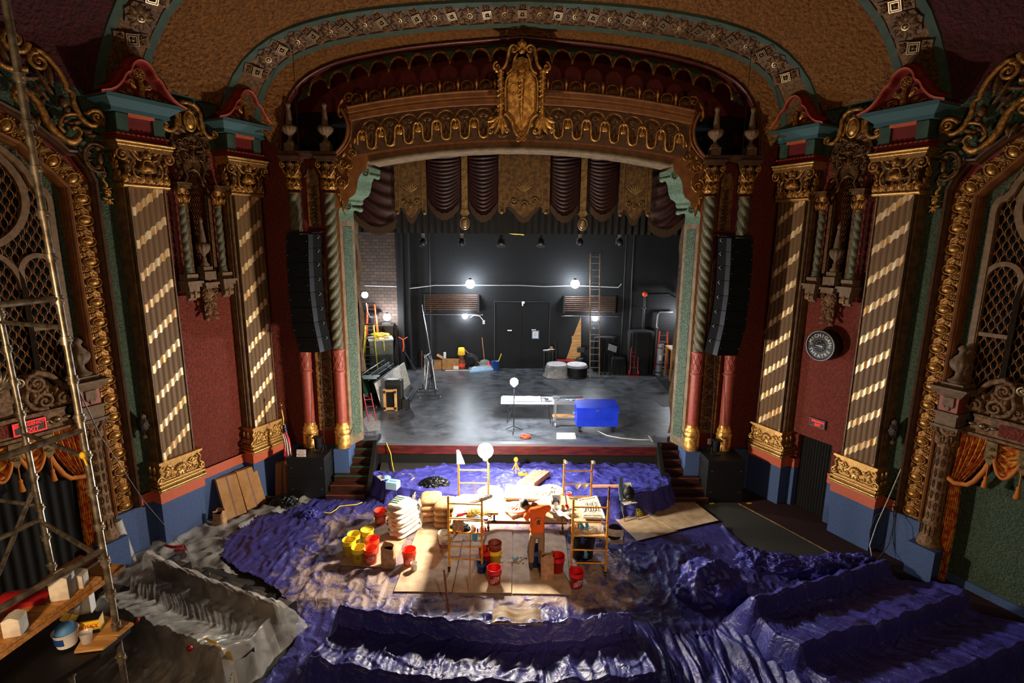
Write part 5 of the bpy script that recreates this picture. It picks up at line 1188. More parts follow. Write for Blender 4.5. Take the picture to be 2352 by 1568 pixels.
def bulb(px, py, Y, r_, m_, label, extra=None):
 p = aY(px, py, Y); t = thing('work_light', label, 'work light', p)
 b = MB(); b.lathe([(r_*sin(pi*j/14), -r_*cos(pi*j/14)) for j in range(15)], 28, cap=False); b.build('globe', m_, t)
 b = MB(); b.lathe([(r_*.35, r_*.9), (r_*.35, r_*1.3), (0, r_*1.35)] if extra is None else [(r_*.35, -r_*1.3), (r_*.35, -r_*.9)], 10); b.build('socket', 'dark_metal', t); return t, p
bulb(1080, 652, YB-.5, .2, 'bulb_back', 'bright round work light high on the back wall, left of the doors')
bulb(1321, 652, YB-.5, .19, 'bulb_back', 'bright round work light high on the back wall, right of the doors')
bulb(1068, 726, YB-.25, .12, 'bulb_small', 'small work light below the left radiator')
bulb(1367, 731, YB-.25, .12, 'bulb_small', 'small work light below the right radiator, behind the tall ladder')
bulb(838, 677, 22.4, .13, 'bulb_side', 'round work light hanging at the far left of the stage')
t_, p = bulb(889, 728, YB-1.0, .16, 'bulb_side', 'work light glowing behind the orange step ladder');
bulb(1566, 724, 24.2, .13, 'bulb_side', 'work light half hidden by the right stage drape')
t_, p = bulb(1181, 877, 16.35, .13, 'bulb_cool', 'work light on a slim stand in the middle of the stage', 1)
b = MB(); b.tube([(0, 0, -.17), (0, 0, -(p.z-SZ)+.05)], .018, 8); b.build('stand_pole', 'dark_metal', t_)
for k in range(3): q = 2*pi*k/3+.4; b = MB(); b.tube([(0, 0, -(p.z-SZ)+.2), (.3*cos(q), .3*sin(q), -(p.z-SZ)+.02)], .014, 6); b.build('stand_leg', 'dark_metal', t_)
q = [aY(*K4(*a), YB-.2) for a in ((1570, 272), (1620, 245), (1690, 255), (1735, 310), (1742, 335))]; mb = MB(); mb.tube(q, .016, 5); mb.cbox(q[-1], (.1, .08, .16)); tag(mb.build('lamp_cord', 'cord_white'), 'white cord and outlet box beside the lower left work light', 'cord')
q = [aY(*K4(*a), 22.6) for a in ((232, 90), (245, 180), (270, 250), (300, 280))]; mb = MB(); mb.tube(q, .016, 5); tag(mb.build('lamp_cord', 'cord_white'), 'white cord drooping from the far left work light', 'cord')
mb = MB(); mb.tube([(-6, 17.5, 7.5), (6, 17.5, 7.56)], .03, 8); mb.tube([(-6, 17.52, 7.7), (-3, 17.5, 7.62), (0, 17.5, 7.58), (3, 17.5, 7.62), (6, 17.5, 7.66)], .02, 6)
tag(mb.build('lighting_batten', 'dull_steel'), 'long lighting pipe hung across the top of the stage', 'batten')
q = [aY(*K5(*a), 17.45) for a in ((1080, 88), (1110, 100), (1150, 106), (1190, 108), (1215, 112))]; mb = MB(); mb.tube(q, .022, 5); tag(mb.build('batten_cord', 'cord_yellow'), 'short yellow cord lying along the lighting pipe', 'cord')
fx = None
for i, x in enumerate((550, 805, 1065, 1325, 1585, 1845)):
 p = aY(*K5(x, 108), 17.5)
 if fx is None or i == 2:
  t = thing('stage_lantern', 'x', 'stage lantern', p, group=None)
  b = MB(); b.box(-.05, .05, -.04, .04, -.12, .02); b.tube([(-.1, 0, -.32), (-.1, 0, -.14), (.1, 0, -.14), (.1, 0, -.32)], .018, 6); b.build('yoke', 'dull_steel' if i == 0 else 'black_box', t)
  b = MB(RX(-.5)); b.push(TX((0, 0, -.28))); b.lathe([(.0, .12), (.07, .1), (.09, .0), (.08 if i == 0 else .14, -.14), (.0, -.12)], 12); b.pop(); b.build('lamp_head', 'dark_metal' if i == 0 else 'black_box', t)
  if i == 0: fx = t
  else: fx2 = t
  o = t
 else: o = dup(fx2 if i == 3 else fx, p)
 o['label'] = ['silver-yoked stage lantern at the left end of the lighting pipe', 'stage lantern on the pipe, second from the left end', 'fat black stage lantern left of the middle of the pipe', 'fat black stage lantern right of the middle of the pipe', 'stage lantern on the pipe, second from the right end', 'silver-yoked stage lantern at the right end of the lighting pipe'][i]
def vx(px): return aY(px, 440, 15.85).x
ZV = 9.75
def vswag(x0, x1, zb, label, deep=.25):
 t = thing('velvet_swag', label, 'drapery', ((x0+x1)/2, 15.9, ZV)); w_ = (x1-x0)/2; H = ZV-zb
 b = MB()
 def fn(u, v):
  x = -w_+2*w_*u; sg = sin(pi*u)**.8; return (x, .0-.14*sg-.02*sin(v*2*pi*17+3*u)*sg, -H*v*(1-deep*(1-sg))+(.0))
 b.grid(16, 136, fn); b.build('folds', 'velvet', t)
 b = MB()
 def fn2(u, v):
  x = -w_+2*w_*u; sg = sin(pi*u)**.8; return (x, -.17*sg-.02, -H*(1-deep*(1-sg))+.06-.2*v+.012*sin(u*40))
 b.grid(40, 2, fn2); b.build('fringe', 'fringe', t)
vswag(vx(981), vx(1060), 7.95, 'maroon velvet swag just left of the left thin gold pendant banner'); vswag(vx(1076), vx(1145), 7.9, 'maroon velvet swag just left of the wide centre banner')
vswag(vx(1262), vx(1332), 7.9, 'maroon velvet swag just right of the wide centre banner'); vswag(vx(1348), vx(1420), 7.95, 'maroon velvet swag just right of the right thin gold pendant banner')
def cswag(sd):      # corner swag climbing to the frame
 t = thing('velvet_swag', 'large maroon swag gathered into the %s top corner of the stage opening' % ('left' if sd < 0 else 'right'), 'drapery', (sd*4.1, 15.9, ZV))
 xa, xb = abs(vx(909 if sd < 0 else 1493)), 5.0; b = MB()
 def f0(u, v):
  x = xa+(xb-xa)*u; top_ = ZV; bot = 7.75-.1*u-.25*sin(pi*min(1, u*1.1))+.62*u*u*.9; z = top_+(bot-top_)*v; return (sd*(x-4.1), -.1*sin(pi*u)-.04*sin((v*10+u*3)*2*pi/1.6)*sin(pi*u)**.5, z-ZV)
 b.grid(20, 70, f0); b.build('folds', 'velvet', t)
 b = MB()
 def f1(u, v):
  x = xa+(xb-xa)*u; bot = 7.75-.1*u-.25*sin(pi*min(1, u*1.1))+.62*u*u*.9; return (sd*(x-4.1), -.14, bot+.05-.22*v-ZV)
 b.grid(30, 2, f1); b.build('fringe', 'fringe', t)
cswag(-1); cswag(1)
def banner(x0, x1, zb, label):
 t = thing('valance_banner', label, 'drapery', ((x0+x1)/2, 15.72, zb)); w_ = (x1-x0)/2; H = ZV-zb; k = w_*.42
 b = MB(); b.prism([(-w_, H), (w_, H), (w_, .06), (w_*.93, 0), (w_*.72, .06), (w_*.7, .2), (w_*.45, .18), (w_*.2, -.02), (0, -.08), (-w_*.2, -.02), (-w_*.45, .18), (-w_*.7, .2), (-w_*.72, .06), (-w_*.93, 0), (-w_, .06)], -.02, .02); b.build('cloth', 'gold_cloth', t)
 b = MB()
 for s_ in (-1, 1): b.tube([(s_*w_*.72, -.03, H), (s_*w_*.72, -.03, .2)], .012, 5); b.blob(s_*w_*.86, -.03, .05, .05, .03, .05); b.scroll(s_*w_*.4, .35, k*.4, 0, 1.3, .018, -.03, s_)
 for j in range(7): b.leaf(0, .62, pi/2+(j-3)*.3, .28, .06, .02, -.02)
 b.scroll(0, .25, k*.4, 0, 1.2, .016, -.03); b.build('applique', 'brass_cloth', t)
 b = MB(); b.prism([(-w_*.66, .17), (w_*.66, .17), (w_*.4, .0), (w_*.2, -.2), (0, -.25), (-w_*.2, -.2), (-w_*.4, .0)], .03, .05); b.build('fringe', 'fringe', t)
banner(vx(1145), vx(1262), 8.0, 'wide gold appliqued banner in the middle of the valance'); banner(vx(909), vx(981), 7.95, 'gold appliqued banner towards the left end of the valance'); banner(vx(1420), vx(1493), 7.95, 'gold appliqued banner towards the right end of the valance')
for px, nm in ((1068, 'left'), (1339, 'right')):
 x = vx(px); t = thing('valance_pendant', 'thin gold pendant strip ending in an oval medallion, %s of the centre banner' % nm, 'drapery', (x, 15.72, 7.7))
 b = MB(); b.box(-.085, .085, -.02, .02, .2, ZV-7.7); b.prism([(-.085, .42), (.085, .42), (.14, .3), (.0, .2), (-.14, .3)], -.03, .02); b.build('strip', 'brass_cloth', t)
 b = MB(); b.blob(0, -.03, .03, .11, .04, .15, 12, 6); b.tube([(.13*cos(q), -.04, .03+.17*sin(q)) for q in [2*pi*j/18 for j in range(18)]], .018, 5, True); b.build('medallion', 'shell_silver', t)
mb = MB()
def fn(u, v): return (-7+14*u, 16.4+.04*sin(u*2*pi*70), 7.45+3.2*v)
mb.grid(420, 2, fn); tag(mb.build('black_border', 'black_cloth'), 'black velvet border hanging behind the swagged valance', 'drapery')
def leg(name, x, Y, w_, z0, z1, m_, label, amp=.06, n=5, edge=None):
 t = thing(name, label, 'curtain', (x, Y, SZ)); b = MB()
 def fn(u, v):
  z = z0+(z1-z0)*v; return (-w_/2+w_*u+.05*sin(v*5), amp*sin(u*2*pi*n+sin(v*2)), z-SZ)
 b.grid(n*12, 14, fn); b.build('cloth', m_, t)
 if edge:
  b = MB()
  def fe(u, v): z = z0+(z1-z0)*v; return (edge*(w_/2+.12*u-.01)+.04*sin(z*4+u), -.06+.05*sin(z*3), z-SZ)
  b.grid(3, 40, fe); b.build('lining', 'reveal', t)
leg('tormentor', 5.24, 16.3, .6, 1.25, 9.6, 'velvet', 'dark red side curtain with frayed pale edge at the right of the stage', edge=-1)
leg('tormentor', -5.14, 16.3, .55, 3.2, 9.6, 'velvet', 'dark red side curtain tied up at the left of the stage', edge=1)
mb = MB();
def fn(u, v): return (-5.25+.75*(u-.5)*(1-.8*v)+.35*v, 16.25+.04*sin(u*30), 3.3-1.4*v)
mb.grid(30, 8, fn); tag(mb.build('curtain_tail', 'velvet_dark'), 'bunched tail of the left side curtain hanging over the stage edge', 'curtain')
for sd in (-1, 1):
 mb = MB(); mb.tube([(sd*4.86, 15.35, 2.5), (sd*4.86, 15.3, 1.95), (sd*4.95, 14.9, 1.55), (sd*5.0, 14.85, 1.5)], .02, 6); tag(mb.build('grab_rail', 'black'), 'black grab rail on the %s proscenium reveal above the steps' % ('left' if sd < 0 else 'right'), 'rail')
def stairs(sd):
 nm = 'left' if sd < 0 else 'right'
 t = thing('stage_stairs', 'dark wooden steps with pale nosings climbing to the %s end of the stage' % nm, 'stairs', (sd*4.75, 14.9, 0))
 n = 7;
 for k in range(n):
  z = SZ*(k+1)/n-.0; y = -.95+.27*k*.97; w0, w1 = -.36-.1*(1-k/n), .34+.3*(1-k/n)
  b = MB(Matrix.Scale(sd, 4, (1, 0, 0))); b.box(w0, w1, y, 1.05, z-.17, z-.0); b.build('step', 'step_wood', t)
  b = MB(Matrix.Scale(sd, 4, (1, 0, 0))); b.box(w0, w1, y-.012, y+.03, z-.005, z+.012); b.build('nosing', 'green_glass' if sd < 0 and k > 1 else 'wood_dark', t)
 b = MB(Matrix.Scale(sd, 4, (1, 0, 0))); b.add([(-.5, -.75, 0), (-.5, 1.0, 0), (-.5, 1.0, 1.28), (-.5, .45, 1.28), (-.62, -.75, .5), (-.42, -.75, 0), (-.4, 1.0, 0), (-.4, 1.0, 1.28), (-.4, .45, 1.28), (-.5, -.75, .5)], [(0, 1, 2, 3, 4), (5, 9, 8, 7, 6), (4, 3, 8, 9), (3, 2, 7, 8), (0, 4, 9, 5)], False); b.build('cheek', 'black_box', t)
stairs(-1); stairs(1)
def st(name, label, cat, px, z=SZ, rz=0, group=None):
 p = base(px, z); return thing(name, label, cat, p, rz, group)
t = st('job_box', 'bright blue steel job box on casters near the stage front', 'tool chest', (0, 0)) if 0 else thing('job_box', 'bright blue steel job box on casters near the stage front', 'tool chest', (2.58, 16.62, SZ))
b = MB(); b.box(-.66, .66, -.3, .38, .2, .74); b.box(-.665, .665, -.31, .385, .44, .455); b.build('body', 'jobbox_blue', t, bevel=.012)
b = MB(); b.add([(-.68, -.33, .74), (.68, -.33, .74), (.68, .4, .74), (-.68, .4, .74), (-.68, -.33, .84), (.68, -.33, .84), (.66, .38, .92), (-.66, .38, .92)], [(0, 1, 5, 4), (4, 5, 6, 7), (1, 2, 6, 5), (0, 4, 7, 3), (2, 3, 7, 6)], False); b.build('lid', 'jobbox_blue', t)
b = MB(); b.box(-.05, .05, -.35, -.33, .74, .78); b.build('latch', 'steel', t)
for sx in (-1, 1): b = MB(); b.tube([(sx*.68, -.1, .6), (sx*.74, -.1, .58), (sx*.74, .1, .58), (sx*.68, .1, .6)], .014, 6); b.build('handle', 'steel', t)
for sx in (-1, 1):
 for sy in (-.22, .3): b = MB(); b.cyl((sx*.55-.03, sy, .08), (sx*.55+.03, sy, .08), .08, 12); b.box(sx*.55-.05, sx*.55+.05, sy-.05, sy+.05, .14, .2); b.build('caster', 'black_box', t)
t = thing('folding_table', 'white folding table draped with a white cloth behind the lamp stand', 'table', (.42, 17.45, SZ))
b = MB(); b.box(-.95, .88, -.36, .38, .69, .735); b.build('tabletop', 'white', t, bevel=.01)
for sx in (-1, 1):
 for sy in (-1, 1): b = MB(); b.tube([(sx*.72, sy*.3, 0), (sx*.7, sy*.28, .4), (sx*.74, sy*.28, .69)], .015, 6); b.build('leg', 'dark_metal', t)
b = MB(); [b.tube([(sx*.72, -.3, .1), (sx*.5, 0, .67)], .01, 5) for sx in (-1, 1)]; b.build('brace', 'dark_metal', t)
mb = MB()
def fn(u, v):
 x = -.48+1.3*u; y = 17.14+.62*v; return (x, y, 1.95+.02+.012*noise.noise(Vector((x*4, y*6, 0)))+.01*noise.noise(Vector((x*12, y*12, 3))))
mb.grid(40, 20, fn); tag(mb.build('cloth', 'white'), 'crumpled white cloth covering most of the folding table', 'cloth')
for x, y, l in ((.95, 17.2, 'white pitcher lying on the folding table'), ):
 t = thing('jug', l, 'jug', (x, y, 1.96)); b = MB(RY(pi/2)); b.lathe([(0, -.12), (.06, -.11), (.07, 0), (.05, .1), (0, .12)], 12, (-.06, 0, 0)); b.build('body', 'steel', t)
t = thing('tool_cart', 'grey steel cart on casters loaded with loose tools, left of the blue box', 'cart', (1.72, 17.1, SZ))
b = MB(); b.box(-.48, .5, -.28, .3, .8, .84); b.sweep([(-.48, 0), (.5, 0)], [(0, 0), (0, .01)]); b.box(-.5, .52, -.3, -.28, .78, .9); b.box(-.5, .52, .3, .32, .78, .9); b.build('tray', 'dull_steel', t)
for sx in (-.44, .46):
 for sy in (-.26, .28): b = MB(); b.box(sx-.02, sx+.02, sy-.02, sy+.02, .14, .8); b.build('leg', 'dull_steel', t); b = MB(); b.cyl((sx-.02, sy, .07), (sx+.02, sy, .07), .07, 12); b.build('caster', 'grey_plastic', t)
b = MB(); b.box(-.46, .48, -.27, .29, .2, .23); b.build('lower_shelf', 'dull_steel', t)
mb = MB(); mb.cbox((1.62, 17.05, 1.52), (.85, .16, .05), .03); tag(mb.build('wood_board', 'wood'), 'short wooden board resting on the lower part of the steel cart', 'board')
mb = MB(); mb.cbox((2.1, 17.0, 2.09), (.24, .1, .06), .2); tag(mb.build('brick_block', 'terracotta'), 'small reddish block on the right end of the steel cart', 'block')
random.seed(3)
for k in range(7):
 x, y = 1.3+.11*k, 17.02+random.uniform(-.1, .2); t = thing('hand_tool', 'loose hand tool in the steel cart tray', 'tool', (x, y, 2.06), random.uniform(0, 3), 'hand tools in the steel cart tray')
 b = MB(); b.tube([(-.1, 0, 0), (.02, 0, .0)], .014, 5); b.build('handle', random.choice(['black_box', 'dull_steel', 'dark_metal']), t); b = MB(); b.box(.02, .12, -.015, .015, -.006, .006); b.build('blade', 'steel', t)
mb = MB(); p = base(K5(1225, 1448)); mb.tube([(p[0]+(.1+.03*sin(j*.9))*cos(j*.5)*1.3, p[1]+(.1+.03*cos(j*.7))*sin(j*.5), SZ+.02+.0007*j) for j in range(90)], .01, 5); tag(mb.build('cord_coil', 'cord_orange'), 'tangled coil of orange cord on the stage floor', 'cord')
q = [Vector(base(K5(*a)))+Vector((0, 0, .012)) for a in ((1700, 1405), (1760, 1435), (1850, 1452), (1950, 1462), (2040, 1464))]; mb = MB(); mb.tube(q, .012, 5); tag(mb.build('floor_cable', 'cord_white'), 'pale cable trailing from the blue box towards the right stage edge', 'cable')
for a, c, lb in ((K5(2030, 1435), K5(2055, 1475), 'short pale tape mark at the right end of the stage front'),):
 mb = MB(); mb.slab([base(a)[:2], (base(a)[0]+.05, base(a)[1]), (base(c)[0]+.05, base(c)[1]), base(c)[:2]], SZ+.001, SZ+.004); tag(mb.build('tape_mark', 'off_white'), lb, 'tape')
mb = MB(); mb.slab([base(K5(*a))[:2] for a in ((150, 1330), (205, 1290), (235, 1330), (270, 1335), (268, 1400), (185, 1400), (165, 1370))], SZ+.001, SZ+.005); tag(mb.build('paper_scrap', 'off_white'), 'torn white sheets lying on the stage floor at the far left', 'paper')
mb = MB(); mb.slab([base(KR(*a))[:2] for a in ((1030, 1163), (1235, 1163), (1255, 1272), (1165, 1275))], SZ+.001, SZ+.006); tag(mb.build('trap_mat', 'black_box'), 'black mat on the stage floor near the right side curtain', 'mat')
mb = MB(); mb.slab([(6.4, 24.6), (8.1, 24.6), (8.1, 18), (6.6, 18), (6.2, 20.6)], SZ+.001, SZ+.003); tag(mb.build('floor_patch', 'carpet_dark'), 'bare grey floor strip in the right wing of the stage', 'floor covering')
mb = MB(); mb.slab([base(K5(*a))[:2] for a in ((1430, 1415), (1550, 1415), (1560, 1458), (1428, 1458))], SZ+.001, SZ+.004); tag(mb.build('paper_sheet', 'off_white'), 'white sheet flat on the stage floor in front of the blue box', 'paper')
def ladder(name, label, a, c, w_, n, m_, mr, lean=.25, base_z=SZ, group=None, tilt=0):
 t = thing(name, label, 'ladder', a, tilt); H = c
 for s_ in (-1, 1): b = MB(); b.add([(s_*w_/2-.02, -.03, 0), (s_*w_/2+.02, -.03, 0), (s_*w_/2+.02, .03, 0), (s_*w_/2-.02, .03, 0), (s_*w_/2-.02, lean-.03, H), (s_*w_/2+.02, lean-.03, H), (s_*w_/2+.02, lean+.03, H), (s_*w_/2-.02, lean+.03, H)], [(0, 1, 5, 4), (1, 2, 6, 5), (2, 3, 7, 6), (3, 0, 4, 7), (4, 5, 6, 7)], False); b.build('rail', m_, t)
 for k in range(n): z = H*(k+.5)/n; b = MB(); b.tube([(-w_/2, lean*z/H, z), (w_/2, lean*z/H, z)], .018, 6); b.build('rung', mr, t)
 return t
pt = aY(*KR(635, 75), 24.4); ladder('extension_ladder', 'tall wooden extension ladder leaning on the back wall', (3.56, 23.2, SZ), pt.z-SZ, .42, 19, 'pale_wood', 'dull_steel', 1.2)
def stepladder(label, loc, H, w0, w1, m_, rz=0, n=6, d=.7):
 t = thing('step_ladder', label, 'ladder', loc, rz)
 for s_ in (-1, 1):
  b = MB(); b.tube([(s_*w0/2, -d/2, 0), (s_*w1/2, -.05, H)], .03, 5); b.build('rail', m_, t)
  b = MB(); b.tube([(s_*w0/2, d/2, 0), (s_*w1/2, .05, H)], .025, 5); b.build('rear_rail', m_, t)
 for k in range(n): f = (k+.8)/(n+.4); w_ = w0+(w1-w0)*f; y = -d/2+(d/2-.05)*f; b = MB(); b.box(-w_/2, w_/2, y-.04, y+.04, H*f-.012, H*f+.012); b.build('step', 'steel', t)
 for k in range(n//2): f = (k*2+.8)/(n+.4); w_ = w0+(w1-w0)*f; y = d/2-(d/2-.05)*f; b = MB(); b.tube([(-w_/2, y, H*f), (w_/2, y, H*f)], .012, 5); b.build('rear_brace', 'steel', t)
 b = MB(); b.box(-w1/2-.04, w1/2+.04, -.1, .1, H, H+.04); b.build('top_cap', 'dark_metal', t); return t
zt = aY(*K4(365, 105), 23.6).z
stepladder('tall orange step ladder with dark cap in the left wing of the stage', (-6.45, 23.75, SZ), zt-SZ, .75, .3, 'ladder_orange', .1, 8)
zt = aY(*K4(340, 370), 22.9).z
stepladder('yellow step ladder standing in front of the orange one at stage left', (-6.35, 22.95, SZ), zt-SZ, .7, .34, 'ladder_yellow', .1, 6)
zt = aY(*KR(1145, 680), 24.0).z
stepladder('orange step ladder beside the white sawhorse table at stage right', (6.75, 24.0, SZ), zt-SZ, .55, .32, 'ladder_orange', -.1, 6, .5)
t = thing('wrapped_tube', 'grey padded roll strapped with dark bands, standing at the right step ladder', 'roll', (6.55, 23.7, SZ)); b = MB(); b.cyl((0, 0, 0), (.05, .05, 1.45), .14, 14); b.build('roll', 'grey_plastic', t)
for k in (.12, .5, 1.25): b = MB(); b.cyl((.0, 0, k), (.0, 0, k+.05), .15, 14); b.build('strap', 'rust_red' if k > .4 else 'black_box', t)
b = MB(); b.box(-.08, .06, -.155, -.13, .72, .95); b.build('label_sheet', 'paper', t)
t = thing('wooden_stand', 'tall rough wooden stand at the far right of the stage', 'table', (7.05, 23.0, SZ))
b = MB(); b.box(-.3, .45, -.4, .6, 1.36, 1.42); b.build('top_board', 'plywood', t)
for x, y in ((-.26, -.35), (.4, -.35), (-.26, .5)): b = MB(); b.box(x-.04, x+.04, y-.04, y+.04, 0, 1.36); b.build('leg', 'wood', t)
b = MB(); [b.blob(-.22+.1*k, -.3+.12*(k % 3), 1.48+.03*(k % 2), .12, .14, .08) for k in range(7)]; tag(b.build('cloth_heap', 'white', None, (7.05, 23.0, SZ)), 'bunched white cloth on top of the rough wooden stand', 'cloth')
mb = MB(); mb.cbox((7.0, 22.35, 1.62), (.3, .04, .82), 0, -.06); tag(mb.build('foam_board', 'white'), 'small white board leaning at the foot of the wooden stand', 'panel')
mb = MB(); mb.cbox((7.3, 23.2, 1.7), (.3, .5, .9)); tag(mb.build('blue_crate', 'jobbox_blue'), 'dark blue crate under the wooden stand', 'crate')
p = base(KR(940, 1030)); t = thing('hand_truck', 'red two-wheeled hand truck in front of the black covered case', 'hand truck', p, -.1)
for s_ in (-1, 1): b = MB(); b.tube([(s_*.17, 0, .1), (s_*.17, .12, .9), (s_*.15, .16, 1.2)], .022, 6); b.build('upright', 'rust_red', t)
b = MB(); b.tube([(-.15, .16, 1.2), (-.12, .18, 1.3), (.12, .18, 1.3), (.15, .16, 1.2)], .022, 6); b.build('handle', 'rust_red', t)
for z in (.35, .62, .88, 1.05): b = MB(); b.tube([(-.17, .01+.12*z, z), (.17, .01+.12*z, z)], .018, 5); b.build('crossbar', 'rust_red', t)
b = MB(); b.tube([(0, .04, .35), (0, .12, .88)], .015, 5); b.build('centre_bar', 'rust_red', t)
for s_ in (-1, 1): b = MB(); b.cyl((s_*.2-.03, .08, .12), (s_*.2+.03, .08, .12), .12, 14); b.build('wheel', 'rust_red', t)
b = MB(); b.box(-.18, .18, -.18, .02, .0, .02); b.build('toe_plate', 'rust_red', t)
t = thing('paper_sack', 'off-white bag hanging behind the red hand truck', 'bag', (p[0]+.25, p[1]+.35, SZ+.62)); b = MB(); b.blob(0, 0, .15, .16, .1, .24); b.build('bag', 'off_white', t)
def cover(label, c, d, seed, h):
 t = thing('covered_case', label, 'covered equipment', c); b = MB();
 def fn(u, v):
  q = 2*pi*u; sq = lambda a: math.copysign(abs(a)**.5, a); k = min(1, v*1.4); zz = h*(1-max(0, (v-.0))**1.0)if 0 else h*(1-k) if v < .72 else 0
  if v < .12: s_ = v/.12; return (d[0]/2*s_*sq(cos(q)), d[1]/2*s_*sq(sin(q)), h+.04*noise.noise(Vector((cos(q)*2, sin(q)*2, seed)))*s_)
  w_ = (v-.12)/.88; ns = .05*noise.noise(Vector((cos(q)*3, sin(q)*3, seed+w_)))+.03*sin(q*14+seed)*w_; return ((d[0]/2*(1+.06*w_)+ns)*sq(cos(q)), (d[1]/2*(1+.06*w_)+ns)*sq(sin(q)), h*(1-w_))
 b.grid(72, 14, fn); b.build('cover', 'black_cloth', t)
cover('tall black draped case behind the red hand truck', (5.75, 24.1, SZ), (1.1, .8, 0), 1, 2.0)
cover('low black draped bundle left of the red hand truck', (4.75, 24.0, SZ), (.6, .5, 0), 5, .75)
cover('wide black draped rack behind the music stand', (4.2, 24.4, SZ), (1.0, .4, 0), 9, 1.65)
p = base(KR(752, 985)); t = thing('music_stand', 'music stand with a pale tilted desk right of the tall ladder', 'music stand', (p[0], 23.9, SZ)); b = MB(); b.tube([(0, 0, .1), (0, 0, 1.05)], .014, 6); b.build('pole', 'black_box', t)
for k in range(3): q = 2*pi*k/3; b = MB(); b.tube([(0, 0, .2), (.22*cos(q), .22*sin(q), .01)], .01, 5); b.build('leg', 'black_box', t)
b = MB(); b.cbox((-.02, 0, 1.2), (.42, .02, .3), .2, -.5, .35); b.build('desk', 'grey_plastic', t)
for k in range(4): x = 3.85+.22*k; t = thing('mic_stand', 'thin black stand in the cluster right of the tall ladder', 'stand', (x, 23.75+.05*(k % 2), SZ), 0, 'thin black stands right of the ladder'); b = MB(); b.tube([(0, 0, .02), (0, 0, 1.1-.08*k)], .014, 6); b.build('pole', 'dark_metal', t); b = MB(); b.lathe([(.14, 0), (.14, .02), (.02, .04)], 12); b.build('foot', 'black_box', t)
q = [aY(*KR(*a), YB-.25) for a in ((527, 568), (527, 935), (410, 905), (437, 830), (455, 770), (455, 722), (468, 718))]; t = thing('plywood_offcut', 'tall jagged triangle of pale plywood propped on the back wall', 'plywood', (2.9, YB-.25, SZ))
b = MB(); b.prism([(v.x-2.9, v.z-SZ) for v in q], -.015, .015)
b.build('sheet', 'plywood', t)
p = base(KR(500, 1000)); t = thing('drum_throne', 'black swivel stool with round backrest in front of the plywood triangle', 'stool', (2.98, 24.0, SZ)); b = MB(); b.lathe([(0, .62), (.17, .62), (.19, .66), (.17, .7), (0, .71)], 18); b.build('seat', 'black_box', t)
b = MB(); b.tube([(0, 0, .1), (0, 0, .62)], .02, 6); b.build('post', 'dark_metal', t)
b = MB(); b.cbox((.05, .12, 1.05), (.36, .06, .22)); b.tube([(.05, .14, .66), (.05, .15, 1.0)], .02, 5); b.build('backrest', 'black_box', t, bevel=.03)
for k in range(3): q = 2*pi*k/3+.3; b = MB(); b.tube([(0, 0, .25), (.25*cos(q), .25*sin(q), .01)], .015, 5); b.build('leg', 'dark_metal', t)
t = thing('red_case', 'long dark red case lying behind the wrapped cable drums', 'case', (2.35, 24.2, SZ)); b = MB(); b.box(-.42, .42, -.18, .18, .3, .56); b.build('body', 'rust_red', t, bevel=.03); b = MB(); b.box(-.5, .5, -.2, .2, .22, .3); [b.box(x-.02, x+.02, -.15, .15, 0, .22) for x in (-.45, .45)]; b.build('stand', 'off_white', t)
t = thing('side_table', 'small black stand piled with white papers left of the red case', 'table', (1.55, 24.3, SZ)); b = MB(); b.box(-.28, .26, -.2, .2, .95, .98); b.build('top', 'black_box', t); b = MB(); [b.box(x-.02, x+.02, -.1, .1, 0, .95) for x in (-.2, .2)]; b.build('legs', 'dark_metal', t)
b = MB(); [b.cbox((-.15+.08*k, -.05+.03*(k % 2), 1.0+.012*k), (.2, .15, .01), k*.5) for k in range(5)]; tag(b.build('paper_pile', 'white', None, (1.55, 24.3, SZ)), 'white papers heaped on the small black stand', 'papers')
mb = MB(); mb.box(1.62, 1.74, 24.25, 24.35, 2.22, 2.36); tag(mb.build('small_box', 'cardboard'), 'small tan box on the papers of the black stand', 'box')
mb = MB(); mb.tube([(1.95, 24.2, 1.2), (1.84, 24.25, 2.6)], .02, 6); tag(mb.build('black_pole', 'black_box'), 'short black pole standing between the small stand and the plywood', 'pole')
for i, (px, lb) in enumerate(((KR(340, 1050), 'left coil of black cable wrapped in clear film at the back of the stage'), (KR(500, 1052), 'right coil of black cable with clear film over its top'))):
 p = base(px); p = (p[0], p[1]+.42, SZ)
 t = thing('cable_drum', lb, 'cable coil', p)
 for k in range(6): b = MB(); b.tube([(.44*cos(q), .44*sin(q), .05+.075*k) for q in [2*pi*j/24 for j in range(24)]], .042, 6, True); b.build('cable_turn', 'black_box', t)
 b = MB(); b.lathe([(0, .56), (.3, .57), (.45, .54), (.5, .44)] if i else [(0, .6), (.28, .6), (.44, .56), (.52, .4), (.53, .1), (.62, .01)], 28); b.build('film_wrap', 'film_thick', t)
 b = MB(); b.lathe([(.1, .55), (.12, .575), (.43, .565), (.45, .53)], 28); b.build('rim_label', 'white', t)
mb = MB(); mb.lathe([(0, .36), (.03, .35), (.05, .02), (.1, 0)], 12, (1.62, 24.0, SZ)); tag(mb.build('traffic_cone', 'cone'), 'small orange cone behind the left wrapped cable coil', 'traffic cone')
p = base(K4(545, 1470)); t = thing('wooden_dolly', 'wooden furniture dolly with black casters stood on end, at stage left', 'dolly', p, .02)
for x0, x1, z0, z1 in ((-.24, -.15, 0, .8), (.15, .24, 0, .8), (-.15, .15, .03, .12), (-.15, .15, .7, .79)): b = MB(); b.box(x0, x1, -.03, .02, z0, z1); b.build('frame_board', 'plywood', t)
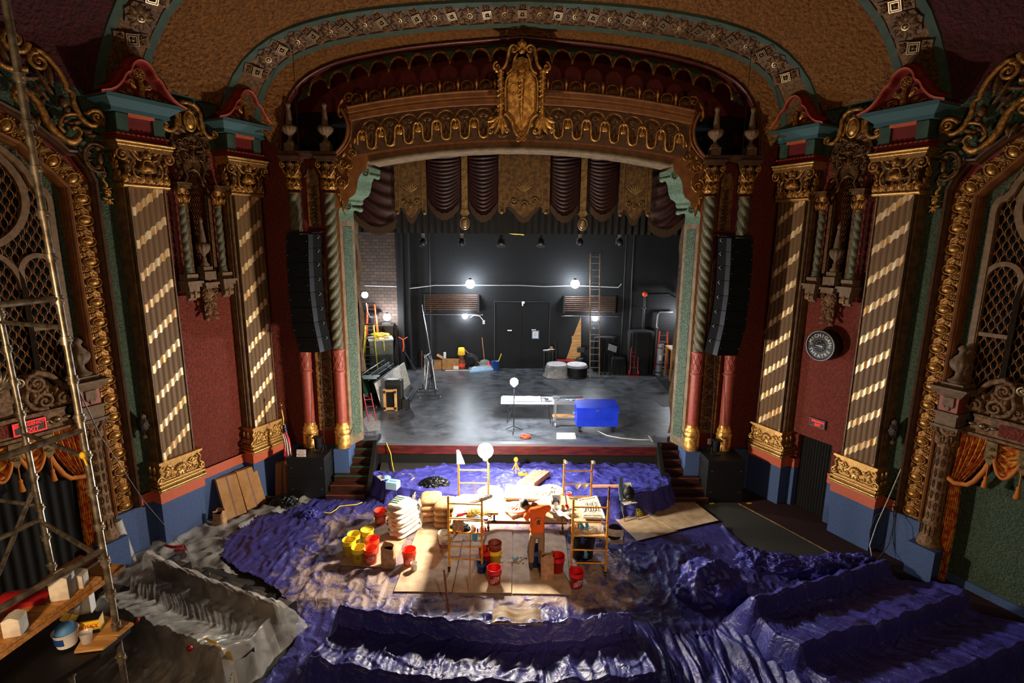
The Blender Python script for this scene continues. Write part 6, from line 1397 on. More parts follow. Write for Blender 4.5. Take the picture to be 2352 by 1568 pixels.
for sx in (-1, 1):
 for z in (.09, .7): b = MB(); b.cyl((sx*.19, -.1, z), (sx*.19, -.07, z), .04, 10); b.box(sx*.19-.03, sx*.19+.03, -.06, -.03, z-.04, z+.04); b.build('caster', 'black_box', t)
t = thing('amplifier', 'black cloth-fronted amplifier behind the wooden dolly', 'amplifier', (p[0]+.06, p[1]+.25, SZ)); b = MB(); b.box(-.26, .34, -.15, .2, 0, 1.08); b.build('cabinet', 'black_box', t, bevel=.02); b = MB(); b.box(-.2, .28, -.16, -.15, .1, .9); b.build('grille_cloth', 'black_cloth', t)
b = MB(); b.box(-.2, .24, -.12, .12, 1.08, 1.1); b.build('top_strap', 'dark_metal', t)
for k, (dx) in enumerate((.45,)): mb = MB(); mb.box(p[0]+.42, p[0]+.62, p[1]+.0, p[1]+.4, SZ, SZ+.42); tag(mb.build('milk_crate', 'black_box'), 'small black crate beside the amplifier at stage left', 'crate')
A = Vector(base(K4(430, 1430))); B = Vector(base(K4(790, 1130))); T1 = aY(*K4(335, 1130), A.y-.3); T2 = aY(*K4(715, 855), B.y-.3)
t = thing('leaning_board', 'big pale table top leaning on its side among folded tables at stage left', 'board', (A+B)/2)
o_ = (A+B)/2; b = MB(); v = [A-o_, B-o_, T2-o_, T1-o_]; nn = (v[1]-v[0]).cross(v[3]-v[0]).normalized()*.03
b.add([tuple(x) for x in v]+[tuple(x+nn) for x in v], [(0, 1, 2, 3), (4, 7, 6, 5), (0, 4, 5, 1), (1, 5, 6, 2), (2, 6, 7, 3), (3, 7, 4, 0)], False); b.build('panel', 'off_white', t)
b = MB(); b.tube([v[0], v[3], v[2], v[1]], .02, 5); b.build('edge', 'white', t)
for i in range(3):
 off = Vector((-.28-.26*i, .35+.3*i, 0)); t = thing('folded_table', ['folded dark table leaning right behind the big pale board', 'folded dark table leaning in the middle of the stack at stage left', 'folded dark table at the back of the stack at stage left'][i], 'folded table', o_+off)
 b = MB(); v2 = [v[0]*.85, v[1]*.85, v[2]*.85, v[3]*.85]; b.add([tuple(x) for x in v2]+[tuple(x+nn*1.3) for x in v2], [(0, 1, 2, 3), (4, 7, 6, 5), (0, 4, 5, 1), (1, 5, 6, 2), (2, 6, 7, 3), (3, 7, 4, 0)], False); b.build('tabletop', ['dark_metal', 'black_box', 'grey_box'][i], t)
 for kk in (.25, .75):
  a_ = v2[0].lerp(v2[1], kk); c_ = v2[3].lerp(v2[2], kk); b = MB(); b.tube([a_-nn*2, c_*1.06-nn*2], .03, 6); b.build('leg_frame', 'black_box', t)
 if i == 2: b = MB(); b.tube([v2[0].lerp(v2[3], .5)-nn*6, v2[3]-nn*6+Vector((0, 0, .1)), v2[2]-nn*6+Vector((0, 0, .1)), v2[1].lerp(v2[2], .5)-nn*6], .022, 6); b.build('hoop', 'steel', t)
t = thing('table_trolley', 'black trolley frame on casters under the folded tables at stage left', 'trolley', (-5.6, 18.9, SZ)); b = MB(); [b.tube([(-.5, y, .12), (.55, y, .12)], .03, 6) for y in (-.35, .6)]; b.tube([(0, -.35, .12), (0, .6, .12)], .03, 6); b.tube([(-.3, .1, .12), (-.3, .1, 1.1), (-.8, .1, 1.15)], .025, 6); b.tube([(.3, .1, .12), (-.3, .1, .9)], .02, 5); b.build('frame', 'black_box', t)
for x, y in ((-.5, -.35), (.55, -.35), (-.5, .6), (.55, .6)): b = MB(); b.cyl((x-.02, y, .06), (x+.02, y, .06), .06, 10); b.build('caster', 'dull_steel', t)
mb = MB(); mb.cbox((-5.75, 18.6, 2.0), (.5, .03, .75), .1, .15); tag(mb.build('chair_back_panel', 'dark_metal'), 'dark flat panel at the near left end of the folded tables', 'panel')
p = base(K4(1020, 1310)); t = thing('table_cart', 'folded table on a wheeled cart with a silver hoop, left of centre stage', 'folding table', (p[0], p[1]+.4, SZ), .25)
for sy in (-.45, .55):
 b = MB(); b.tube([(-.38, sy, .1), (.38, sy, .1)], .03, 6); b.build('foot', 'black_box', t)
 for sx in (-.38, .38): b = MB(); b.cyl((sx-.02, sy, .05), (sx+.02, sy, .05), .05, 10); b.build('caster', 'dull_steel', t)
b = MB(); b.cbox((-.12, .05, .95), (.04, 1.3, 1.1), 0, 0, .12); b.build('table_half', 'grey_plastic', t); b = MB(); b.cbox((.14, .05, .95), (.04, 1.3, 1.1), 0, 0, -.12); b.build('table_half', 'grey_plastic', t)
for sx in (-1, 1):
 for sy in (-.45, .55): b = MB(); b.tube([(sx*.2, sy, .1), (sx*.12, sy, .9), (sx*.16, sy, 1.55)], .022, 6); b.build('upright', 'black_box', t)
b = MB(); b.tube([(-.2, -.5, .7), (-.18, -.5, 1.5), (-.14, -.35, 1.65), (.1, .4, 1.6), (.25, .45, 1.1), (.1, -.3, .8), (-.2, -.5, .75)], .022, 6); b.build('hoop', 'steel', t)
b = MB(); b.tube([(-.1, -.5, .3), (.1, -.5, 1.2), (.05, -.5, .5), (-.12, -.5, 1.1)], .014, 5); b.build('linkage', 'dark_metal', t)
for k in range(4):
 a = Vector(base(K4(660, 1475)))+Vector((.05*k, 0, .02+.015*k)); c = Vector(base(K4(925, 1095)))+Vector((.06*k-.1, 0, .02)); mb = MB(); mb.tube([a, c], .018, 5); tag(mb.build('metal_bar', 'dull_steel'), 'long metal bar lying in the bundle beside the folded tables', 'metal bar', 'metal bars lying on the stage floor')
p = base(K4(510, 900)); t = thing('utility_bin', 'tall grey square bin at the back left of the stage', 'bin', (-6.0, 23.4, SZ), .3); b = MB(); b.box(-.5, .5, -.4, .4, 0, 1.62); b.build('body', 'grey_box', t, bevel=.02); b = MB(); b.box(-.53, .53, -.43, .43, 1.62, 1.68); b.build('rim', 'off_white', t)
mb = MB(); random.seed(5); pts = [(-6.0+.42*cos(j*.55)*random.uniform(.4, 1), 23.4+.33*sin(j*.55)*random.uniform(.4, 1), SZ+1.72+.001*j+random.uniform(0, .07)) for j in range(110)]; pts += [(-5.75, 22.95, SZ+1.6), (-5.74, 22.93, SZ+1.2)]; mb.tube(pts, .022, 4); tag(mb.build('rope_heap', 'husky_yellow'), 'heap of yellow-green rope spilling over the grey bin', 'rope')
mb = MB(); mb.box(-7.1, -6.5, 23.9, 24.3, 1.2, 3.85); mb.box(-7.2, -6.1, 23.8, 24.4, 3.85, 3.95); tag(mb.build('road_case', 'black_box'), 'tall black case behind the step ladders at stage left', 'case')
mb = MB(); mb.cbox((-5.9, 24.2, 3.35), (.7, .5, .06), .1); mb.cbox((-5.92, 24.2, 3.42), (.4, .4, .1), .3); mb.box(-6.0, -5.6, 24.2, 24.4, 1.2, 3.3); tag(mb.build('equipment_shelf', 'black_box'), 'black shelf with gear below the glow on the brick wall', 'shelf')
t = thing('orange_strap', 'orange webbing strap hanging on the dark pier at stage left', 'strap', aY(*K4(705, 560), YB-.7)); b = MB(); b.tube([(-.2, 0, .12), (0, 0, 0), (.2, 0, .12)], .025, 5); b.tube([(0, 0, 0), (.03, 0, -.3), (-.02, 0, -.55)], .03, 5); b.build('webbing', 'cord_orange', t)
random.seed(11)
for k in range(6):
 x = -5.75+.12*k; mb = MB(); mb.tube([(x, 24.1, 1.2), (x+random.uniform(-.1, .15), 24.3, 2.5+random.uniform(-.3, .6))], .025, 5); tag(mb.build('dark_pole', 'dark_metal'), 'dark pole in the bundle leaning at the left back corner of the stage', 'pole', 'dark poles leaning at the left back corner')
mb = MB(); a = (-4.75, 24.2, 1.22); mb.tube([a, (-5.2, 24.2, 2.3)], .05, 6); mb.tube([(-4.6, 24.1, 1.22), (-5.1, 24.1, 2.1)], .05, 6); tag(mb.build('folded_stand', 'black_box'), 'folded black stand leaning beside the pier', 'stand')
mb = MB(); mb.tube([(-4.35, 24.3, 1.2), (-4.35, 24.4, 2.1)], .025, 6); tag(mb.build('short_pole', 'wood_dark'), 'short brown pole standing left of the long silver pole', 'pole')
a = Vector((-3.75, 23.9, 1.25)); c = aY(*K4(950, 110), YB-.15); mb = MB(); mb.tube([a, c], .025, 6); tag(mb.build('silver_pole', 'steel'), 'long silver pole leaning on the back wall left of the radiator', 'pole')
p = Vector(base(K4(1320, 950))); t = thing('cardboard_box', 'large open cardboard box on the floor at the back left', 'cardboard box', (p.x, p.y+.3, SZ)); b = MB(); b.box(-.42, .42, -.3, -.28, 0, .55); b.box(-.42, -.4, -.3, .3, 0, .55); b.box(.4, .42, -.3, .3, 0, .55); b.box(-.42, .42, .28, .3, 0, .55); b.box(-.42, .42, -.3, .3, 0, .02); b.build('box', 'cardboard', t)
b = MB(); b.cbox((-.55, 0, .6), (.3, .5, .01), 0, 0, .5); b.build('flap', 'cardboard', t); b = MB(); b.cbox((.1, .42, .62), (.7, .26, .01), 0, .5); b.build('flap', 'cardboard', t); b = MB(); b.box(.12, .36, -.305, -.3, .05, .2); b.build('shipping_label', 'paper', t)
mb = MB(); mb.cyl((p.x-.3, p.y+.2, 1.5), (p.x-.3, p.y+.2, 2.0), .06, 12); tag(mb.build('paper_roll', 'white'), 'white paper roll sticking out of the open cardboard box', 'paper roll')
t = thing('cardboard_box', 'smaller cardboard box left of the big open one at the back', 'cardboard box', (p.x-.75, p.y+.3, SZ), .1); b = MB(); b.box(-.3, .3, -.2, .2, 0, .38); b.build('box', 'cardboard', t); b = MB(); b.cbox((-.45, 0, .5), (.3, .3, .01), 0, 0, .9); b.build('flap', 'cardboard', t)
q = Vector(base(K4(1455, 925))); t = thing('water_jug', 'amber water cooler jug topped with an upturned yellow cup', 'cooler', (q.x, q.y, SZ)); b = MB(); b.lathe([(.16, .0), (.17, .05), (.17, .45), (.15, .5)], 16); b.build('tank', 'wood_dark', t); b = MB(); b.lathe([(.18, .16), (.18, .32)], 16); b.build('band', 'cone', t); b = MB(); b.lathe([(.12, .5), (.12, .7), (.15, .75)], 14); b.build('neck', 'wood_dark', t); b = MB(); b.lathe([(.17, .72), (.17, .82), (.14, 1.05), (0, 1.06)], 16); b.build('cup', 'husky_yellow', t)
q = Vector(base(K4(1575, 930))); mb = MB();
for k in range(5): mb.tube([(q.x+(.36-.03*k)*cos(w_), q.y+.15-.04*k, SZ+.38+(.36-.03*k)*sin(w_)) for w_ in [2*pi*j/20 for j in range(20)]], .03, 5, True)
tag(mb.build('hose_coil', 'dark_metal'), 'coiled dark hose standing against the back wall', 'hose')
mb = MB(); mb.blob(q.x+.65, q.y+.15, SZ+.22, .32, .2, .26); tag(mb.build('olive_bag', 'grey_box'), 'olive bag slumped between the hose coil and the brooms', 'bag')
mb = MB(); mb.blob(q.x+.2, q.y-.1, SZ+.08, .16, .12, .1); tag(mb.build('white_rag', 'white'), 'crumpled white rag by the hose coil', 'rag')
for (ft, tp, lb) in ((K4(1740, 920), K4(1460, 655), 'broom leaning to the left against the back wall'), (K4(1760, 925), K4(1720, 530), 'broom standing nearly upright against the back wall')):
 a = Vector(base(ft)); c = aY(*tp, YB-.1); t = thing('broom', lb, 'broom', a); d = c-a; b = MB(); b.tube([(0, 0, .12), d], .018, 6); b.build('handle', 'wood', t); b = MB(); b.box(-.15, .15, -.04, .04, 0, .12); b.build('head', 'grey_box', t)
q = base(K4(1806, 918)); t = thing('traffic_cone', 'orange traffic cone by the left loading door', 'traffic cone', q); b = MB(); b.lathe([(0, .42), (.03, .41), (.11, .03)], 14); b.build('cone', 'cone', t); b = MB(); b.box(-.14, .14, -.14, .14, 0, .03); b.build('base_plate', 'cone', t)
q = base(K4(1885, 905)); t = thing('waste_bin', 'dark blue bin in front of the left loading door', 'bin', q); b = MB(); b.lathe([(.17, 0), (.22, .42), (.24, .43), (.2, .41), (.16, .05), (0, .05)], 18); b.build('bin', 'bucket_blue', t)
mb = MB(); mb.tube([(q[0]+.12, q[1], SZ+.3), (q[0]+.3, q[1], SZ+.78)], .025, 6); tag(mb.build('green_stick', 'led_green' if 'led_green' in M else 'ladder_yellow'), 'bright lime stick poking out of the dark blue bin', 'stick')
a = Vector(base(K4(1560, 985))); c = Vector(base(K4(1915, 930))); t = thing('foam_bundle', 'long pale blue foam pieces in film lying at the foot of the brooms', 'foam', (a+c)/2)
d = (c-a)/2; b = MB()
for k in range(3): o2 = Vector((0, .12*k, .06+.05*(k == 1))); b.tube([-d*(1-.1*k)+o2, o2*1., d*(1-.05*k)+o2], [.08, .1, .07], 8)
b.build('foam', 'light_blue_box', t); b = MB(); b.tube([-d*1.04+Vector((0, .1, .08)), Vector((0, .12, .1)), d*1.03+Vector((0, .1, .09))], [.14, .19, .13], 10); b.build('film_sleeve', 'film', t)
q = [Vector(base(K4(*a_))) for a_ in ((1245, 960), (1560, 955))]; mb = MB(); mb.tube([q[0]+Vector((0, 0, .02)), q[1]+Vector((0, 0, .02))], .02, 5); tag(mb.build('white_strip', 'white'), 'thin white strip on the floor in front of the cardboard boxes', 'strip')
t = thing('green_crate', 'green plastic crate at the far left edge of the stage', 'crate', (-5.6, 19.8, SZ)); b = MB(); b.box(-.3, .35, -.3, .3, .3, .85); b.build('body', 'green_glass', t)
t = thing('red_hand_truck', 'red frame of a hand truck just behind the left proscenium edge', 'hand truck', (-4.83, 17.1, SZ), .4);
for s_ in (-1, 1): b = MB(); b.tube([(s_*.12, 0, .05), (s_*.12-.12, .1, 1.0)], .022, 6); b.build('upright', 'led_redpaint' if 'led_redpaint' in M else 'rust_red', t)
for z in (.3, .55, .8): b = MB(); b.tube([(-.12-.12*z, .1*z, z), (.12-.12*z, .1*z, z)], .016, 5); b.build('crossbar', 'rust_red', t)
# ================================================================ the auditorium floor and the work area
def K2(x, y): return (1000+x/4.354, 1020+y/4.354)
def K3(x, y): return (740+x/4.9, 1080+y/4.9)
def K7(x, y): return (x/2.76, 1000+y/2.76)
def K9(x, y): return (1552+x/2.76, 1000+y/2.76)
def g(p, z=0): q = aZ(*p, z); return (q.x, q.y)
def nz(x, y, s=1., k=0): return noise.noise(Vector((x*s, y*s, k*7.3)))
def ridge(x, y, s=1., k=0): return 1-abs(noise.noise(Vector((x*s, y*s, k*5.1+2))))*2
PIT = [(-4.15, 15.36), (-4.0, 14.45), (-3.5, 13.9), (-2.6, 13.55), (-1.3, 13.3), (0, 13.2), (1.4, 13.22), (2.6, 13.35), (3.6, 13.6), (4.15, 14.0), (4.3, 14.6), (4.34, 15.36)]
mb = MB(); mb.slab(PIT, 0, .55); tag(mb.build('pit_platform', 'carpet_dark'), 'low curved orchestra platform in front of the stage, mostly under blue tarp', 'platform')
def sheet(pts, label, z=.02, m_='hardboard', th=.012):
 mb = MB(); mb.slab(pts, z, z+th); return tag(mb.build('hardboard_sheet', m_), label, 'board')
sheet([(-2.64, 10.03), (-1.42, 10.03), (-1.36, 12.5), (-2.55, 12.62)], 'hardboard floor sheet under the white pail, leftmost of the three front sheets', .03)
sheet([(-1.40, 10.0), (-.17, 9.99), (-.14, 12.45), (-1.33, 12.48)], 'hardboard floor sheet under the left scaffold, middle of the three front sheets', .045)
sheet([(-.15, 9.99), (1.09, 9.98), (1.2, 12.45), (-.12, 12.45)], 'hardboard floor sheet under the worker, rightmost of the three front sheets', .03)
sheet([(-4.06, 10.95), (-2.86, 10.85), (-2.72, 12.9), (-3.1, 13.5), (-3.75, 13.5)], 'hardboard floor sheet under the yellow buckets and white sacks', .03)
sheet([g((1408, 1189)), g((1500, 1168)), g((1556, 1222)), g((1463, 1245))], 'hardboard floor sheet under the folding chair with the backpack', .03)
sheet([g((1470, 1176)), g((1588, 1151)), g((1650, 1199)), g((1550, 1222))], 'outer hardboard floor sheet at the right end of the platform', .045)
def inside(p, poly):
 c = False; n = len(poly); x, y = p
 for i in range(n):
  (x1, y1), (x2, y2) = poly[i], poly[i-1]
  if (y1 > y) != (y2 > y) and x < (x2-x1)*(y-y1)/(y2-y1)+x1: c = not c
 return c
def ground_sheet(name, poly, mat_, label, cat, hfun, step=.05, jag=.05):
 xs = [p[0] for p in poly]; ys = [p[1] for p in poly]; x0, x1, y0, y1 = min(xs), max(xs), min(ys), max(ys)
 nx, ny = int((x1-x0)/step), int((y1-y0)/step); V = []; idx = {}; F = []
 for i in range(nx+1):
  for j in range(ny+1):
   x, y = x0+i*step, y0+j*step; q = (x+jag*nz(x, y, 3, 1), y+jag*nz(x, y, 3, 2))
   if inside(q, poly): idx[i, j] = len(V); V.append((x, y, hfun(x, y)))
 for (i, j), a in idx.items():
  q = [idx.get((i+1, j)), idx.get((i+1, j+1)), idx.get((i, j+1))]
  if None not in q: F.append((a, *q))
 mb = MB(); mb.add(V, F, True); return tag(mb.build(name, mat_), label, cat)
def wr(x, y, amp=1., k=0):     # crumpled sheet height
 a = max(0, ridge(x+.3*nz(x, y, 2, k), y, 1.1, k)-.55)*.10; b = max(0, ridge(x*1.3, y*.6+.2*nz(x, y, 3, k+3), 3.1, k+1)-.6)*.09; c = nz(x, y, 7, k+2)*.008
 return .018+amp*(a+b)+c+.012
fl = [g(p) for p in ((503, 1282), (520, 1240), (575, 1200), (640, 1180), (700, 1160), (745, 1128), (800, 1108), (880, 1110), (960, 1142), (1060, 1150), (1420, 1150), (1545, 1165), (1560, 1182), (1648, 1205), (1698, 1240), (1716, 1275), (1780, 1280), (1860, 1290), (1960, 1290), (2035, 1298))]+[(7.6, 9.9), (6.5, 9.5), (5.4, 9.1)]
fl += [(4.3, 8.7), (1.8, 8.9), (0.3, 8.7), (-1, 8.75), (-3.3, 9.1), (-3.6, 8.2), (-3.7, 7.2), (-3.9, 6.6), (-4.9, 6.6), (-4.4, 7.6), (-4.15, 8.6), (-4.4, 9.4)]+[g(p) for p in ((600, 1335), (545, 1312))]
hb = [(-2.7, 9.98, 1.15, 12.6), (-4.1, 10.85, -2.75, 13.4)]
def hf(x, y):
 h = wr(x, y, 1.)
 for (a, b, c, d) in hb:
  if a-.15 < x < c+.15 and b-.12 < y < d+.1: h = min(h, .012)
 if 2.35 < x < 5.3 and 11.9 < y < 14.4: h = .012
 return h
ground_sheet('floor_tarp', fl, 'tarp_dusty', 'huge dusty blue tarpaulin spread over the floor round the work area', 'tarpaulin', hf, .034)
def pit_edge(u):
 P = [(-4.25, 14.55), (-4.0, 14.3), (-3.55, 13.82), (-2.6, 13.47), (-1.3, 13.22), (0, 13.12), (1.4, 13.14), (2.6, 13.27), (3.65, 13.52), (4.25, 13.95), (4.42, 14.4), (4.46, 15.2)]
 t = u*(len(P)-1); i = min(len(P)-2, int(t)); a, b = Vector(P[i]), Vector(P[i+1]); return a.lerp(b, t-i)
def back_edge(u):
 P = [(-4.1, 14.62), (-3.4, 14.68), (-2.4, 15.05), (-1.1, 15.3), (1, 15.3), (3.4, 15.32), (4.2, 15.33)]
 t = u*(len(P)-1); i = min(len(P)-2, int(t)); a, b = Vector(P[i]), Vector(P[i+1]); return a.lerp(b, t-i)
mb = MB()
def fn(u, v):
 e = pit_edge(u); bk_ = back_edge(u)
 if v < .66:
  q = bk_.lerp(e, v/.66); x, y = q; return (x, y, .575+max(0, ridge(x, y, 1.4, 9)-.5)*.10+max(0, ridge(x, y*1.5, 3.3, 11)-.55)*.07+(.06*max(0, nz(x, 3, 2.5, 4)) if v < .05 else 0))
 k = (v-.66)/.34; n_ = Vector((e.x*.12, -1)).normalized() if abs(e.x) < 3.9 else Vector((math.copysign(1, e.x), -.45)).normalized()
 fold = .05*sin(u*150+3*nz(u*20, 0))*k+.07*nz(u*30, k*2, 1, 5)*k; off = .03+.2*k**2+fold
 return (e.x+n_.x*off, e.y+n_.y*off, .59*(1-k)+.02+.04*max(0, nz(u*40, k*5)))
mb.grid(240, 90, fn); tag(mb.build('platform_tarp', 'tarp_bright'), 'bright blue tarpaulin draped over the platform in front of the stage', 'tarpaulin')
def lerp_poly(P, u):
 t = max(0, min(1, u))*(len(P)-1); i = min(len(P)-2, int(t)); return Vector(P[i]).lerp(Vector(P[i+1]), t-i)
def seat_tarp(name, rows, mat_, label, cat, dirn, ext=(.5, .5), lead=.7, tail=.9, folds=1., nu=220, nseg=14, seatw=.56, drape=.02, seed=0, bend=None):
 D = Vector((*dirn, 0)).normalized(); st_ = []
 st_.append((0, lead, .03, 0)); st_.append((0, lead*.6, .45, 0)); st_.append((0, .07, .86, .6))
 for i in range(len(rows)):
  st_.append((i, 0, .9, 1)); st_.append((i, -.05, .87, 1));
  if i < len(rows)-1: st_.append((i, -.15, .62, 0)); st_.append((i, -.3, .61, 0)); st_.append((i+1, .5, .70, 0)); st_.append((i+1, .08, .87, .6))
  else: st_.append((i, -.2, .47, 0)); st_.append((i, -.4, .4, 0))
 st_.append((len(rows)-1, -tail*.6, .3, 0)); st_.append((len(rows)-1, -tail, .08, 0))
 n = len(st_)-1; nv = n*nseg; mb = MB()
 def fn(u, v):
  t = v*n; i = min(n-1, int(t)); f = t-i; uu = (u*(1+ext[0]/4+ext[1]/4)-ext[0]/4); side = 0
  over = 0
  if uu < 0: over = -uu*4/max(.01, ext[0])
  if uu > 1: over = (uu-1)*4/max(.01, ext[1])
  def pt(s_):
   P = rows[s_[0]]; q = lerp_poly(P, uu); a, b = Vector(P[0]), Vector(P[-1]); dd = (b-a).normalized()
   q = q+dd*(min(0, uu)*1.1 if uu < 0 else max(0, uu-1)*1.1)*2.4; z = s_[2]
   if s_[3]: z += .025*sin((q-a).length/seatw*2*pi)*s_[3]*(1 if 0 < uu < 1 else 0)
   return Vector((q.x, q.y, z))+D*s_[1]
  a, b = pt(st_[i]), pt(st_[i+1]); fs = f*f*(3-2*f); q = a.lerp(b, f); q.z = a.z+(b.z-a.z)*(fs*.25+f*.75)
  if over: k = min(1, over); q.z = q.z*(1-k*k*(3-2*k))+.03
  x, y = q.x, q.y; al = (u*60+seed)
  f1 = noise.noise(Vector((al*.5+1.5*nz(x, y, .8, seed), v*2.2, seed)))*.05+(.35-abs(noise.noise(Vector((al*1.1+2*nz(x, y, 1.3, 3), v*2.5, seed+4)))))*.05
  f2 = max(0, ridge(x, y, 2.2, seed)-.7)*.12; amp = folds*(.35+.65*(1 if st_[i][3] == 0 else .45))
  return (x+.4*f1*amp, y+.3*f1*amp, max(.02, q.z+(f1+f2)*amp))
 mb.grid(nu, nv, fn); o = mb.build(name, mat_); return tag(o, label, cat)
C1 = [(-3.2, 8.42), (-2.1, 8.24), (-1.0, 8.1), (.3, 8.02), (1.2, 8.18), (1.9, 8.32)]
C2 = [(-3.3, 7.25), (-2.2, 7.02), (-1.2, 6.86), (.2, 6.8), (1.1, 6.9), (2.0, 7.0)]
seat_tarp('seat_tarp', [C1, C2], 'tarp_blue', 'dark blue tarpaulin over the middle rows of seats at the bottom centre', 'tarpaulin', (.0, 1), (.55, .5), .75, 1.0, 1.15, 260, 14, seed=1)
A1 = [(4.3, 8.72), (5.39, 9.14), (6.48, 9.54), (7.53, 9.92)]
A2 = [(4.55, 7.6), (5.3, 7.9), (6.2, 8.12), (7.2, 8.5), (8.35, 8.95)]
A3 = [(4.9, 6.45), (5.8, 6.8), (6.8, 7.15), (7.9, 7.55), (8.9, 7.95)]
seat_tarp('seat_tarp', [A1, A2, A3], 'tarp_blue', 'dark blue tarpaulin over the right-hand rows of seats', 'tarpaulin', (-.35, .94), (.45, .55), .6, .9, 1.0, 240, 12, seed=5)
mb = MB()
def fn(u, v):
 x = 1.75+3.0*u; y = 9.1-3.0*v; z = .05+.62*max(0, 1-abs(u-.0)*3.2)+.45*max(0, 1-abs(u-1)*3)+.1*abs(noise.noise(Vector((u*16, v*2.5, 3))))*2+.06*noise.noise(Vector((u*40, v*5, 8)))
 return (x+.1*noise.noise(Vector((u*9, v*4, 1))), y, max(.02, z*(.4+.6*min(1, v*5))))
mb.grid(130, 80, fn); tag(mb.build('aisle_tarp', 'tarp_blue'), 'deeply folded blue tarpaulin hanging in the aisle between the two covered seat blocks', 'tarpaulin')
def heap(name, c, r_, label, seed, m_='tarp_blue', cat='tarpaulin', sq=1., freq=1.):
 mb = MB()
 def fn(u, v):
  q = 2*pi*u; a = v*pi/2; d = Vector((cos(q)*cos(a), sin(q)*cos(a), sin(a))); w_ = d*2.1*freq+Vector((seed, seed*2, 0))
  k = .82+.34*(1-abs(noise.noise(w_))*2.2)*.6+.2*(1-abs(noise.noise(w_*2.3))*2)*.45+.07*noise.noise(w_*6)
  return (c[0]+d.x*k*r_[0], c[1]+d.y*k*r_[1], c[2]+max(0.0, d.z*k*r_[2]*sq))
 mb.grid(96, 40, fn); return tag(mb.build(name, m_), label, cat)
heap('tarp_heap', (*g((1632, 1365)), 0), (.74, .64, .72), 'big crumpled ball of blue tarpaulin between the work area and the right seats', 3, freq=.62)
hp = [g(K9(650, 830)), g(K9(860, 850)), g(K9(1010, 830)), g(K9(1150, 830)), g(K9(480, 800))]
for k, (x, y) in enumerate(hp): heap('tarp_heap', (x, y-.1, 0), (.55-.03*k, .36, .34), ['crumpled mound of blue tarpaulin right of the big ball, nearest to it', 'crumpled mound of blue tarpaulin in the middle of the row beside the red carpet', 'crumpled mound of blue tarpaulin, second from the right end of that row', 'rounded mound of blue tarpaulin at the right end of the row by the red carpet', 'small dark crumple of tarpaulin just behind the big ball'][k], 11+5*k)
t = thing('curved_offcut', 'tan curved fibre panel lying on the centre seat tarpaulin', 'panel', (*g((1187, 1415), .95), .93))
b = MB()
def fn(u, v): return (-.42+.84*u, -.14+.3*v+.03*sin(u*5), .05+.05*sin(u*2*pi*1.6-.6)*(1-.3*v)+.015*nz(u*4, v*4))
b.grid(40, 8, fn); b.build('panel', 'hardboard', t); b = MB(); b.tube([(-.44, -.15, .0), (.44, -.16, .0)], .018, 6); b.build('edge_rail', 'brass_cloth', t)
L1 = [(-7.7, 10.0), (-6.2, 9.27), (-4.45, 8.55)]
L2 = [(-7.6, 8.6), (-6.52, 8.1), (-5.44, 7.66), (-4.8, 7.42)]
seat = thing('theatre_seat', 'x', 'theatre seat', group='theatre seats under clear film')
b = MB()
def fn(u, v):
 x = -.25+.5*u; return (x*(1-.06*v), .0+.05*(1-(2*u-1)**2)*-1-.06*v, .36+.5*v-.05*(2*u-1)**4*v)
b.grid(8, 6, fn)
def fn(u, v): x = -.25+.5*u; return (x*(1-.06*v), .06-.05*(1-(2*u-1)**2)-.06*v, .36+.5*v-.05*(2*u-1)**4*v)
b.grid(8, 6, fn); b.build('backrest', 'seat_cloth', seat)
b = MB(); b.box(-.24, .24, .06, .5, .38, .46); b.build('seat', 'seat_cloth', seat, bevel=.02)
for s_ in (-1, 1): b = MB(); b.box(s_*.27-.02, s_*.27+.02, .0, .42, .0, .6); b.build('side_frame', 'dark_metal', seat)
u1 = False
for i, (P, n_) in enumerate(((L1, 6), (L2, 5))):
 a, c = Vector(P[0]), Vector(P[-1]); d = (c-a).normalized()
 for k in range(n_):
  q = lerp_poly(P, (k+.5)/n_); o = seat if not u1 else dup(seat); u1 = True; o.location = (q.x-d.y*.12, q.y+d.x*.12, 0); o.rotation_euler = (0, 0, atan2(d.y, d.x)); o.scale = (1, 1, .9)
  o['label'] = '%s seat from the left in the %s film-covered row' % (ORD[k], 'far' if i == 0 else 'near'); o['group'] = 'brown seats of the %s row under film' % ('far' if i == 0 else 'near')
seat_tarp('seat_film', [L1, L2], 'film', 'clear polythene sheet draped over the rows of seats at the left', 'plastic sheet', (.40, .92), (.5, .35), .6, 1.3, 1.0, 180, 12, seed=21)
film_poly = [g(p) for p in ((215, 1400), (262, 1300), (340, 1262), (400, 1235), (470, 1205), (560, 1190), (650, 1150), (735, 1135), (700, 1165), (600, 1195), (540, 1230), (505, 1290), (560, 1330), (430, 1310), (330, 1330))]
ground_sheet('floor_film', film_poly, 'film_thick', 'wrinkled clear film on the floor along the left wall', 'plastic sheet', lambda x, y: .04+.22*max(0, ridge(x, y, 1.7, 31)-.45)+.05*nz(x, y, 5, 3), .038)
mb = MB(); q = [g(p) for p in ((385, 1283), (400, 1287), (425, 1283), (432, 1292), (405, 1294))]; mb.tube([(x, y, .34) for x, y in q], .035, 5); tag(mb.build('red_tape', 'rust_red'), 'red tape crumpled on the film behind the left seats', 'tape')
q = [aZ(*p, z) for p, z in ((K7(1300, 1285), .92), (K7(1350, 1310), .9), (K7(1440, 1370), .82), (K7(1460, 1430), .6), (K7(1490, 1568), .2))]
b = MB(); n = len(q)
for a, c in zip(q, q[1:]):
 b.add([tuple(a+Vector((-.05, 0, 0))), tuple(a+Vector((.05, 0, 0))), tuple(c+Vector((.05, 0, 0))), tuple(c+Vector((-.05, 0, 0)))], [(0, 1, 2, 3)], False)
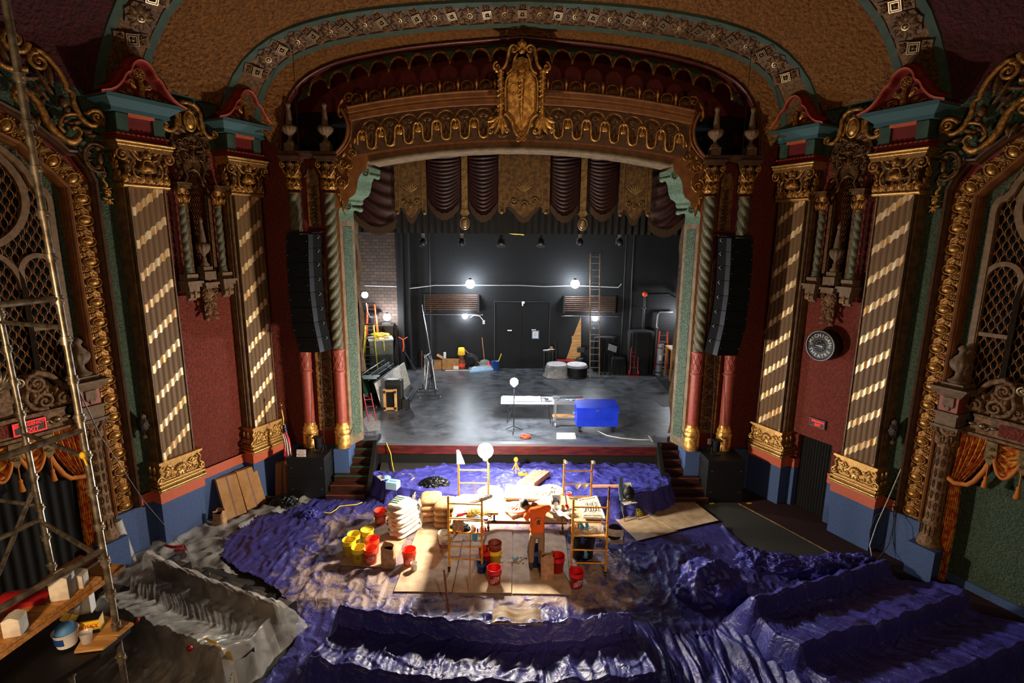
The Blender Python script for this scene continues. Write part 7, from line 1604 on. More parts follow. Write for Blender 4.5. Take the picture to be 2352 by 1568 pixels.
t = thing('caution_tape', 'strip of yellow caution tape hanging over the near film-covered seats', 'tape', (0, 0, 0)); b.build('tape', 'husky_yellow', t)
b = MB(); b.text('CUIDADO', .085, TX(q[3].lerp(q[4], .3)+Vector((0, -.02, .02))) @ RX(.75) @ RZ(-pi/2+.12), depth=.002); b.build('lettering', 'black', t)
for px, lb in ((K7(870, 1185), 'dark red rag tied at the left of the near film-covered seats'), (K7(1205, 1365), 'small red clip on the film over the near row of seats')):
 q = aZ(*px, .8); mb = MB(); mb.blob(q.x, q.y, q.z+.05, .05, .05, .05); mb.leaf; tag(mb.build('red_clip', 'rust_red'), lb, 'clip')
def wrap_text(txt, size, r_, z, a0, slope=0., depth=.004):
 b = MB(); b.text(txt, size, Matrix(), depth=0); V = []
 for x, y, _ in b.v:
  xx = x*cos(slope)-y*sin(slope); zz = x*sin(slope)+y*cos(slope); q = a0+xx/r_; rr_ = .1295+.068*(z+zz)+depth if r_ < .14 else r_+.005; V.append((rr_*cos(q), rr_*sin(q), z+zz))
 b.v = V; return b
proto_b = {}
def bucket(px, m_, label, kind='home', z=.04, s_=1., loc=None, handle=True, rz=0, lid=False, fill=None, wy=None):
 x, y = loc or g(px, z); y += .14 if loc is None else 0
 t = thing('bucket', label, 'bucket', (x, y, z), rz)
 b = MB(); b.lathe([(.0, .0), (.13*s_, .005), (.147*s_, .26*s_), (.15*s_, .26*s_), (.158*s_, .265*s_), (.158*s_, .285*s_), (.15*s_, .29*s_), (.155*s_, .3*s_), (.155*s_, .32*s_), (.15*s_, .325*s_), (.153*s_, .36*s_), (.16*s_, .368*s_), (.153*s_, .37*s_), (.147*s_, .36*s_), (.128*s_, .05*s_), (.12*s_, .03*s_), (0, .03*s_)], 24, cap=False); b.build('pail', m_, t)
 if lid: b = MB(); b.lathe([(.15*s_, .355*s_), (.165*s_, .36*s_), (.165*s_, .38*s_), (.15*s_, .385*s_), (.14*s_, .375*s_), (0, .375*s_)], 24); b.build('lid', m_, t)
 if handle: b = MB(); b.tube([(.165*s_*cos(q), -.165*s_*sin(q)*.75, .29*s_-.15*s_*sin(q)) for q in [pi*j/12 for j in range(13)]], .004, 4); b.build('handle', 'dull_steel', t)
 a0 = -pi/2+.15
 if kind == 'home':
  b = MB(); q0 = -pi/2
  for tx_, sz, zz in (('THE', .035, .215), ('HOME', .07, .165), ('DEPOT', .07, .105)):
   w_ = wrap_text(tx_, sz*s_, .135*s_, zz*s_, a0-rz, .42); b.v += w_.v and [] or []; n = len(b.v); b.add(w_.v, w_.f, False)
  b.build('logo', 'logo_white', t)
 elif kind:
  b = MB(); w_ = wrap_text(kind, .1*s_, .135*s_, .17*s_, a0-rz); b.add(w_.v, w_.f, False); b.build('marking', 'black', t)
 if fill: b = MB(); b.lathe([(0, .22*s_), (.07*s_, .2*s_), (.142*s_, .18*s_)], 16); b.build('inside_disc', fill, t)
 return t
bucket((871, 1207), 'bucket_orange', 'dusty orange bucket on its own behind the white sacks')
bucket(K3(290, 975), 'bucket_yellow', 'yellow bucket with a whitened lower half, leftmost of the bucket cluster', None, fill='bucket_white')
bucket(K3(345, 905), 'bucket_yellow', 'yellow bucket at the back of the cluster, left of the lidded one', None)
bucket(K3(495, 860), 'bucket_yellow', 'yellow bucket closed with a yellow lid', None, lid=True)
bucket(K3(395, 1065), 'bucket_yellow', 'yellow bucket at the front of the cluster, printed with a dark block', 'G')
bucket(K3(555, 960), 'bucket_orange', 'orange bucket standing behind the front orange one in the cluster', None)
bucket(K3(530, 1075), 'bucket_orange', 'orange bucket at the front of the cluster, right of the yellow ones')
bucket(K3(970, 1090), 'bucket_orange', 'orange bucket standing alone with a white tub in front of it')
t = bucket(K3(1372, 895), 'bucket_white', 'white pail with a red base band beside the left scaffold', None, .04, 1.02)
b = MB(); b.lathe([(.135, .02), (.1415, .1)], 24); b.build('label_band', 'salmon', t); b = MB(); w_ = wrap_text('@', .08, .139, .17, -pi/2-.1); b.add(w_.v, w_.f, False); b.lathe([(.1425, .105), (.1435, .12)], 24); b.build('label_print', 'black', t)
bucket(K3(1022, 1165), 'bucket_white', 'small white plastic tub in front of the lone orange bucket', None, .04, .5, handle=False)
bucket(K2(500, 1225), 'bucket_red', 'red bucket half hidden behind the stacked yellow one under the left scaffold', None, handle=False)
t = bucket(K2(592, 1225), 'bucket_yellow', 'yellow bucket with another bucket nested in it beside the left scaffold', None)
p = t.location; t2 = thing('bucket', 'salmon-dusted bucket nested on top of a yellow one', 'bucket', (p.x, p.y, .22)); b = MB(); b.lathe([(.118, .0), (.142, .26), (.155, .27), (.155, .32), (.16, .34), (.15, .345), (.14, .33), (.12, .1), (0, .1)], 24, cap=False); b.build('pail', 'salmon', t2)
bucket(K2(460, 1318), 'bucket_blue', 'small dark blue bucket at the foot of the left scaffold', None, .04, .72, handle=False, fill='rust_red')
bucket(K2(585, 1425), 'bucket_red', 'bright red bucket in the middle foreground of the hardboard')
bucket(K2(1000, 1235), 'bucket_blue', 'tall blue bucket behind the worker legs', None, .04, 1.15)
bucket(K2(1222, 1302), 'bucket_red', 'red bucket marked with a black letter, right of the paper sack', 'F', .04, 1.05)
bucket(K2(1415, 1458), 'bucket_red', 'bright red bucket on the tarp below the right scaffold')
def sack(name, label, loc, d, rz, m_, seed, print_=None, group=None, tilt=0):
 t = thing(name, label, 'sack', loc, rz, group)
 def fn(u, v):
  q = 2*pi*u; a = -pi/2+pi*v; sq = lambda x, e: math.copysign(abs(x)**e, x)
  cx, cy = sq(cos(q), .4), sq(sin(q), .4); rr_ = sq(cos(a), .45); h = sin(a); wx = noise.noise(Vector((cx*2, cy*2, seed+h)))*.06
  return (d[0]/2*cx*rr_*(1+wx), d[1]/2*cy*rr_*(1+wx), d[2]/2*(sq(h, .8)*(1-.25*(abs(cx)**3+abs(cy)**3)*.5))+d[2]/2+.015*noise.noise(Vector((cx*4, cy*4, seed))))
 b = MB(RY(tilt)); b.grid(40, 14, fn); b.build('bag', m_, t)
 if print_:
  b = MB(); b.box(-.03, .12, -d[1]/2-.004, -d[1]/2+.01, d[2]*.42, d[2]*.6); b.build('printed_mark', 'red_gloss', t)
  b = MB(); b.box(-.2, -.15, -d[1]/2-.004, -d[1]/2+.01, d[2]*.38, d[2]*.62); b.build('printed_logo', 'dark_metal', t)
 return t
for k in range(6):
 sack('plaster_sack', ['white plaster sack at the very bottom of the leaning white stack', 'white plaster sack second from the bottom of the white stack', 'white plaster sack third from the bottom of the white stack', 'white plaster sack fourth from the bottom of the white stack', 'white plaster sack second from the top layer of the white stack', 'white plaster sack directly under the green-printed bag'][k], (-2.86+.02*(k % 2)-.012*k, 12.35+.02*(k % 3)-.006*k*k*.5, .04+.128*k), (.52, .78, .135), -.55+.04*(k % 2), 'sack_white', k+1, True)
t = sack('plaster_sack', 'grey and green printed bag lying on top of the white sack stack', (-2.95, 12.3, .81), (.46, .56, .12), -.35, 'sack_white', 9)
b = MB(); [b.cbox((-.1+.02*k, -.15+.09*k, .118), (.26-.04*(k % 2), .03, .006)) for k in range(4)]; b.build('print', 'green_glass', t)
for c, (x, y, n_, rz) in enumerate(((-2.3, 13.0, 4, .1), (-1.86, 12.72, 4, -.1))):
 for k in range(n_):
  sack('kraft_sack', ['dusty brown paper sack on top of the %s brown pile', 'brown paper sack second from the top of the %s brown pile', 'brown paper sack second from the bottom of the %s brown pile', 'brown paper sack at the bottom of the %s brown pile'][3-k] % ('left' if c == 0 else 'right'), (x+.02*(k % 2), y, .04+.165*k), (.56, .6, .19), rz, 'kraft', 20+k+7*c)
t = thing('film_wrap', 'torn clear film behind the leaning stack of white sacks', 'plastic sheet', (-2.5, 12.75, .04)); b = MB()
def fn(u, v): return (-.22+.3*u+.1*nz(u*6, v*6, 1, 2), .05-.5*u, .85*v+.06*nz(u*7, v*7, 1, 3))
b.grid(20, 20, fn); b.build('film', 'film_thick', t)
def paper_bag(loc, h, w_, label, seed, m_='kraft'):
 t = thing('paper_bag', label, 'paper bag', loc); b = MB()
 def fn(u, v):
  q = 2*pi*u; sq = lambda a: math.copysign(abs(a)**.45, a); k = w_/2*(1+.05*noise.noise(Vector((cos(q)*2, v*5, seed))))*(1-.08*v); z = h*v+(.04*sin(q*3+seed)*v**6)
  return (k*sq(cos(q)), k*.72*sq(sin(q)), z)
 b.grid(40, 18, fn); b.build('bag', m_, t); b = MB(); b.lathe([(0, 0), (w_*.36, 0)], 12, (0, 0, h*.82)); b.build('inside_disc', 'void', t); return t  # black disc stands in for the shade inside the open bag
x, y = g(K3(735, 1125)); paper_bag((x, y+.12, .04), .5, .32, 'open brown paper bag standing right of the bucket cluster', 2)
x, y = g(K2(1120, 1370)); paper_bag((x, y+.1, .04), .56, .3, 'tall open brown paper bag standing behind the worker heels', 6)
x, y = g(K7(1385, 590)); paper_bag((x, y+.1, .02), .42, .3, 'crumpled brown paper bag on the floor by the leaning cardboard', 9)
def frame(t, x0, x1, Y0, Y1, H0=1.83, H1=1.83):
 for x, y, H in ((x0, Y0, H0), (x1, Y1, H1)):
  b = MB(); b.box(x-.022, x+.022, y-.022, y+.022, .12, H); b.build('post', 'scaff_yellow', t)
  b = MB(); [b.box(x-.012, x+.012, y-.0235, y-.0215, z/100, z/100+.012) for z in range(20, int(H*100), 5)]; b.build('post_holes', 'black', t)
  b = MB(); b.cyl((x-.02, y, .07), (x+.02, y, .07), .06, 12); b.box(x-.03, x+.03, y-.03, y+.03, .09, .14); b.build('caster', 'dark_metal', t)
 for z in (.33, .64, .975, 1.31, 1.655): b = MB(); b.tube([(x0, Y0, z), (x1, Y1, z)], .017, 6); b.build('rung', 'scaff_yellow', t)
t = thing('scaffold', 'yellow rolling scaffold at the left end of the work table', 'scaffold', (-1.18, 11.5, .03)); o = Vector((-1.18, 11.5, 0))
frame(t, -1.55+1.18, -.82+1.18, 10.72-11.5, 10.68-11.5); frame(t, -1.49+1.18, -.75+1.18, .9, .9)
for sx in (-.36, .38): b = MB(); b.box(sx-.015, sx+.015, -.8, .9, .9, .96); b.build('side_rail', 'scaff_yellow', t)
b = MB(); b.box(-.36, .38, -.78, .88, .955, .975); b.build('deck', 'hardboard', t)
t = thing('scaffold', 'yellow rolling scaffold at the right end of the work table', 'scaffold', (1.55, 11.5, .03))
frame(t, 1.15-1.55, 1.9-1.55, -.9, -.92); frame(t, 1.13-1.55, 1.82-1.55, .9, .9, 1.95, 1.93)
for sx in (-.38, .32): b = MB(); b.box(sx-.015, sx+.015, -.9, .9, .9, .96); b.build('side_rail', 'scaff_yellow', t)
b = MB(); b.box(-.38, .32, -.88, .88, .955, .975); b.build('deck', 'hardboard', t)
b = MB(); b.box(.33, .37, -.95, -.91, 1.83, 2.14); b.build('wood_extension', 'wood_dark', t)
mb = MB(); mb.slab([(-1.5, 11.2), (1.13, 11.13), (1.16, 12.42), (-1.42, 12.42)], 1.008, 1.03); tag(mb.build('table_board', 'hardboard'), 'dusty board forming the long work table between the two scaffolds', 'work table')
mb = MB(); mb.box(-.78, 1.1, 11.2, 11.24, .93, 1.008); tag(mb.build('edge_batten', 'wood_dark'), 'dark wooden batten under the front edge of the work table', 'batten')
mb = MB(); mb.slab([(-.78, 12.0), (-.2, 12.0), (-.16, 12.5), (-.75, 12.5)], 1.031, 1.04); tag(mb.build('thin_board', 'hardboard'), 'thin board lying at the back of the table behind the drill', 'board')
TZ = 1.035
def on(p, z=TZ): return (*g(p, z), z)
def KA(x, y): return (1030+x/11.76, 1130+y/11.76)
def KB(x, y): return (1220+x/10.455, 1110+y/10.455)
def panel_relief(name, pts, z, th, label, m_, seed, cat='plaster casting', tiltz=0.):
 c = Vector((sum(p[0] for p in pts)/4, sum(p[1] for p in pts)/4, z)); t = thing(name, label, cat, c); P = [Vector((*p, z))-c for p in pts]
 P[2].z += tiltz; P[3].z += tiltz
 b = MB(); b.add([tuple(p) for p in P]+[tuple(p+Vector((0, 0, th))) for p in P], [(0, 3, 2, 1), (4, 5, 6, 7), (0, 1, 5, 4), (1, 2, 6, 5), (2, 3, 7, 6), (3, 0, 4, 7)], False); b.build('slab', m_, t)
 b = MB()
 def q(u, v): return P[0].lerp(P[1], u).lerp(P[3].lerp(P[2], u), v)+Vector((0, 0, th))
 random.seed(seed)
 for v in (.08, .92): b.tube([q(.02, v), q(.98, v)], .014, 5)
 for k in range(7):
  u = .12+.125*k; s_ = 1 if k % 2 else -1
  b.tube([q(u+.05*cos(w_)*(1-w_/9), .5+.28*sin(w_)*(1-w_/9)*s_) for w_ in [j*.5 for j in range(16)]], [.014*(1-j/20) for j in range(16)], 5); b.blob(*q(u, .5), .03, .03, .02, 6, 4)
  b.tube([q(u+.05, .3), q(u+.1, .5), q(u+.14, .72)], [.018, .014, .006], 5)
 b.build('relief', m_, t); return t
panel_relief('plaster_relief', [on(KA(1500, 250))[:2], on(KB(520, 490))[:2], on(KB(440, 250))[:2], on(KA(1560, -20))[:2]], TZ+.06, .05, 'long bright plaster relief panel at the back of the work table', 'plaster_relief', 1, tiltz=.08)
PZ = .6
panel_relief('cast_moulding', [g(K2(770, 480), PZ), g(K2(975, 482), PZ), g(K2(1005, 415), PZ), g(K2(835, 388), PZ)], PZ, .08, 'short terracotta-pink moulding block lying behind the work table', 'terracotta', 2)
t = thing('cast_moulding', 'long ribbed terracotta-pink cornice length lying on the platform tarp', 'plaster casting', (*g(K2(990, 375), PZ), PZ+.02))
a, c = Vector((*g(K2(905, 420), PZ), 0)), Vector((*g(K2(1065, 300), PZ), 0)); d = c-a; pr_ = [(-.26, 0), (-.26, .05), (-.2, .07), (-.15, .05), (-.1, .1), (-.03, .12), (.02, .09), (.05, .13), (.15, .14), (.2, .12), (.22, .15), (.26, .15), (.26, 0)]
o2 = Vector(t.location); L_ = d.length; b = MB(TX(a-Vector((o2.x, o2.y, 0))) @ RZ(atan2(d.y, d.x)-pi/2)); b.prism(pr_, 0, L_); b.build('cornice', 'terracotta', t)
b = MB(TX(a-Vector((o2.x, o2.y, 0))) @ RZ(atan2(d.y, d.x)-pi/2)); [b.blob(.1, .06+.09*k, .145, .03, .035, .015, 6, 4) for k in range(int(L_/.09))]; b.build('bead_row', 'terracotta', t)
def roundel(loc, r_, label, m_, rz=0):
 t = thing('cast_roundel', label, 'plaster casting', loc, rz); b = MB(); b.lathe([(0, .03), (r_*.35, .03), (r_*.4, .05), (r_*.5, .035), (r_*.6, .05), (r_*.7, .035), (r_*.78, .07), (r_*.9, .06), (r_, .03), (r_, 0)], 40); b.build('disc', m_, t)
 b = MB();
 for k in range(10): q = 2*pi*k/10; b.tube([(r_*.1*cos(q), r_*.1*sin(q), .05), (r_*.3*cos(q+.25), r_*.3*sin(q+.25), .06), (r_*.55*cos(q), r_*.55*sin(q), .05)], [.02, .018, .008], 5)
 for k in range(16): q = 2*pi*k/16; b.blob(r_*.66*cos(q), r_*.66*sin(q), .045, .02, .02, .015, 5, 3)
 b.build('relief', m_, t)
roundel((*g(KA(1840, 440), TZ+.04), TZ+.03), .3, 'round terracotta and white relief casting in front of the worker cap', 'terracotta')
roundel((*g(KB(475, 200), PZ), PZ), .38, 'large white round relief casting lying on the platform behind the table', 'dusty_white')
roundel((*g(K2(550, 485), PZ), PZ), .36, 'white round casting half hidden behind the left rear scaffold post', 'dusty_white')
mb = MB(); mb.cbox((*g(KA(1740, 650), TZ), TZ+.035), (.16, .14, .06), .6); tag(mb.build('wood_block', 'hardboard'), 'small brown block under the round casting on the table', 'block')
panel_relief('cast_tray', [on(KB(1250, 850))[:2], on(KB(1770, 870))[:2], on(KB(1560, 330))[:2], on(KB(1120, 420))[:2]], TZ+.0, .05, 'white ornate relief casting in a shallow tray on the right scaffold', 'dusty_white', 4)
mb = MB(); a, c = on(KB(1780, 850), TZ+.08), on(KB(1570, 320), TZ+.08); mb.tube([a, c], .035, 6); tag(mb.build('plaster_moulding', 'dusty_white'), 'long white rim piece along the right side of the relief tray', 'plaster casting')
heap('canvas_bag', (*g(KB(1100, 1100), 1.0), 1.0), (.17, .14, .14), 'tan crumpled canvas on the near end of the right scaffold', 31, 'kraft', 'cloth', 1, 1.5)
heap('white_rags', (*g(KB(1420, 1120), 1.0), 1.0), (.2, .13, .08), 'heap of pale rags beside the clear cup on the right scaffold', 37, 'dusty_white', 'cloth', 1, 2.)
def cup(px, z, r_, h, label, m_, name='cup', cat='cup', band=None, loc=None):
 q = loc or on(px, z); t = thing(name, label, cat, q); b = MB(); b.lathe([(r_*.8, 0), (r_, h), (r_*1.06, h+.004), (r_*.97, h), (r_*.78, .01), (0, .01)], 16); b.build('wall', m_, t)
 if band: b = MB(); b.lathe([(r_*1.0, h*.55), (r_*1.03, h*.95)], 16); b.build('band', band, t)
 return t
cup(KB(1665, 1150), 1.01, .06, .13, 'clear plastic cup on the near right corner of the right scaffold', 'clear_plastic')
cup(KB(905, 330), 1.04, .065, .12, 'white tub with a red rim band at the back right of the work table', 'white', 'tub', 'tub', 'red_gloss')
cup(KB(590, 610), 1.04, .045, .15, 'clear bottle standing in the middle right of the table', 'clear_plastic', 'bottle', 'bottle')
cup(KB(765, 640), 1.04, .045, .11, 'tan jar next to the red dish on the work table', 'cardboard', 'jar', 'jar')
cup(KB(868, 575), 1.04, .055, .045, 'small red dish on the work table', 'red_gloss', 'dish', 'dish')
cup(KA(1005, 800), 1.04, .055, .1, 'white tub with dark print just behind the left scaffold post', 'white', 'tub', 'tub', 'bucket_blue')
cup(KA(660, 1040), .99, .042, .12, 'pale plastic bottle on the near end of the left scaffold', 'sack_white', 'bottle', 'bottle')
mb = MB(); mb.cbox(on(KB(575, 390), TZ+.012), (.13, .2, .015), .35); tag(mb.build('sanding_pad', 'dark_metal'), 'dark flat pad lying near the relief panel end', 'pad')
random.seed(23)
names_ = [('trowel', 'small grey trowel among the tools at the right end of the table'), ('putty_knife', 'putty knife lying near the table front, right of the worker'), ('spatula', 'thin steel spatula pointing at the right scaffold'), ('chisel', 'short chisel beside the clear bottle'), ('tin_snips', 'black handled snips near the right scaffold post'), ('brush', 'paint brush lying across the tools'), ('rasp', 'grey rasp lying near the table edge')]
for k, (nm, lb) in enumerate(names_):
 px = KB(560+55*k, 640+38*(k*3 % 5)); q = on(px, TZ+.012); t = thing(nm, lb, 'tool', q, random.uniform(-1.4, .9)); b = MB(); b.tube([(-.1, 0, 0), (0, 0, 0)], .013, 6); b.build('handle', ['black_box', 'wood', 'dark_metal', 'rust_red', 'black', 'wood', 'dull_steel'][k], t)
 b = MB(); b.prism([(0, -.004), (.12, -.004), (.12, .004), (0, .004)], -.02, .02); b.build('blade', 'steel', t)
for k, (px, w_) in enumerate(((KB(560, 700), .22), (KB(640, 760), .16), (KB(930, 740), .2))):
 heap('plaster_lump', (*g(px, TZ), TZ), (w_*.6, .09, .05), ['broad white lump of plaster right of the worker arm', 'white plaster lump at the front edge of the table', 'white plaster lump beside the right scaffold post'][k], 41+k*3, 'dusty_white', 'plaster', 1, 2.)
t = thing('level', 'thick grey and black boxed level lying diagonally at the back left of the table', 'tool', on(KA(870, 180), TZ+.04), .62); b = MB(); b.box(-.05, .32, -.05, .05, -.03, .04); b.build('case', 'dark_metal', t, bevel=.01); b = MB(); b.box(-.3, -.05, -.03, .03, -.03, .03); b.tube([(-.3, 0, 0), (-.45, 0, -.01)], .012, 5); b.build('body', 'dull_steel', t)
t = thing('hammer', 'small white-headed hammer lying behind the drill', 'hammer', on(KA(1215, 280), TZ+.012), -1.25); b = MB(); b.tube([(-.12, 0, 0), (.1, 0, 0)], .011, 6); b.build('handle', 'white', t); b = MB(); b.box(-.15, -.11, -.05, .05, -.015, .015); b.build('head', 'dull_steel', t)
t = thing('staple_gun', 'red tool lying at the left edge of the table', 'tool', on(KA(330, 600), TZ+.02), .3); b = MB(); b.tube([(-.09, 0, 0), (.04, 0, .01), (.16, .06, .0)], [.03, .028, .02], 6); b.tube([(.02, 0, .02), (.15, .14, .01)], .018, 6); b.build('body', 'red_gloss', t)
heap('fibre_heap', (*g(KA(720, 600), TZ), TZ), (.2, .17, .14), 'heap of golden casting fibre beside the left scaffold post', 51, 'insulation', 'fibre', 1, 2.6)
heap('fibre_tuft', (*g(KA(1090, 560), TZ), TZ), (.14, .1, .06), 'smaller tuft of golden fibre between the post and the drill', 57, 'insulation', 'fibre', 1, 3.)
heap('blue_cloth', (*g(KA(780, 700), TZ), TZ), (.11, .06, .06), 'pale blue cloth in front of the golden fibre', 61, 'light_blue_box', 'cloth', 1, 2.)
t = thing('tape_roll', 'roll of tape on edge beside the drill', 'tape roll', on(KA(1110, 650), TZ)); b = MB(); b.tube([(.045*cos(q), 0, .05+.045*sin(q)) for q in [2*pi*j/14 for j in range(14)]], .018, 5, True); b.build('roll', 'brown_relief', t)
t = thing('cordless_drill', 'yellow and black cordless drill standing on the work table', 'drill', on(KA(1235, 800), TZ)); b = MB(); b.box(-.055, .055, -.04, .04, 0, .06); b.build('battery', 'black_box', t, bevel=.01)
b = MB(); b.tube([(0, 0, .06), (.0, 0, .17)], .022, 8); b.build('grip', 'black_box', t); b = MB(); b.tube([(.09, 0, .2), (-.04, 0, .2)], .034, 10); b.build('motor_housing', 'scaff_yellow', t); b = MB(); b.tube([(-.04, 0, .2), (-.13, 0, .205)], [.024, .014], 8); b.build('chuck', 'black_box', t)
heap('tool_bag', (*g(KA(300, 1000), 1.0), 1.0), (.24, .17, .13), 'black open tool bag on the near end of the left scaffold', 71, 'black_cloth', 'bag', 1, 1.5)
t = thing('tool_case', 'flat yellow tool case with dark slots on the left scaffold', 'case', on(KA(200, 1090), .99)); b = MB(); b.box(-.16, .14, -.06, .06, 0, .07); b.build('shell', 'scaff_yellow', t, bevel=.01); b = MB(); [b.box(x, x+.05, -.062, -.055, .015, .045) for x in (-.1, .0)]; b.build('slots', 'black', t)
mb = MB()
def fn(u, v): return (-1.45+.24*u, 10.63-.02*sin(u*9)-.03*v, 1.33-.24*v+.02*sin(u*20)*v)
mb.grid(20, 12, fn); tag(mb.build('hanging_cloth', 'kraft'), 'tan cloth draped over the upper rung of the left scaffold front', 'cloth')
mb = MB()
def fn(u, v): return (-1.3+.22*u+.05*v, 10.64-.03*v, 1.0-.14*v*(1-abs(u-.5)))
mb.grid(12, 8, fn); tag(mb.build('hanging_rag', 'off_white'), 'pale rag hanging from the deck edge of the left scaffold', 'cloth')
mb = MB()
def fn(u, v): return (-1.03+.12*u, 10.62-.02*v, 1.02-.16*v+.02*sin(u*9)*v)
mb.grid(10, 8, fn); tag(mb.build('hanging_rag', 'sky_blue_cloth'), 'blue rag hanging from the left scaffold deck beside the coloured bottles', 'cloth')
for k, (c_, lb) in enumerate((('red_gloss', 'red capped bottle in the cluster at the left scaffold post'), ('bucket_blue', 'blue bottle in the cluster at the left scaffold post'), ('white', 'white tube in the cluster at the left scaffold post'), ('cone', 'orange pack in the cluster at the left scaffold post'), ('rust_red', 'dark red can just outside the left scaffold post'))):
 x, y, _ = on(KA(720+70*k, 1060+20*(k % 2)), .99); t = thing('small_bottle', lb, 'bottle', (x, y, .99)); b = MB(); b.lathe([(.022, 0), (.025, .07), (.01, .09), (.01, .11), (0, .11)], 8); b.build('bottle', c_, t)
def glove(p, label, m_, s_=1., z_=0):
 t = thing('glove', label, 'glove', p); b = MB(); b.tube([(0, 0, 0), (.0, -.005, -.05), (.0, -.01, -.1)], [.028, .035, .032], 8)
 b.build('palm', m_, t)
 for k in range(4): b = MB(); b.tube([((k-1.5)*.018, -.01, -.09), ((k-1.5)*.026, -.015, -.16-.01*(k in (1, 2)))], .009, 5); b.build('finger', m_, t)
 b = MB(); b.tube([(.025, -.01, -.04), (.055, -.01, -.09)], .01, 5); b.build('thumb', m_, t)
glove((1.33, 10.57, 1.34), 'teal rubber glove hung on the upper rung of the right scaffold, left one', 'sky_blue_cloth'); glove((1.45, 10.57, 1.34), 'teal rubber glove hung on the upper rung of the right scaffold, right one', 'sky_blue_cloth')
glove((1.37, 10.56, 1.02), 'dark blue glove hung on the deck rung of the right scaffold', 'bucket_blue'); glove((1.45, 10.56, .67), 'small teal glove on the lower rung of the right scaffold', 'sky_blue_cloth'); glove((1.09, 10.7, .95), 'blue glove hanging at the left post of the right scaffold', 'bucket_blue')
mb = MB()
def fn(u, v): return (1.42+.34*u, 12.36-.02*v, 1.36-.14*v*(.6+.4*sin(u*12)))
mb.grid(20, 6, fn); tag(mb.build('hanging_rag', 'off_white'), 'ragged tan strip hung on the rear frame of the right scaffold', 'cloth')
t = thing('rubbish_bin', 'black rubbish bin with a black liner under the right scaffold', 'bin', (1.5, 11.35, .03)); b = MB(); b.lathe([(.24, 0), (.3, .6), (.32, .64), (.29, .63), (.2, .2), (0, .2)], 20); b.build('bin', 'trash_bag', t)
for k in range(3): mb = MB(); mb.blob(1.33+.08*k, 11.2, .66, .025); tag(mb.build('food_scrap', 'husky_yellow'), 'small yellowish scrap on the rubbish in the black bin', 'scrap', 'yellowish scraps on the bin')
for q, lb in (((1155, 1206, .98), 'paper clamp hanging under the table front edge'),):
 pass
t = thing('bar_clamp', 'steel bar clamp gripping the front edge of the table right of the worker', 'clamp', (.98, 11.12, 1.03)); b = MB(); b.tube([(0, 0, .1), (0, 0, -.3)], .01, 5); b.build('bar', 'brass_cloth', t); b = MB(); b.tube([(-.06, -.02, -.22), (-.02, -.02, -.28), (.05, -.02, -.26)], .02, 6); b.build('screw_handle', 'dark_metal', t)
mb = MB(); a = aZ(*K2(340, 1480), .05); mb.tube([a, (a.x-.02, 10.66, 1.02)], .014, 5); tag(mb.build('wood_lath', 'wood'), 'thin wooden lath leaning upright against the left scaffold front', 'lath')
a = Vector((*g(K2(135, 1680), .03), .03)); mb = MB(); mb.tube([a, (a.x-.12, a.y+.25, .8)], .02, 5); tag(mb.build('wood_stick', 'wood_dark'), 'dark wooden stick poking up in front of the hardboard', 'stick')
mb = MB(); mb.tube([(-1.1, 12.41, 1.0), (-1.1, 12.41, 1.32)], .012, 5); tag(mb.build('short_lath', 'wood'), 'short lath upright on the rear frame of the left scaffold', 'lath')
t = thing('white_offcut', 'white folded offcut stuck on top of the rear left scaffold post', 'offcut', (-1.5, 12.4, 1.85)); b = MB(); b.prism([(-.03, 0), (.03, 0), (.03, .36), (-.03, .36)], -.02, .02); b.prism([(.03, 0), (.17, 0), (.05, .33), (.03, .33)], -.01, .01); b.build('board', 'light_blue_box', t)
for x, nm in ((1.14, 'left'), (1.82, 'right')): mb = MB(); mb.blob(x+.03, 12.37, 1.93, .045, .03, .05); tag(mb.build('tape_wad', 'clear_plastic'), 'wad of clear tape on the %s post of the rear right frame' % nm, 'tape')
random.seed(41)
for k in range(26):
 u = random.random(); px = K2(655+260*u, 1150+random.uniform(-35, 35)); x, y = g(px, .05); s_ = random.uniform(.02, .05)
 mb = MB(RZ(random.uniform(0, 3))); mb.blob(0, 0, 0, s_*1.5, s_, s_*.6, 6, 4); o = mb.build('plaster_chunk', 'dusty_white', None, (x, y, .05)); tag(o, 'broken plaster chunk on the hardboard behind the worker', 'plaster', 'plaster chunks on the hardboard')
x, y = g(K2(800, 1155), .06); t = thing('glove', 'teal glove dropped among the plaster chunks', 'glove', (x, y, .07)); b = MB(); b.blob(0, 0, 0, .06, .05, .02); [b.tube([(0, 0, 0), (.09*cos(q), .09*sin(q), 0)], .011, 5) for q in (.6, 1.1, 1.6, 2.2)]; b.build('glove_body', 'sky_blue_cloth', t)
tL, p = bulb(1115, 1035, 12.4, .19, 'bulb_main', 'very bright work light on the rear post of the left scaffold', 1)
b = MB(); b.tube([(0, 0, -.2), (.07, 0, -.36)], .02, 6); b.build('stem', 'scaff_yellow', tL)
t = thing('tripod_lamp', 'small yellow tripod work lamp on the platform tarp', 'lamp', (*g(K2(805, 275), .6), .6)); b = MB(); b.blob(0, 0, .38, .07, .05, .08); b.build('head', 'scaff_yellow', t)
for k in range(3):
 q = 2*pi*k/3+pi/6; b = MB(); b.tube([(0, 0, .3), (.13*cos(q), .13*sin(q), 0)], .018, 5); b.build('leg', 'scaff_yellow', t)
t = thing('charger', 'yellow battery charger on the platform tarp beside the tripod lamp', 'charger', (*g(K2(872, 305), .6), .6), .1); b = MB(); b.box(-.13, .13, -.08, .08, 0, .06); b.build('case', 'scaff_yellow', t, bevel=.015); b = MB(); b.box(0, .09, -.04, .05, .06, .12); b.build('battery', 'dull_steel', t)
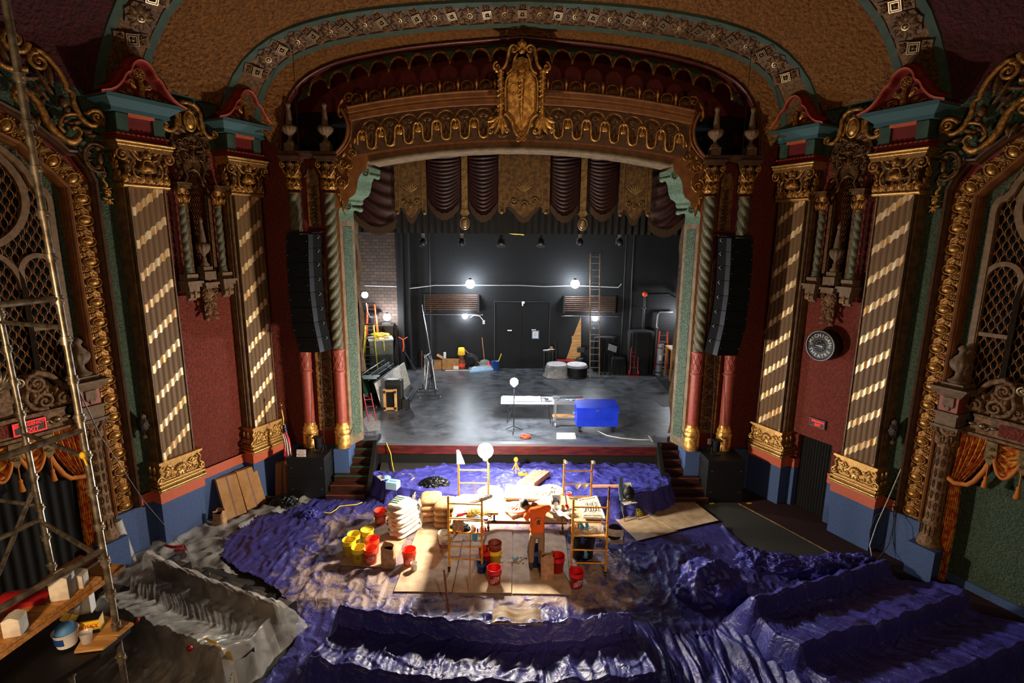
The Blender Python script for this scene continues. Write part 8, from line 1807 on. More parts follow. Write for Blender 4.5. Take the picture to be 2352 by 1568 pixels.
heap('black_bag', (*g((998, 1112), .6), .58), (.42, .3, .2), 'crumpled black plastic bag on the platform tarp', 81, 'trash_bag', 'plastic bag', 1, 1.6)
heap('black_bag', (*g((655, 1160), 0), 0), (.4, .36, .28), 'black bag slumped on the floor by the left speaker stack', 85, 'trash_bag', 'plastic bag', 1, 1.4)
heap('blue_heap', (*g((710, 1187), 0), 0), (.3, .24, .2), 'small crumple of blue tarpaulin left of the yellow cord', 89, 'tarp_blue', 'tarpaulin', 1, 1.8)
t = thing('tissue_box', 'light blue and white box on the left end of the platform', 'box', (*g((903, 1120), .6), .6), -.25); b = MB(); b.box(-.16, .16, -.12, .12, 0, .2); b.build('box', 'light_blue_box', t); b = MB(); b.box(-.1, .1, -.02, .0, .2, .203); b.build('slot', 'black', t)
heap('box_paper', (*g((888, 1098), .6), .6), (.12, .09, .08), 'pale crumpled wrapping beside the light blue box', 91, 'light_blue_box', 'paper', 1, 2.)
mb = MB(); mb.cbox((*g((875, 1097), .6), .6), (.32, .14, .02), -.9); tag(mb.build('white_strip', 'off_white'), 'worn white strip at the foot of the left stair cheek', 'strip')
for k, x in enumerate((3.9, 4.15)):
 pass
q = [Vector((*g(p, z), z+.02)) for p, z in (((898, 1000), 1.2), ((907, 1025), .9), ((900, 1060), .6), ((905, 1085), .58), ((925, 1090), .58), ((945, 1090), .58), ((952, 1098), .58), ((944, 1104), .58))]; q[0].y = 15.3; q[1].y = 15.2
mb = MB(); mb.tube([tuple(v) for v in q], .014, 5); tag(mb.build('extension_cord', 'cord_yellow'), 'yellow extension cord dropping from the stage onto the platform', 'cord')
q = [Vector((*g(p, 0), .05)) for p in ((848, 1153), (856, 1130), (865, 1108))]+[Vector((*g((880, 1100), .5), .5))]; mb = MB(); mb.tube([tuple(v) for v in q], .014, 5); tag(mb.build('extension_cord', 'cord_yellow'), 'yellow cord hanging down the left end of the platform tarp', 'cord')
q = [Vector((*g(p, 0), .08)) for p in ((745, 1183), (760, 1184), (772, 1176))]+[Vector((*g(p, 0), .09)) for p in ((780, 1169), (800, 1167), (820, 1165), (832, 1160))]; mb = MB(); mb.tube([tuple(v) for v in q], .014, 5); tag(mb.build('extension_cord', 'cord_yellow'), 'yellow cord lying on the tarp left of the orange bucket', 'cord')
q = [Vector((*g(p, z), z)) for p, z in (((948, 1147), .3), ((952, 1133), .5), ((960, 1122), .6), ((975, 1117), .62))]; mb = MB(); mb.tube([tuple(v) for v in q], .018, 5); tag(mb.build('power_cord', 'white'), 'white cord running from the black bag to the brown sacks', 'cord')
def fold_chair(loc, rz, label, m_='off_white'):
 t = thing('folding_chair', label, 'chair', loc, rz)
 for s_ in (-1, 1):
  b = MB(); b.tube([(s_*.2, -.28, 0), (s_*.2, .12, .62), (s_*.18, .2, .84)], .013, 6); b.build('front_leg', 'dull_steel', t)
  b = MB(); b.tube([(s_*.18, .3, 0), (s_*.18, -.12, .43)], .012, 6); b.build('rear_leg', 'dull_steel', t)
 b = MB()
 def fn(u, v): return (-.19+.38*u, -.2+.36*v, .435-.02*sin(pi*u)*sin(pi*v))
 b.grid(6, 6, fn); b.tube([(-.19, -.2, .43), (.19, -.2, .43), (.19, .16, .43), (-.19, .16, .43)], .012, 5, True); b.build('seat', m_, t)
 b = MB()
 def fn(u, v): return (-.19+.38*u, .17+.04*sin(pi*u)+.04*v, .62+.2*v)
 b.grid(8, 4, fn); b.build('backrest', m_, t)
 b = MB(); b.tube([(-.19, -.24, .07), (.19, -.24, .07)], .009, 5); b.build('crossbar', 'dull_steel', t); return t
x, y = g(K8(1790, 545)); fold_chair((x+.18, y+.25, .05), .25, 'pale folding chair loaded with a black backpack on the right hardboard')
t = thing('backpack', 'black backpack resting on the seat of the right folding chair', 'backpack', (x+.2, y+.28, .5), .25); b = MB(); b.blob(0, 0, .17, .17, .13, .2, 12, 8); b.build('body', 'black_box', t); b = MB(); b.blob(0, -.1, .1, .12, .07, .1, 10, 6); b.build('pocket', 'black_box', t)
b = MB(); b.tube([(-.05, -.02, .36), (0, -.02, .42), (.05, -.02, .36)], .012, 5); b.build('grab_loop', 'dull_steel', t)
mb = MB()
def fn(u, v): return (x-.06+.1*u+.03*v, y+.3-.2*v+.05*u, 1.12-1.0*v*(.8+.2*u)+.03*nz(u*6, v*6))
mb.grid(8, 20, fn); tag(mb.build('hanging_jeans', 'light_blue_box'), 'faded blue cloth hanging over the left side of the backpack chair', 'cloth')
mb = MB(); a, c = aZ(*K8(1600, 318), .68), aZ(*K8(1855, 322), .68); mb.cbox((a+c)/2, ((c-a).length, .09, .05), .02); tag(mb.build('pink_batten', 'terracotta'), 'pale orange batten lying on the platform tarp behind the folding chair', 'board')
heap('hi_vis_cloth', (x+.48, y+.3, .04), (.14, .12, .16), 'yellow-green dotted cloth under the right folding chair', 95, 'ladder_yellow', 'cloth', 1, 2.)
x, y = g(K8(1700, 830)); fold_chair((x+.2, y+.35, .04), 3.0, 'folding chair seen from behind, right of the right scaffold')
t = thing('messenger_bag', 'black bag on the folding chair beside the right scaffold', 'bag', (x+.2, y+.38, .48), 0); b = MB(); b.blob(0, 0, .16, .2, .12, .2, 12, 8); b.build('body', 'black_cloth', t)
def skin(name, V, E_, rad, m_, parent, sub=2, root=0):
 me = bpy.data.meshes.new(name); me.from_pydata(V, E_, []); o = bpy.data.objects.new(name, me); COL.objects.link(o); o.parent = parent
 s_ = o.modifiers.new('skin', 'SKIN'); s_.use_smooth_shade = True
 for i, r_ in enumerate(rad): me.skin_vertices[0].data[i].radius = r_ if isinstance(r_, tuple) else (r_, r_)
 for i in range(len(V)): me.skin_vertices[0].data[i].use_root = (i == root)
 u_ = o.modifiers.new('sub', 'SUBSURF'); u_.levels = sub; u_.render_levels = sub
 dg = bpy.context.evaluated_depsgraph_get(); dg.update(); m2 = bpy.data.meshes.new_from_object(o.evaluated_get(dg)); o.modifiers.clear(); o.data = m2; m2.materials.clear(); m2.materials.append(M[m_]); m2.polygons.foreach_set('use_smooth', [True]*len(m2.polygons)); return o
bpy.context.view_layer.update()
W = thing('person', 'person in orange t-shirt, khaki trousers and dark cap bending over the work table', 'person', (.4, 10.85, .04))
hipL, hipR = (-.1, .02, .86), (.1, .0, .86)
body_V = [(0, .02, .9), (0, .08, 1.08), (-.01, .19, 1.26), (-.05, .28, 1.37), (-.12, .31, 1.40), (-.22, .33, 1.37),
          (-.15, .2, 1.3), (-.24, .2, 1.12), (-.25, .34, 1.04), (-.24, .42, 1.03),
          (.15, .25, 1.33), (.28, .38, 1.28), (.2, .56, 1.16), (.14, .62, 1.1),
          (-.09, .02, .82), (-.13, .05, .48), (-.12, -.02, .1), (-.13, .1, .04),
          (.09, .0, .82), (.1, .02, .48), (.1, -.06, .1), (.1, .07, .04)]
E1 = [(0, 1), (1, 2), (2, 3), (3, 4), (4, 5), (2, 6), (6, 7), (7, 8), (8, 9), (2, 10), (10, 11), (11, 12), (12, 13), (0, 14), (14, 15), (15, 16), (16, 17), (0, 18), (18, 19), (19, 20), (20, 21)]
rad = [.13, .12, .14, .07, .055, .06, .055, .045, .035, .03, .055, .047, .035, .03, .085, .058, .04, .035, .085, .058, .04, .035]
skin('body', body_V, E1, rad, 'skin', W)
hc = Vector((-.28, .36, 1.37)); b = MB(TX(hc) @ RZ(.4) @ RX(-.9))
b.grid(28, 20, lambda u, v: ((.076+.006*sin(v*pi))*cos(2*pi*u)*sin(pi*v), (.096 if sin(2*pi*u) > 0 else .098)*sin(2*pi*u)*sin(pi*v)+(.012*max(0, -cos(pi*v))*max(0, sin(2*pi*u))), .118*cos(pi*v)))
b.blob(0, .1, -.01, .014, .022, .02); b.blob(0, .088, -.052, .025, .012, .008)
for s_ in (-1, 1): b.blob(s_*.076, 0, -.005, .012, .018, .03); b.blob(s_*.03, .086, .018, .013, .01, .008)
b.tube([(0, -.01, -.08), (.03, -.06, -.17)], [.052, .058], 10); b.build('head', 'skin', W)
b = MB(TX(hc) @ RZ(.4) @ RX(-.9)); b.grid(24, 12, lambda u, v: (.094*cos(2*pi*u)*sin(pi*.6*v), (.114)*sin(2*pi*u)*sin(pi*.6*v), .134*cos(pi*.6*v)+.004)); b.grid(12, 3, lambda u, v: ((.08+.0*v)*cos(pi*u), .07+(.08*v+.02)*sin(pi*u), .03-.012*v)); b.blob(0, 0, .13, .012)
b.build('cap', 'black', W)
b = MB(TX(hc) @ RZ(.4) @ RX(-.9)); b.grid(20, 6, lambda u, v: (.082*cos(pi+pi*u)*1.03, .106*sin(pi+pi*u), .0-.075*v)); b.build('hair', 'hair', W)
def hand(wr_, d, up_, side, grip=.6):
 d = Vector(d).normalized(); up_ = Vector(up_); up_ = (up_-d*up_.dot(d)).normalized(); sx = d.cross(up_)*side; wv = Vector(wr_)
 V = [wv, wv+d*.05, wv+d*.09]; E_ = [(0, 1), (1, 2)]; rd = [(.024, .03), (.018, .04), (.015, .038)]
 for k in range(4):
  o_ = sx*(k-1.5)*.021; L_ = (.075, .085, .08, .062)[k]; a = wv+d*.092+o_; b_ = a+(d*.6-up_*.25*grip)*L_*.6; c_ = b_+(d*.5-up_*.8*grip)*L_*.5
  n = len(V); V += [a, b_, c_]; E_ += [(2, n), (n, n+1), (n+1, n+2)]; rd += [.0095, .009, .007]
 a = wv+d*.03-sx*.038; b_ = a+d*.03-sx*.022; c_ = b_+d*.028-up_*.012; n = len(V); V += [a, b_, c_]; E_ += [(1, n), (n, n+1), (n+1, n+2)]; rd += [.013, .011, .009]
 skin('hand', [tuple(v) for v in V], E_, rd, 'skin', W, 1)
hand((-.24, .42, 1.03), (.1, 1, -.1), (0, 0, 1), 1, .5); hand((.14, .62, 1.1), (-.3, 1, -.35), (0, 0, 1), -1, .7)
sv = [(0, .0, .86), (0, .03, .96), (0, .1, 1.1), (-.01, .19, 1.25), (-.04, .26, 1.33), (-.15, .2, 1.3), (-.22, .19, 1.2), (-.25, .2, 1.1), (.15, .25, 1.33), (.25, .34, 1.3), (.29, .4, 1.26)]
o = skin('t_shirt', sv, [(0, 1), (1, 2), (2, 3), (3, 4), (3, 5), (5, 6), (6, 7), (3, 8), (8, 9), (9, 10)], [(.195, .155), (.18, .145), (.168, .14), (.165, .14), (.1, .09), .1, .085, .082, .1, .088, .08], 'orange_shirt', W)
b = MB(TX((0, .0, 0))); T_ = TX((.03, -.045, 1.17)) @ RX(-.5)
b.push(T_); b.add([(-.05, -.03, -.06), (-.02, -.03, -.05), (-.01, -.03, -.01), (.0, -.03, -.05), (.03, -.03, -.06), (.02, -.03, .0), (.05, -.03, .04), (.02, -.03, .03), (0, -.03, .05), (-.02, -.03, .02), (-.06, -.03, .0), (-.03, -.03, -.01)], [tuple(range(12))], False); b.pop(); b.build('back_print', 'black', W)
b = MB(); b.push(T_)
for k in range(6): q = 2.6-.35*k; b.push(TX((.09*cos(q)-.01, -.028, .09*sin(q)+.0)) @ RY(pi/2-q)); b.box(-.012, .012, -.005, .0, -.012, .014); b.pop()
b.pop(); b.build('back_lettering', 'grey_box', W)
pv = [(0, .02, .9), (-.09, .02, .82), (-.13, .045, .48), (-.12, -.01, .14), (.09, .0, .82), (.1, .02, .48), (.1, -.05, .14)]
skin('trousers', pv, [(0, 1), (1, 2), (2, 3), (0, 4), (4, 5), (5, 6)], [(.12, .105), .092, .08, .072, .092, .08, .072], 'khaki', W)
for x_, y_ in ((-.12, -.02), (.1, -.06)):
 b = MB(); b.grid(16, 8, lambda u, v: (x_+.05*cos(2*pi*u)*sin(pi*v)**.6, y_+.05+(.15)*sin(2*pi*u)*sin(pi*v)**.6, .055-.055*cos(pi*v)*(1 if cos(pi*v) > 0 else 1.0)*(1.0 if sin(2*pi*u) > 0 else 1.2))); b.lathe([(.05, .05), (.052, .16)], 10, (x_, y_, 0)); b.build('boot', 'boot', W)
mb = MB()
def fn(u, v): x = .02+.75*u; y = 11.35+.5*v-.25*u*(1-v); return (x, y, 1.17+.08*sin(u*5+v*3)+.05*sin(v*7)+.05*(1-v))
mb.grid(30, 20, fn); tag(mb.build('burlap_sheet', 'hardboard'), 'stiff tan sheet held up in front of the worker over the table', 'sheet')
mb = MB()
def fn(u, v): x = .78+.42*u; y = 11.2+.35*v; return (x-.1*v, y, 1.05+.16*(1-u)*(1-.3*v)+.02*sin(u*14+v*5))
mb.grid(24, 12, fn); tag(mb.build('burlap_fold', 'off_white'), 'pale folded sheet draped right of the worker elbow', 'sheet')
# ================================================================ speakers, flag, cardboard, scaffold tower
def sub(label, loc, sd):
 t = thing('subwoofer', label, 'speaker', loc, 0); b = MB(); b.box(-.53, .53, -.02, .84, 0, .63); b.build('cabinet', 'black_box', t, bevel=.012)
 for z in (.32,):
  for x in (-.4, .42): b = MB(); b.box(x-.03, x+.03, -.028, -.018, z-.01, z+.008); b.build('latch', 'dull_steel', t)
 for y in (.15, .4, .65):
  b = MB(Matrix.Scale(-sd, 4, (1, 0, 0))); b.box(.525, .54, y-.06, y+.06, .3, .34); b.tube([(.535, y-.05, .4), (.56, y, .42), (.535, y+.05, .4)], .012, 5); b.build('handle', 'dark_metal', t)
 return t
for sd in (-1, 1):
 nm = 'left' if sd < 0 else 'right'; x = sd*5.9-.03
 sub('lower black subwoofer of the stack beside the %s steps' % nm, (x, 14.06, 0), sd); sub('upper black subwoofer of the stack beside the %s steps' % nm, (x, 14.06, .635), sd)
 t = thing('spotlight', 'black cylindrical spotlight standing on the %s speaker stack' % nm, 'spotlight', (sd*5.72, 14.5, 1.265)); b = MB(); b.box(-.12, .12, -.06, .06, 0, .03); [b.tube([(s_*.14, 0, .02), (s_*.14, 0, .22)], .012, 5) for s_ in (-1, 1)]; b.build('yoke', 'black_box', t)
 b = MB(); b.lathe([(0, .06), (.06, .07), (.1, .12), (.1, .38), (.115, .4), (.115, .43), (0, .42)], 16); b.build('barrel', 'dark_metal', t)
 b = MB(); b.box(-.13, .13, -.12, .1, .43, .45); b.build('barn_door', 'black_box', t)
t = thing('stack_sign', 'small white printed card propped on the left speaker stack', 'sign', (-6.06, 14.1, 1.27)); b = MB(RX(-.15)); b.box(-.13, .13, -.005, .005, 0, .2); b.build('card', 'paper', t)
b = MB(RX(-.15)); [b.text(tx_, .038, TX((0, -.007, .165-.045*k)) @ FRONT, depth=.001) for k, tx_ in enumerate(('Please do not sit,', 'stand, or', 'climb on speakers.', 'Thank you!'))]; b.build('print', 'rust_red', t)
mb = MB(); a = aZ(*K9(215, 425), 0);
for px in (K9(225, 427), K9(462, 427)): a = aZ(*px, 0); mb = MB(); mb.cbox((a.x, a.y-.04, .01), (.14, .07, .012), .2); tag(mb.build('yellow_tape', 'husky_yellow'), 'yellow tape corner on the floor under the right speaker stack, %s one' % ('left' if px[0] < 1680 else 'right'), 'tape')
for sd in (-1, 1):
 x = sd*5.62; mb = MB(); mb.tube([(x, 14.95, 4.3), (x-.02*sd, 14.7, 2.9), (x-.04*sd, 14.6, 1.6), (x-.06*sd, 14.7, 1.27)], .01, 5); tag(mb.build('speaker_cable', 'dark_metal'), 'thin cable dropping from the %s hanging speaker to the stack below' % ('left' if sd < 0 else 'right'), 'cable')
t = thing('wall_outlet', 'small white outlet plate low between the right twisted columns', 'outlet', aY(1629, 1013, 15.08)); b = MB(); b.box(-.06, .06, -.02, .02, -.09, .09); b.build('plate', 'paper', t, bevel=.01); b = MB(); b.box(-.01, .01, -.024, -.02, 0, .02); b.build('socket_hole', 'black', t)
fx_ = [(657, 538), (658.5, 603), (663, 672), (670, 741), (688, 810)]; gx_ = [(707, 538), (708, 603), (711.5, 672), (720, 741), (734.5, 810)]
def ip(P, t): t *= len(P)-1; i = min(len(P)-2, int(t)); return tuple(P[i][j]+(P[i+1][j]-P[i][j])*(t-i) for j in (0, 1))
for sd in (-1, 1):
 nm = 'left' if sd < 0 else 'right'; o_ = Vector((sd*5.6, 14.3, 7.4)); t = thing('line_array', 'tall black curved line array speaker hanging over the %s of the stage' % nm, 'speaker', o_)
 def pt(p, Y): q = aY(*p, Y); return Vector((sd*abs(q.x), Y, q.z))-o_
 for k in range(8):
  a, b_, c_, d_ = pt(ip(fx_, k/8), 14.1), pt(ip(gx_, k/8), 14.1), pt(ip(gx_, (k+1)/8-.004), 14.1), pt(ip(fx_, (k+1)/8-.004), 14.1); dp = Vector((-sd*.0, .45, 0)); ins = Vector((-sd*.2, .42, 0))
  b = MB(); b.add([tuple(v) for v in (a, b_, c_, d_, a+dp, b_+ins, c_+ins, d_+dp)], [(0, 1, 2, 3), (1, 5, 6, 2), (4, 7, 6, 5), (0, 3, 7, 4), (0, 4, 5, 1), (3, 2, 6, 7)], False); b.build('cabinet', 'array_black', t)
  b = MB(); e1 = Vector((-sd*.012, -.004, 0)); b.add([tuple(v) for v in (b_+e1, b_+ins*.34+e1, c_+ins*.34+e1, c_+e1)], [(0, 1, 2, 3)], False); b.build('front_grille', 'dark_metal', t)
  b = MB(); m1 = (b_+c_)/2; [b.blob(*(v+Vector((0, -.01, 0))), .012, n=5, k=3) for v in (a.lerp(d_, .5)+Vector((-sd*.03, 0, 0)), m1+Vector((sd*.04, 0, 0)))]; b.tube([b_+ins*.7, b_+ins*.7+Vector((-sd*.05, 0, -.05)), b_+ins*.7+Vector((0, 0, -.1))], .012, 4); b.build('rigging_pin', 'dull_steel', t)
 b = MB(); q = pt(ip(fx_, 0), 14.2); r_ = pt((735, 536), 14.2); b.tube([q+Vector((0, .1, .04)), r_+Vector((0, .1, .04))], .03, 5); b.tube([q.lerp(r_, .5)+Vector((0, .1, .05)), q.lerp(r_, .5)+Vector((0, .1, .35))], .012, 5); b.build('fly_bar', 'black', t)
 mb = MB(); c = o_+q.lerp(r_, .5); mb.tube([c+Vector((0, .1, .35)), (c.x, c.y+.1, 12.3)], .008, 4); tag(mb.build('hoist_cable', 'dark_metal'), 'thin steel cable rising from the %s line array to the ceiling arch' % nm, 'cable')
 mb = MB(); mb.blob(c.x, c.y+.1, 12.2, .09); tag(mb.build('cable_hole', 'void'), 'small dark cable hole in the back ceiling arch above the %s line array' % nm, 'opening')
fp = aY(656, 1060, 14.25); t = thing('flag', 'united states flag furled on a gold-topped pole beside the left pilaster', 'flag', (fp.x, 14.25, 0)); zt = aY(649, 935, 14.25).z
b = MB(); b.tube([(0, 0, 0), (0, 0, zt)], .014, 6); b.lathe([(.12, 0), (.12, .03), (.03, .06)], 12); b.build('pole', 'wood_dark', t)
b = MB(); b.blob(0, 0, zt+.06, .03); b.tube([(-.03, 0, zt+.08), (0, 0, zt+.14), (.05, 0, zt+.1)], .018, 5); b.build('eagle_finial', 'gold', t)
b = MB(); b.tube([(0, 0, zt-.08), (.04, -.02, zt-.3), (.03, -.03, zt-.5)], .016, 5); b.tube([(.0, -.05, 1.1), (.08, -.05, .95)], .03, 5); b.build('gold_cord', 'cord_yellow', t)
b = MB(); b.grid(20, 8, lambda u, v: (.02+.14*v*u+.05*sin(v*9+u*3)*u, -.03-.02*cos(v*12)*u, zt-.3-.5*u)); b.build('canton', 'flag_blue', t)
b = MB(); random.seed(2); [b.blob(.06+.06*random.random(), -.07, zt-.45-.3*random.random(), .014, .006, .014, 5, 3) for k in range(8)]; b.build('stars', 'flag_white', t)
for k in range(7):
 m_ = 'flag_red' if k % 2 == 0 else 'flag_white'; x0, x1 = k/7, (k+1)/7
 b = MB(); b.grid(18, 3, lambda u, v: (.0+(.10+.22*u)*(x0+(x1-x0)*v)+.02*sin(u*6)+.04*u, -.045-.04*abs(sin((x0+(x1-x0)*v)*9+u*2)), zt-.78-.8*u+.1*(x0+(x1-x0)*v)*(1-2*u))); b.build('stripe', m_, t)
def cardboard(p0, p1, H, lean, label, th=.12, flap=False):
 a, c = Vector((*g(p0), .02)), Vector((*g(p1), .02)); o_ = (a+c)/2; d = (c-a); n_ = Vector((-d.y, d.x, 0)).normalized(); t = thing('flat_cardboard_box', label, 'cardboard box', o_)
 up_ = Vector((0, 0, H))+n_*lean; b = MB(); P = [a-o_, c-o_, c-o_+up_, a-o_+up_]; Q = [p+n_*th for p in P]; b.add([tuple(v) for v in P+Q], [(0, 1, 2, 3), (4, 7, 6, 5), (0, 4, 5, 1), (1, 5, 6, 2), (2, 6, 7, 3), (3, 7, 4, 0)], False); b.build('box', 'cardboard', t)
 b = MB(); m0, m1 = P[0].lerp(P[1], .5)-n_*.004, P[3].lerp(P[2], .5)-n_*.004; sd_ = d.normalized()*.02; b.add([tuple(v) for v in (m0-sd_, m0+sd_, m1+sd_, m1-sd_)], [(0, 1, 2, 3)], False); b.build('seam_tape', 'wood_dark', t)
 return t
cardboard(K7(1440, 540), K7(1565, 490), 1.0, .42, 'large flat cardboard box leaning on the left wall, left one of the pair')
cardboard(K7(1570, 478), K7(1690, 425), 1.0, .38, 'large flat cardboard box leaning on the left wall, right one of the pair')
cardboard(K7(1370, 480), K7(1620, 380), 1.22, .5, 'wide cardboard sheet standing behind the leaning pair of boxes', .06)
cardboard(K7(1745, 385), K7(1835, 378), .85, .3, 'film-wrapped cardboard piece leaning between the pilaster and the left speakers', .15)
t = thing('film_roll', 'standing roll of clear film at the left wall', 'film roll', (*g(K7(835, 800)), 0)); tp = aY(*K7(740, 540), t.location.y-.1); b = MB(); d = tp-Vector(t.location); b.tube([(0, 0, 0), d], .1, 14); b.build('roll', 'film_thick', t); b = MB(); b.tube([(0, 0, 0), d*1.0], .085, 12); b.build('core', 'off_white', t)
q = [aY(*K9(1340, 300), 10.9), aZ(*K9(1390, 440), 1.0), aZ(*K9(1350, 560), .6), aZ(*K9(1290, 700), .2), aZ(*K9(1265, 800), .02)]
base_ = wloc(4.1, 0, .0); mb = MB(); mb.tube([wloc(4.22, 2.2, -.25), wloc(4.12, 1.4, -.1), wloc(4.05, .8, .05), wloc(4.05, .3, .2), wloc(4.25, .02, .35)], .012, 5); tag(mb.build('wall_cable', 'off_white'), 'pale cable drooping down the right wall to the aisle', 'cable')
mb = MB(); mb.tube([wloc(4.22, 1.3, -.2), wloc(4.0, 1.0, .05), wloc(3.98, .6, .15), wloc(4.1, .1, .2)], .01, 5); mb.tube([wloc(4.22, 1.3, -.2), wloc(4.4, 1.0, .05), wloc(4.42, .5, .15), wloc(4.3, .1, .25)], .01, 5); tag(mb.build('wall_cable', 'dark_metal'), 'looped grey cable at the foot of the right arch moulding', 'cable')
T1a, T1b = aY(30, 100, 3.82), aY(262, 1405, 3.82); T2a, T2b = aY(2, 735, 4.5), aY(121, 1310, 4.5)
def along(a, b_, z): return a.lerp(b_, (z-a.z)/(b_.z-a.z))
tw = thing('scaffold_tower', 'tall silver tube scaffold tower at the left edge of the picture', 'scaffold', (T1b.x, T1b.y, 0)); O_ = Vector((T1b.x, T1b.y, 0)); D_ = Vector((-.24, -.97, 0))
def tb(a, b_, r_=.024, name='tube', m_='galv'): b = MB(); b.tube([Vector(a)-O_, Vector(b_)-O_], r_, 10); return b.build(name, m_, tw)
for A_, B_ in ((T1a, T1b), (T2a, T2b)):
 top_, bot_ = along(A_, B_, 9.0), B_.copy(); tb(top_, bot_, .024, 'standard'); tb(bot_, (bot_.x, bot_.y, 0), .024, 'standard')
 for j in range(22):
  z = 2.2+.295*j+(.08 if A_ is T2a else 0)
  if z > 8.9: break
  p = along(A_, B_, z) if z > B_.z else Vector((B_.x, B_.y, z)); b = MB(); b.tube([p-O_+Vector((0, 0, -.03)), p-O_+Vector((0, 0, .03))], .033, 8); b.tube([p-O_+Vector((-.045, 0, 0)), p-O_+Vector((.045, 0, 0))], .012, 5); b.build('coupler', 'galv', tw)
 p3 = Vector((B_.x, B_.y, 0))+D_*2.1
 tb((p3.x, p3.y, 0), (p3.x, p3.y, 9.0), .024, 'standard')
for z in (6.93, 5.94, 4.95):
 p = along(T1a, T1b, z); tb(p, p+D_*2.1, .024, 'ledger')
for z in (4.72, 5.0): p = along(T2a, T2b, z) if 0 else along(T2a, T2b, z+.1); tb(p, p+D_*2.0, .022, 'ledger') if z < 4.8 else None
for z in (6.72, 5.72, 4.86): tb(along(T1a, T1b, z), along(T2a, T2b, z-.08), .018, 'transom')
tb(along(T2a, T2b, 4.95), along(T2a, T2b, 4.95)+Vector((-1.2, .1, .1)), .02, 'transom'); tb(along(T2a, T2b, 5.15), along(T2a, T2b, 5.1)+Vector((-.45, -.1, -.9)), .02, 'brace')
p = along(T1a, T1b, 5.75); mb = MB(); mb.blob(p.x, p.y-.03, p.z, .025, .02, .03); mb.tube([p+Vector((0, -.03, 0)), p+Vector((.02, -.03, -.08))], .01, 4); tag(mb.build('yellow_tag', 'husky_yellow'), 'scrap of yellow tape tied on the right pole of the silver scaffold', 'tape')
PL = 4.72
def pl(px, z): v = aZ(*px, z); return Vector((v.x, v.y, z))
f0, f1 = pl((0, 1487), PL), pl((228, 1327), PL); dv = (f1-f0).normalized(); nv_ = Vector((-dv.y, dv.x, 0))
def plank(off, w_, z, s0, s1, label, th=.038, m_='wood'):
 a, c = f0+dv*s0+nv_*off, f0+dv*s1+nv_*off; P = [a, c, c+nv_*w_, a+nv_*w_]; mb = MB(); mb.slab([(p.x, p.y) for p in P], z-th, z); return tag(mb.build('scaffold_plank', m_), label, 'plank')
LL = (f1-f0).length
plank(0, .24, PL, -1.5, LL+.02, 'front upper plank on the silver scaffold, carrying the white cartons'); plank(.0, .24, PL-.045, -1.5, LL+.24, 'plank directly under the front upper plank, sticking out further')
plank(.27, .22, PL-.04, -1.5, LL+.3, 'rear upper plank on the silver scaffold behind the cartons', m_='wood_dark')
LW = 4.22
qa = [pl(p, LW) for p in ((200, 1418), (236, 1412), (307, 1430), (272, 1458), (236, 1487), (205, 1470))]
mb = MB(); mb.slab([(v.x, v.y) for v in (qa[1], qa[2], qa[3], pl((190, 1462), LW))], LW-.02, LW); tag(mb.build('wood_sheet', 'plywood'), 'far tan board on the lower deck of the silver scaffold', 'board')
mb = MB(); mb.slab([(v.x, v.y) for v in (pl((196, 1452), LW), pl((270, 1461), LW), pl((236, 1487), LW), pl((170, 1495), LW))], LW-.022, LW-.002); tag(mb.build('wood_sheet', 'plywood'), 'near tan board on the lower deck of the silver scaffold', 'board')
mb = MB(); mb.slab([(v.x, v.y) for v in (pl((-40, 1520), LW-.03), pl((215, 1400), LW-.03), pl((300, 1440), LW-.03), pl((230, 1500), LW-.03), pl((30, 1620), LW-.03))], LW-.07, LW-.03); tag(mb.build('lower_deck', 'black_box'), 'dark lower deck of the silver scaffold holding the tubs', 'deck')
mb = MB(); mb.tube([pl((40, 1475), LW-.1), pl((185, 1525), LW-.12)], .03, 8); tag(mb.build('deck_bearer', 'umber'), 'brownish tube running under the lower scaffold deck', 'tube')
def carton(px, z, w_, d_, h, label, m_='off_white', rz=0, name='carton'):
 v = pl(px, z); t = thing(name, label, 'carton', v, rz); b = MB(); b.box(-w_/2, w_/2, -d_/2, d_/2, 0, h); b.build('box', m_, t, bevel=.004); b = MB(); b.prism([(-w_/2, h), (w_/2, h), (w_*.1, h+.022), (-w_*.1, h+.022)], -d_/2, d_/2) if m_ == 'off_white' else None
 if b.v: b.build('gable', m_, t)
 return t
carton((147, 1368), PL, .12, .12, .17, 'white gable carton standing on the front upper plank', rz=.3); carton((178, 1345), PL, .12, .1, .1, 'white carton lying behind the gable carton', rz=.3)
carton((38, 1452), PL, .1, .1, .12, 'pale carton at the left end of the upper plank', rz=.3); carton((197, 1405), LW, .12, .1, .18, 'tall white carton on the lower deck behind the yellow box', 'white', .3)
t = thing('plastic_sheet', 'folded red plastic sheet lying on the upper planks', 'sheet', pl((72, 1378), PL), .25); b = MB(); b.grid(10, 6, lambda u, v: (-.17+.3*u, -.08+.2*v, .05+.03*sin(v*4)-.03*u*u)); b.grid(10, 2, lambda u, v: (-.17+.3*u, -.08, .05-.03*u*u-.06*v)); b.build('sheet', 'rust_red', t)
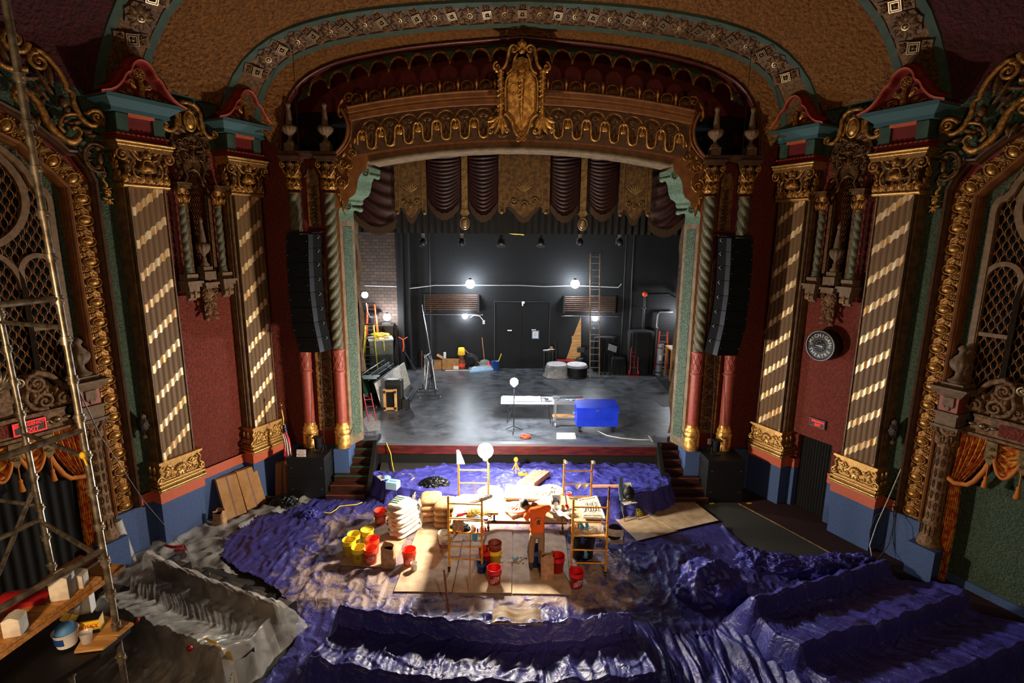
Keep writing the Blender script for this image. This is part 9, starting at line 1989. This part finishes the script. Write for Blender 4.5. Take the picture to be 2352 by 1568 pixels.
t = thing('white_tub', 'grimy white tub behind the blue one on the lower deck', 'tub', pl((165, 1430), LW-.02)); b = MB(); b.lathe([(.06, 0), (.085, .16), (.09, .165), (.08, .16), (.055, .02), (0, .02)], 20); b.build('tub', 'off_white', t)
t = thing('blue_tub', 'white tub with blue label and a blue bowl upside down in it', 'tub', pl((155, 1478), LW)); b = MB(); b.lathe([(.065, 0), (.085, .12), (.09, .125), (.082, .12), (.06, .01), (0, .01)], 24); b.build('tub', 'white', t); b = MB(); b.grid(12, 1, lambda u, v: (.0815*(1-.06*(1-v))*cos(-2.4+1.3*u), .0815*(1-.06*(1-v))*sin(-2.4+1.3*u), .035+.06*v)); b.build('blue_label', 'bucket_blue', t)
b = MB(); b.lathe([(.068, .11), (.06, .16), (.03, .18), (0, .182)], 20); b.build('bowl', 'tape_blue', t)
cup((200, 1473), LW, .045, .085, 'clear plastic cup on the lower deck of the silver scaffold', 'clear_plastic')
v = pl((205, 1447), LW); t = thing('husky_box' if 0 else 'product_box', 'opened yellow box with black and red lettering on the silver scaffold lower deck', 'box', v, .35)
b = MB(); b.box(-.07, .09, -.05, .05, 0, .12); b.build('box', 'husky_yellow', t); b = MB(); b.add([(-.07, -.05, .12), (-.07, .05, .12), (-.16, .05, .17), (-.16, -.05, .17)], [(0, 1, 2, 3)], False); b.build('flap', 'husky_yellow', t)
b = MB(); b.text('HUSKY', .048, TX((.01, -.0525, .065)) @ FRONT, depth=.001); b.text('HUSKY', .035, TX((-.115, 0, .15)) @ RY(-.5) @ RZ(-pi/2) @ Matrix.Scale(1, 4), depth=.001); b.build('lettering', 'red_gloss', t)
b = MB(); b.box(-.07, .09, -.0515, -.05, .0, .03); b.box(-.071, .091, -.05, .05, .11, .1205); b.box(-.072, -.07, -.05, .05, .0, .1); b.build('black_print', 'black', t)
q = [along(T1a, T1b, 6.35)]+[aY(230, 1000, 5.6), aY(330, 1150, 7.5), aY(435, 1272, 9.6)]; mb = MB(); mb.tube(q, .006, 4); tag(mb.build('tie_wire', 'dull_steel'), 'thin line running from the silver scaffold down to the left seats', 'wire')
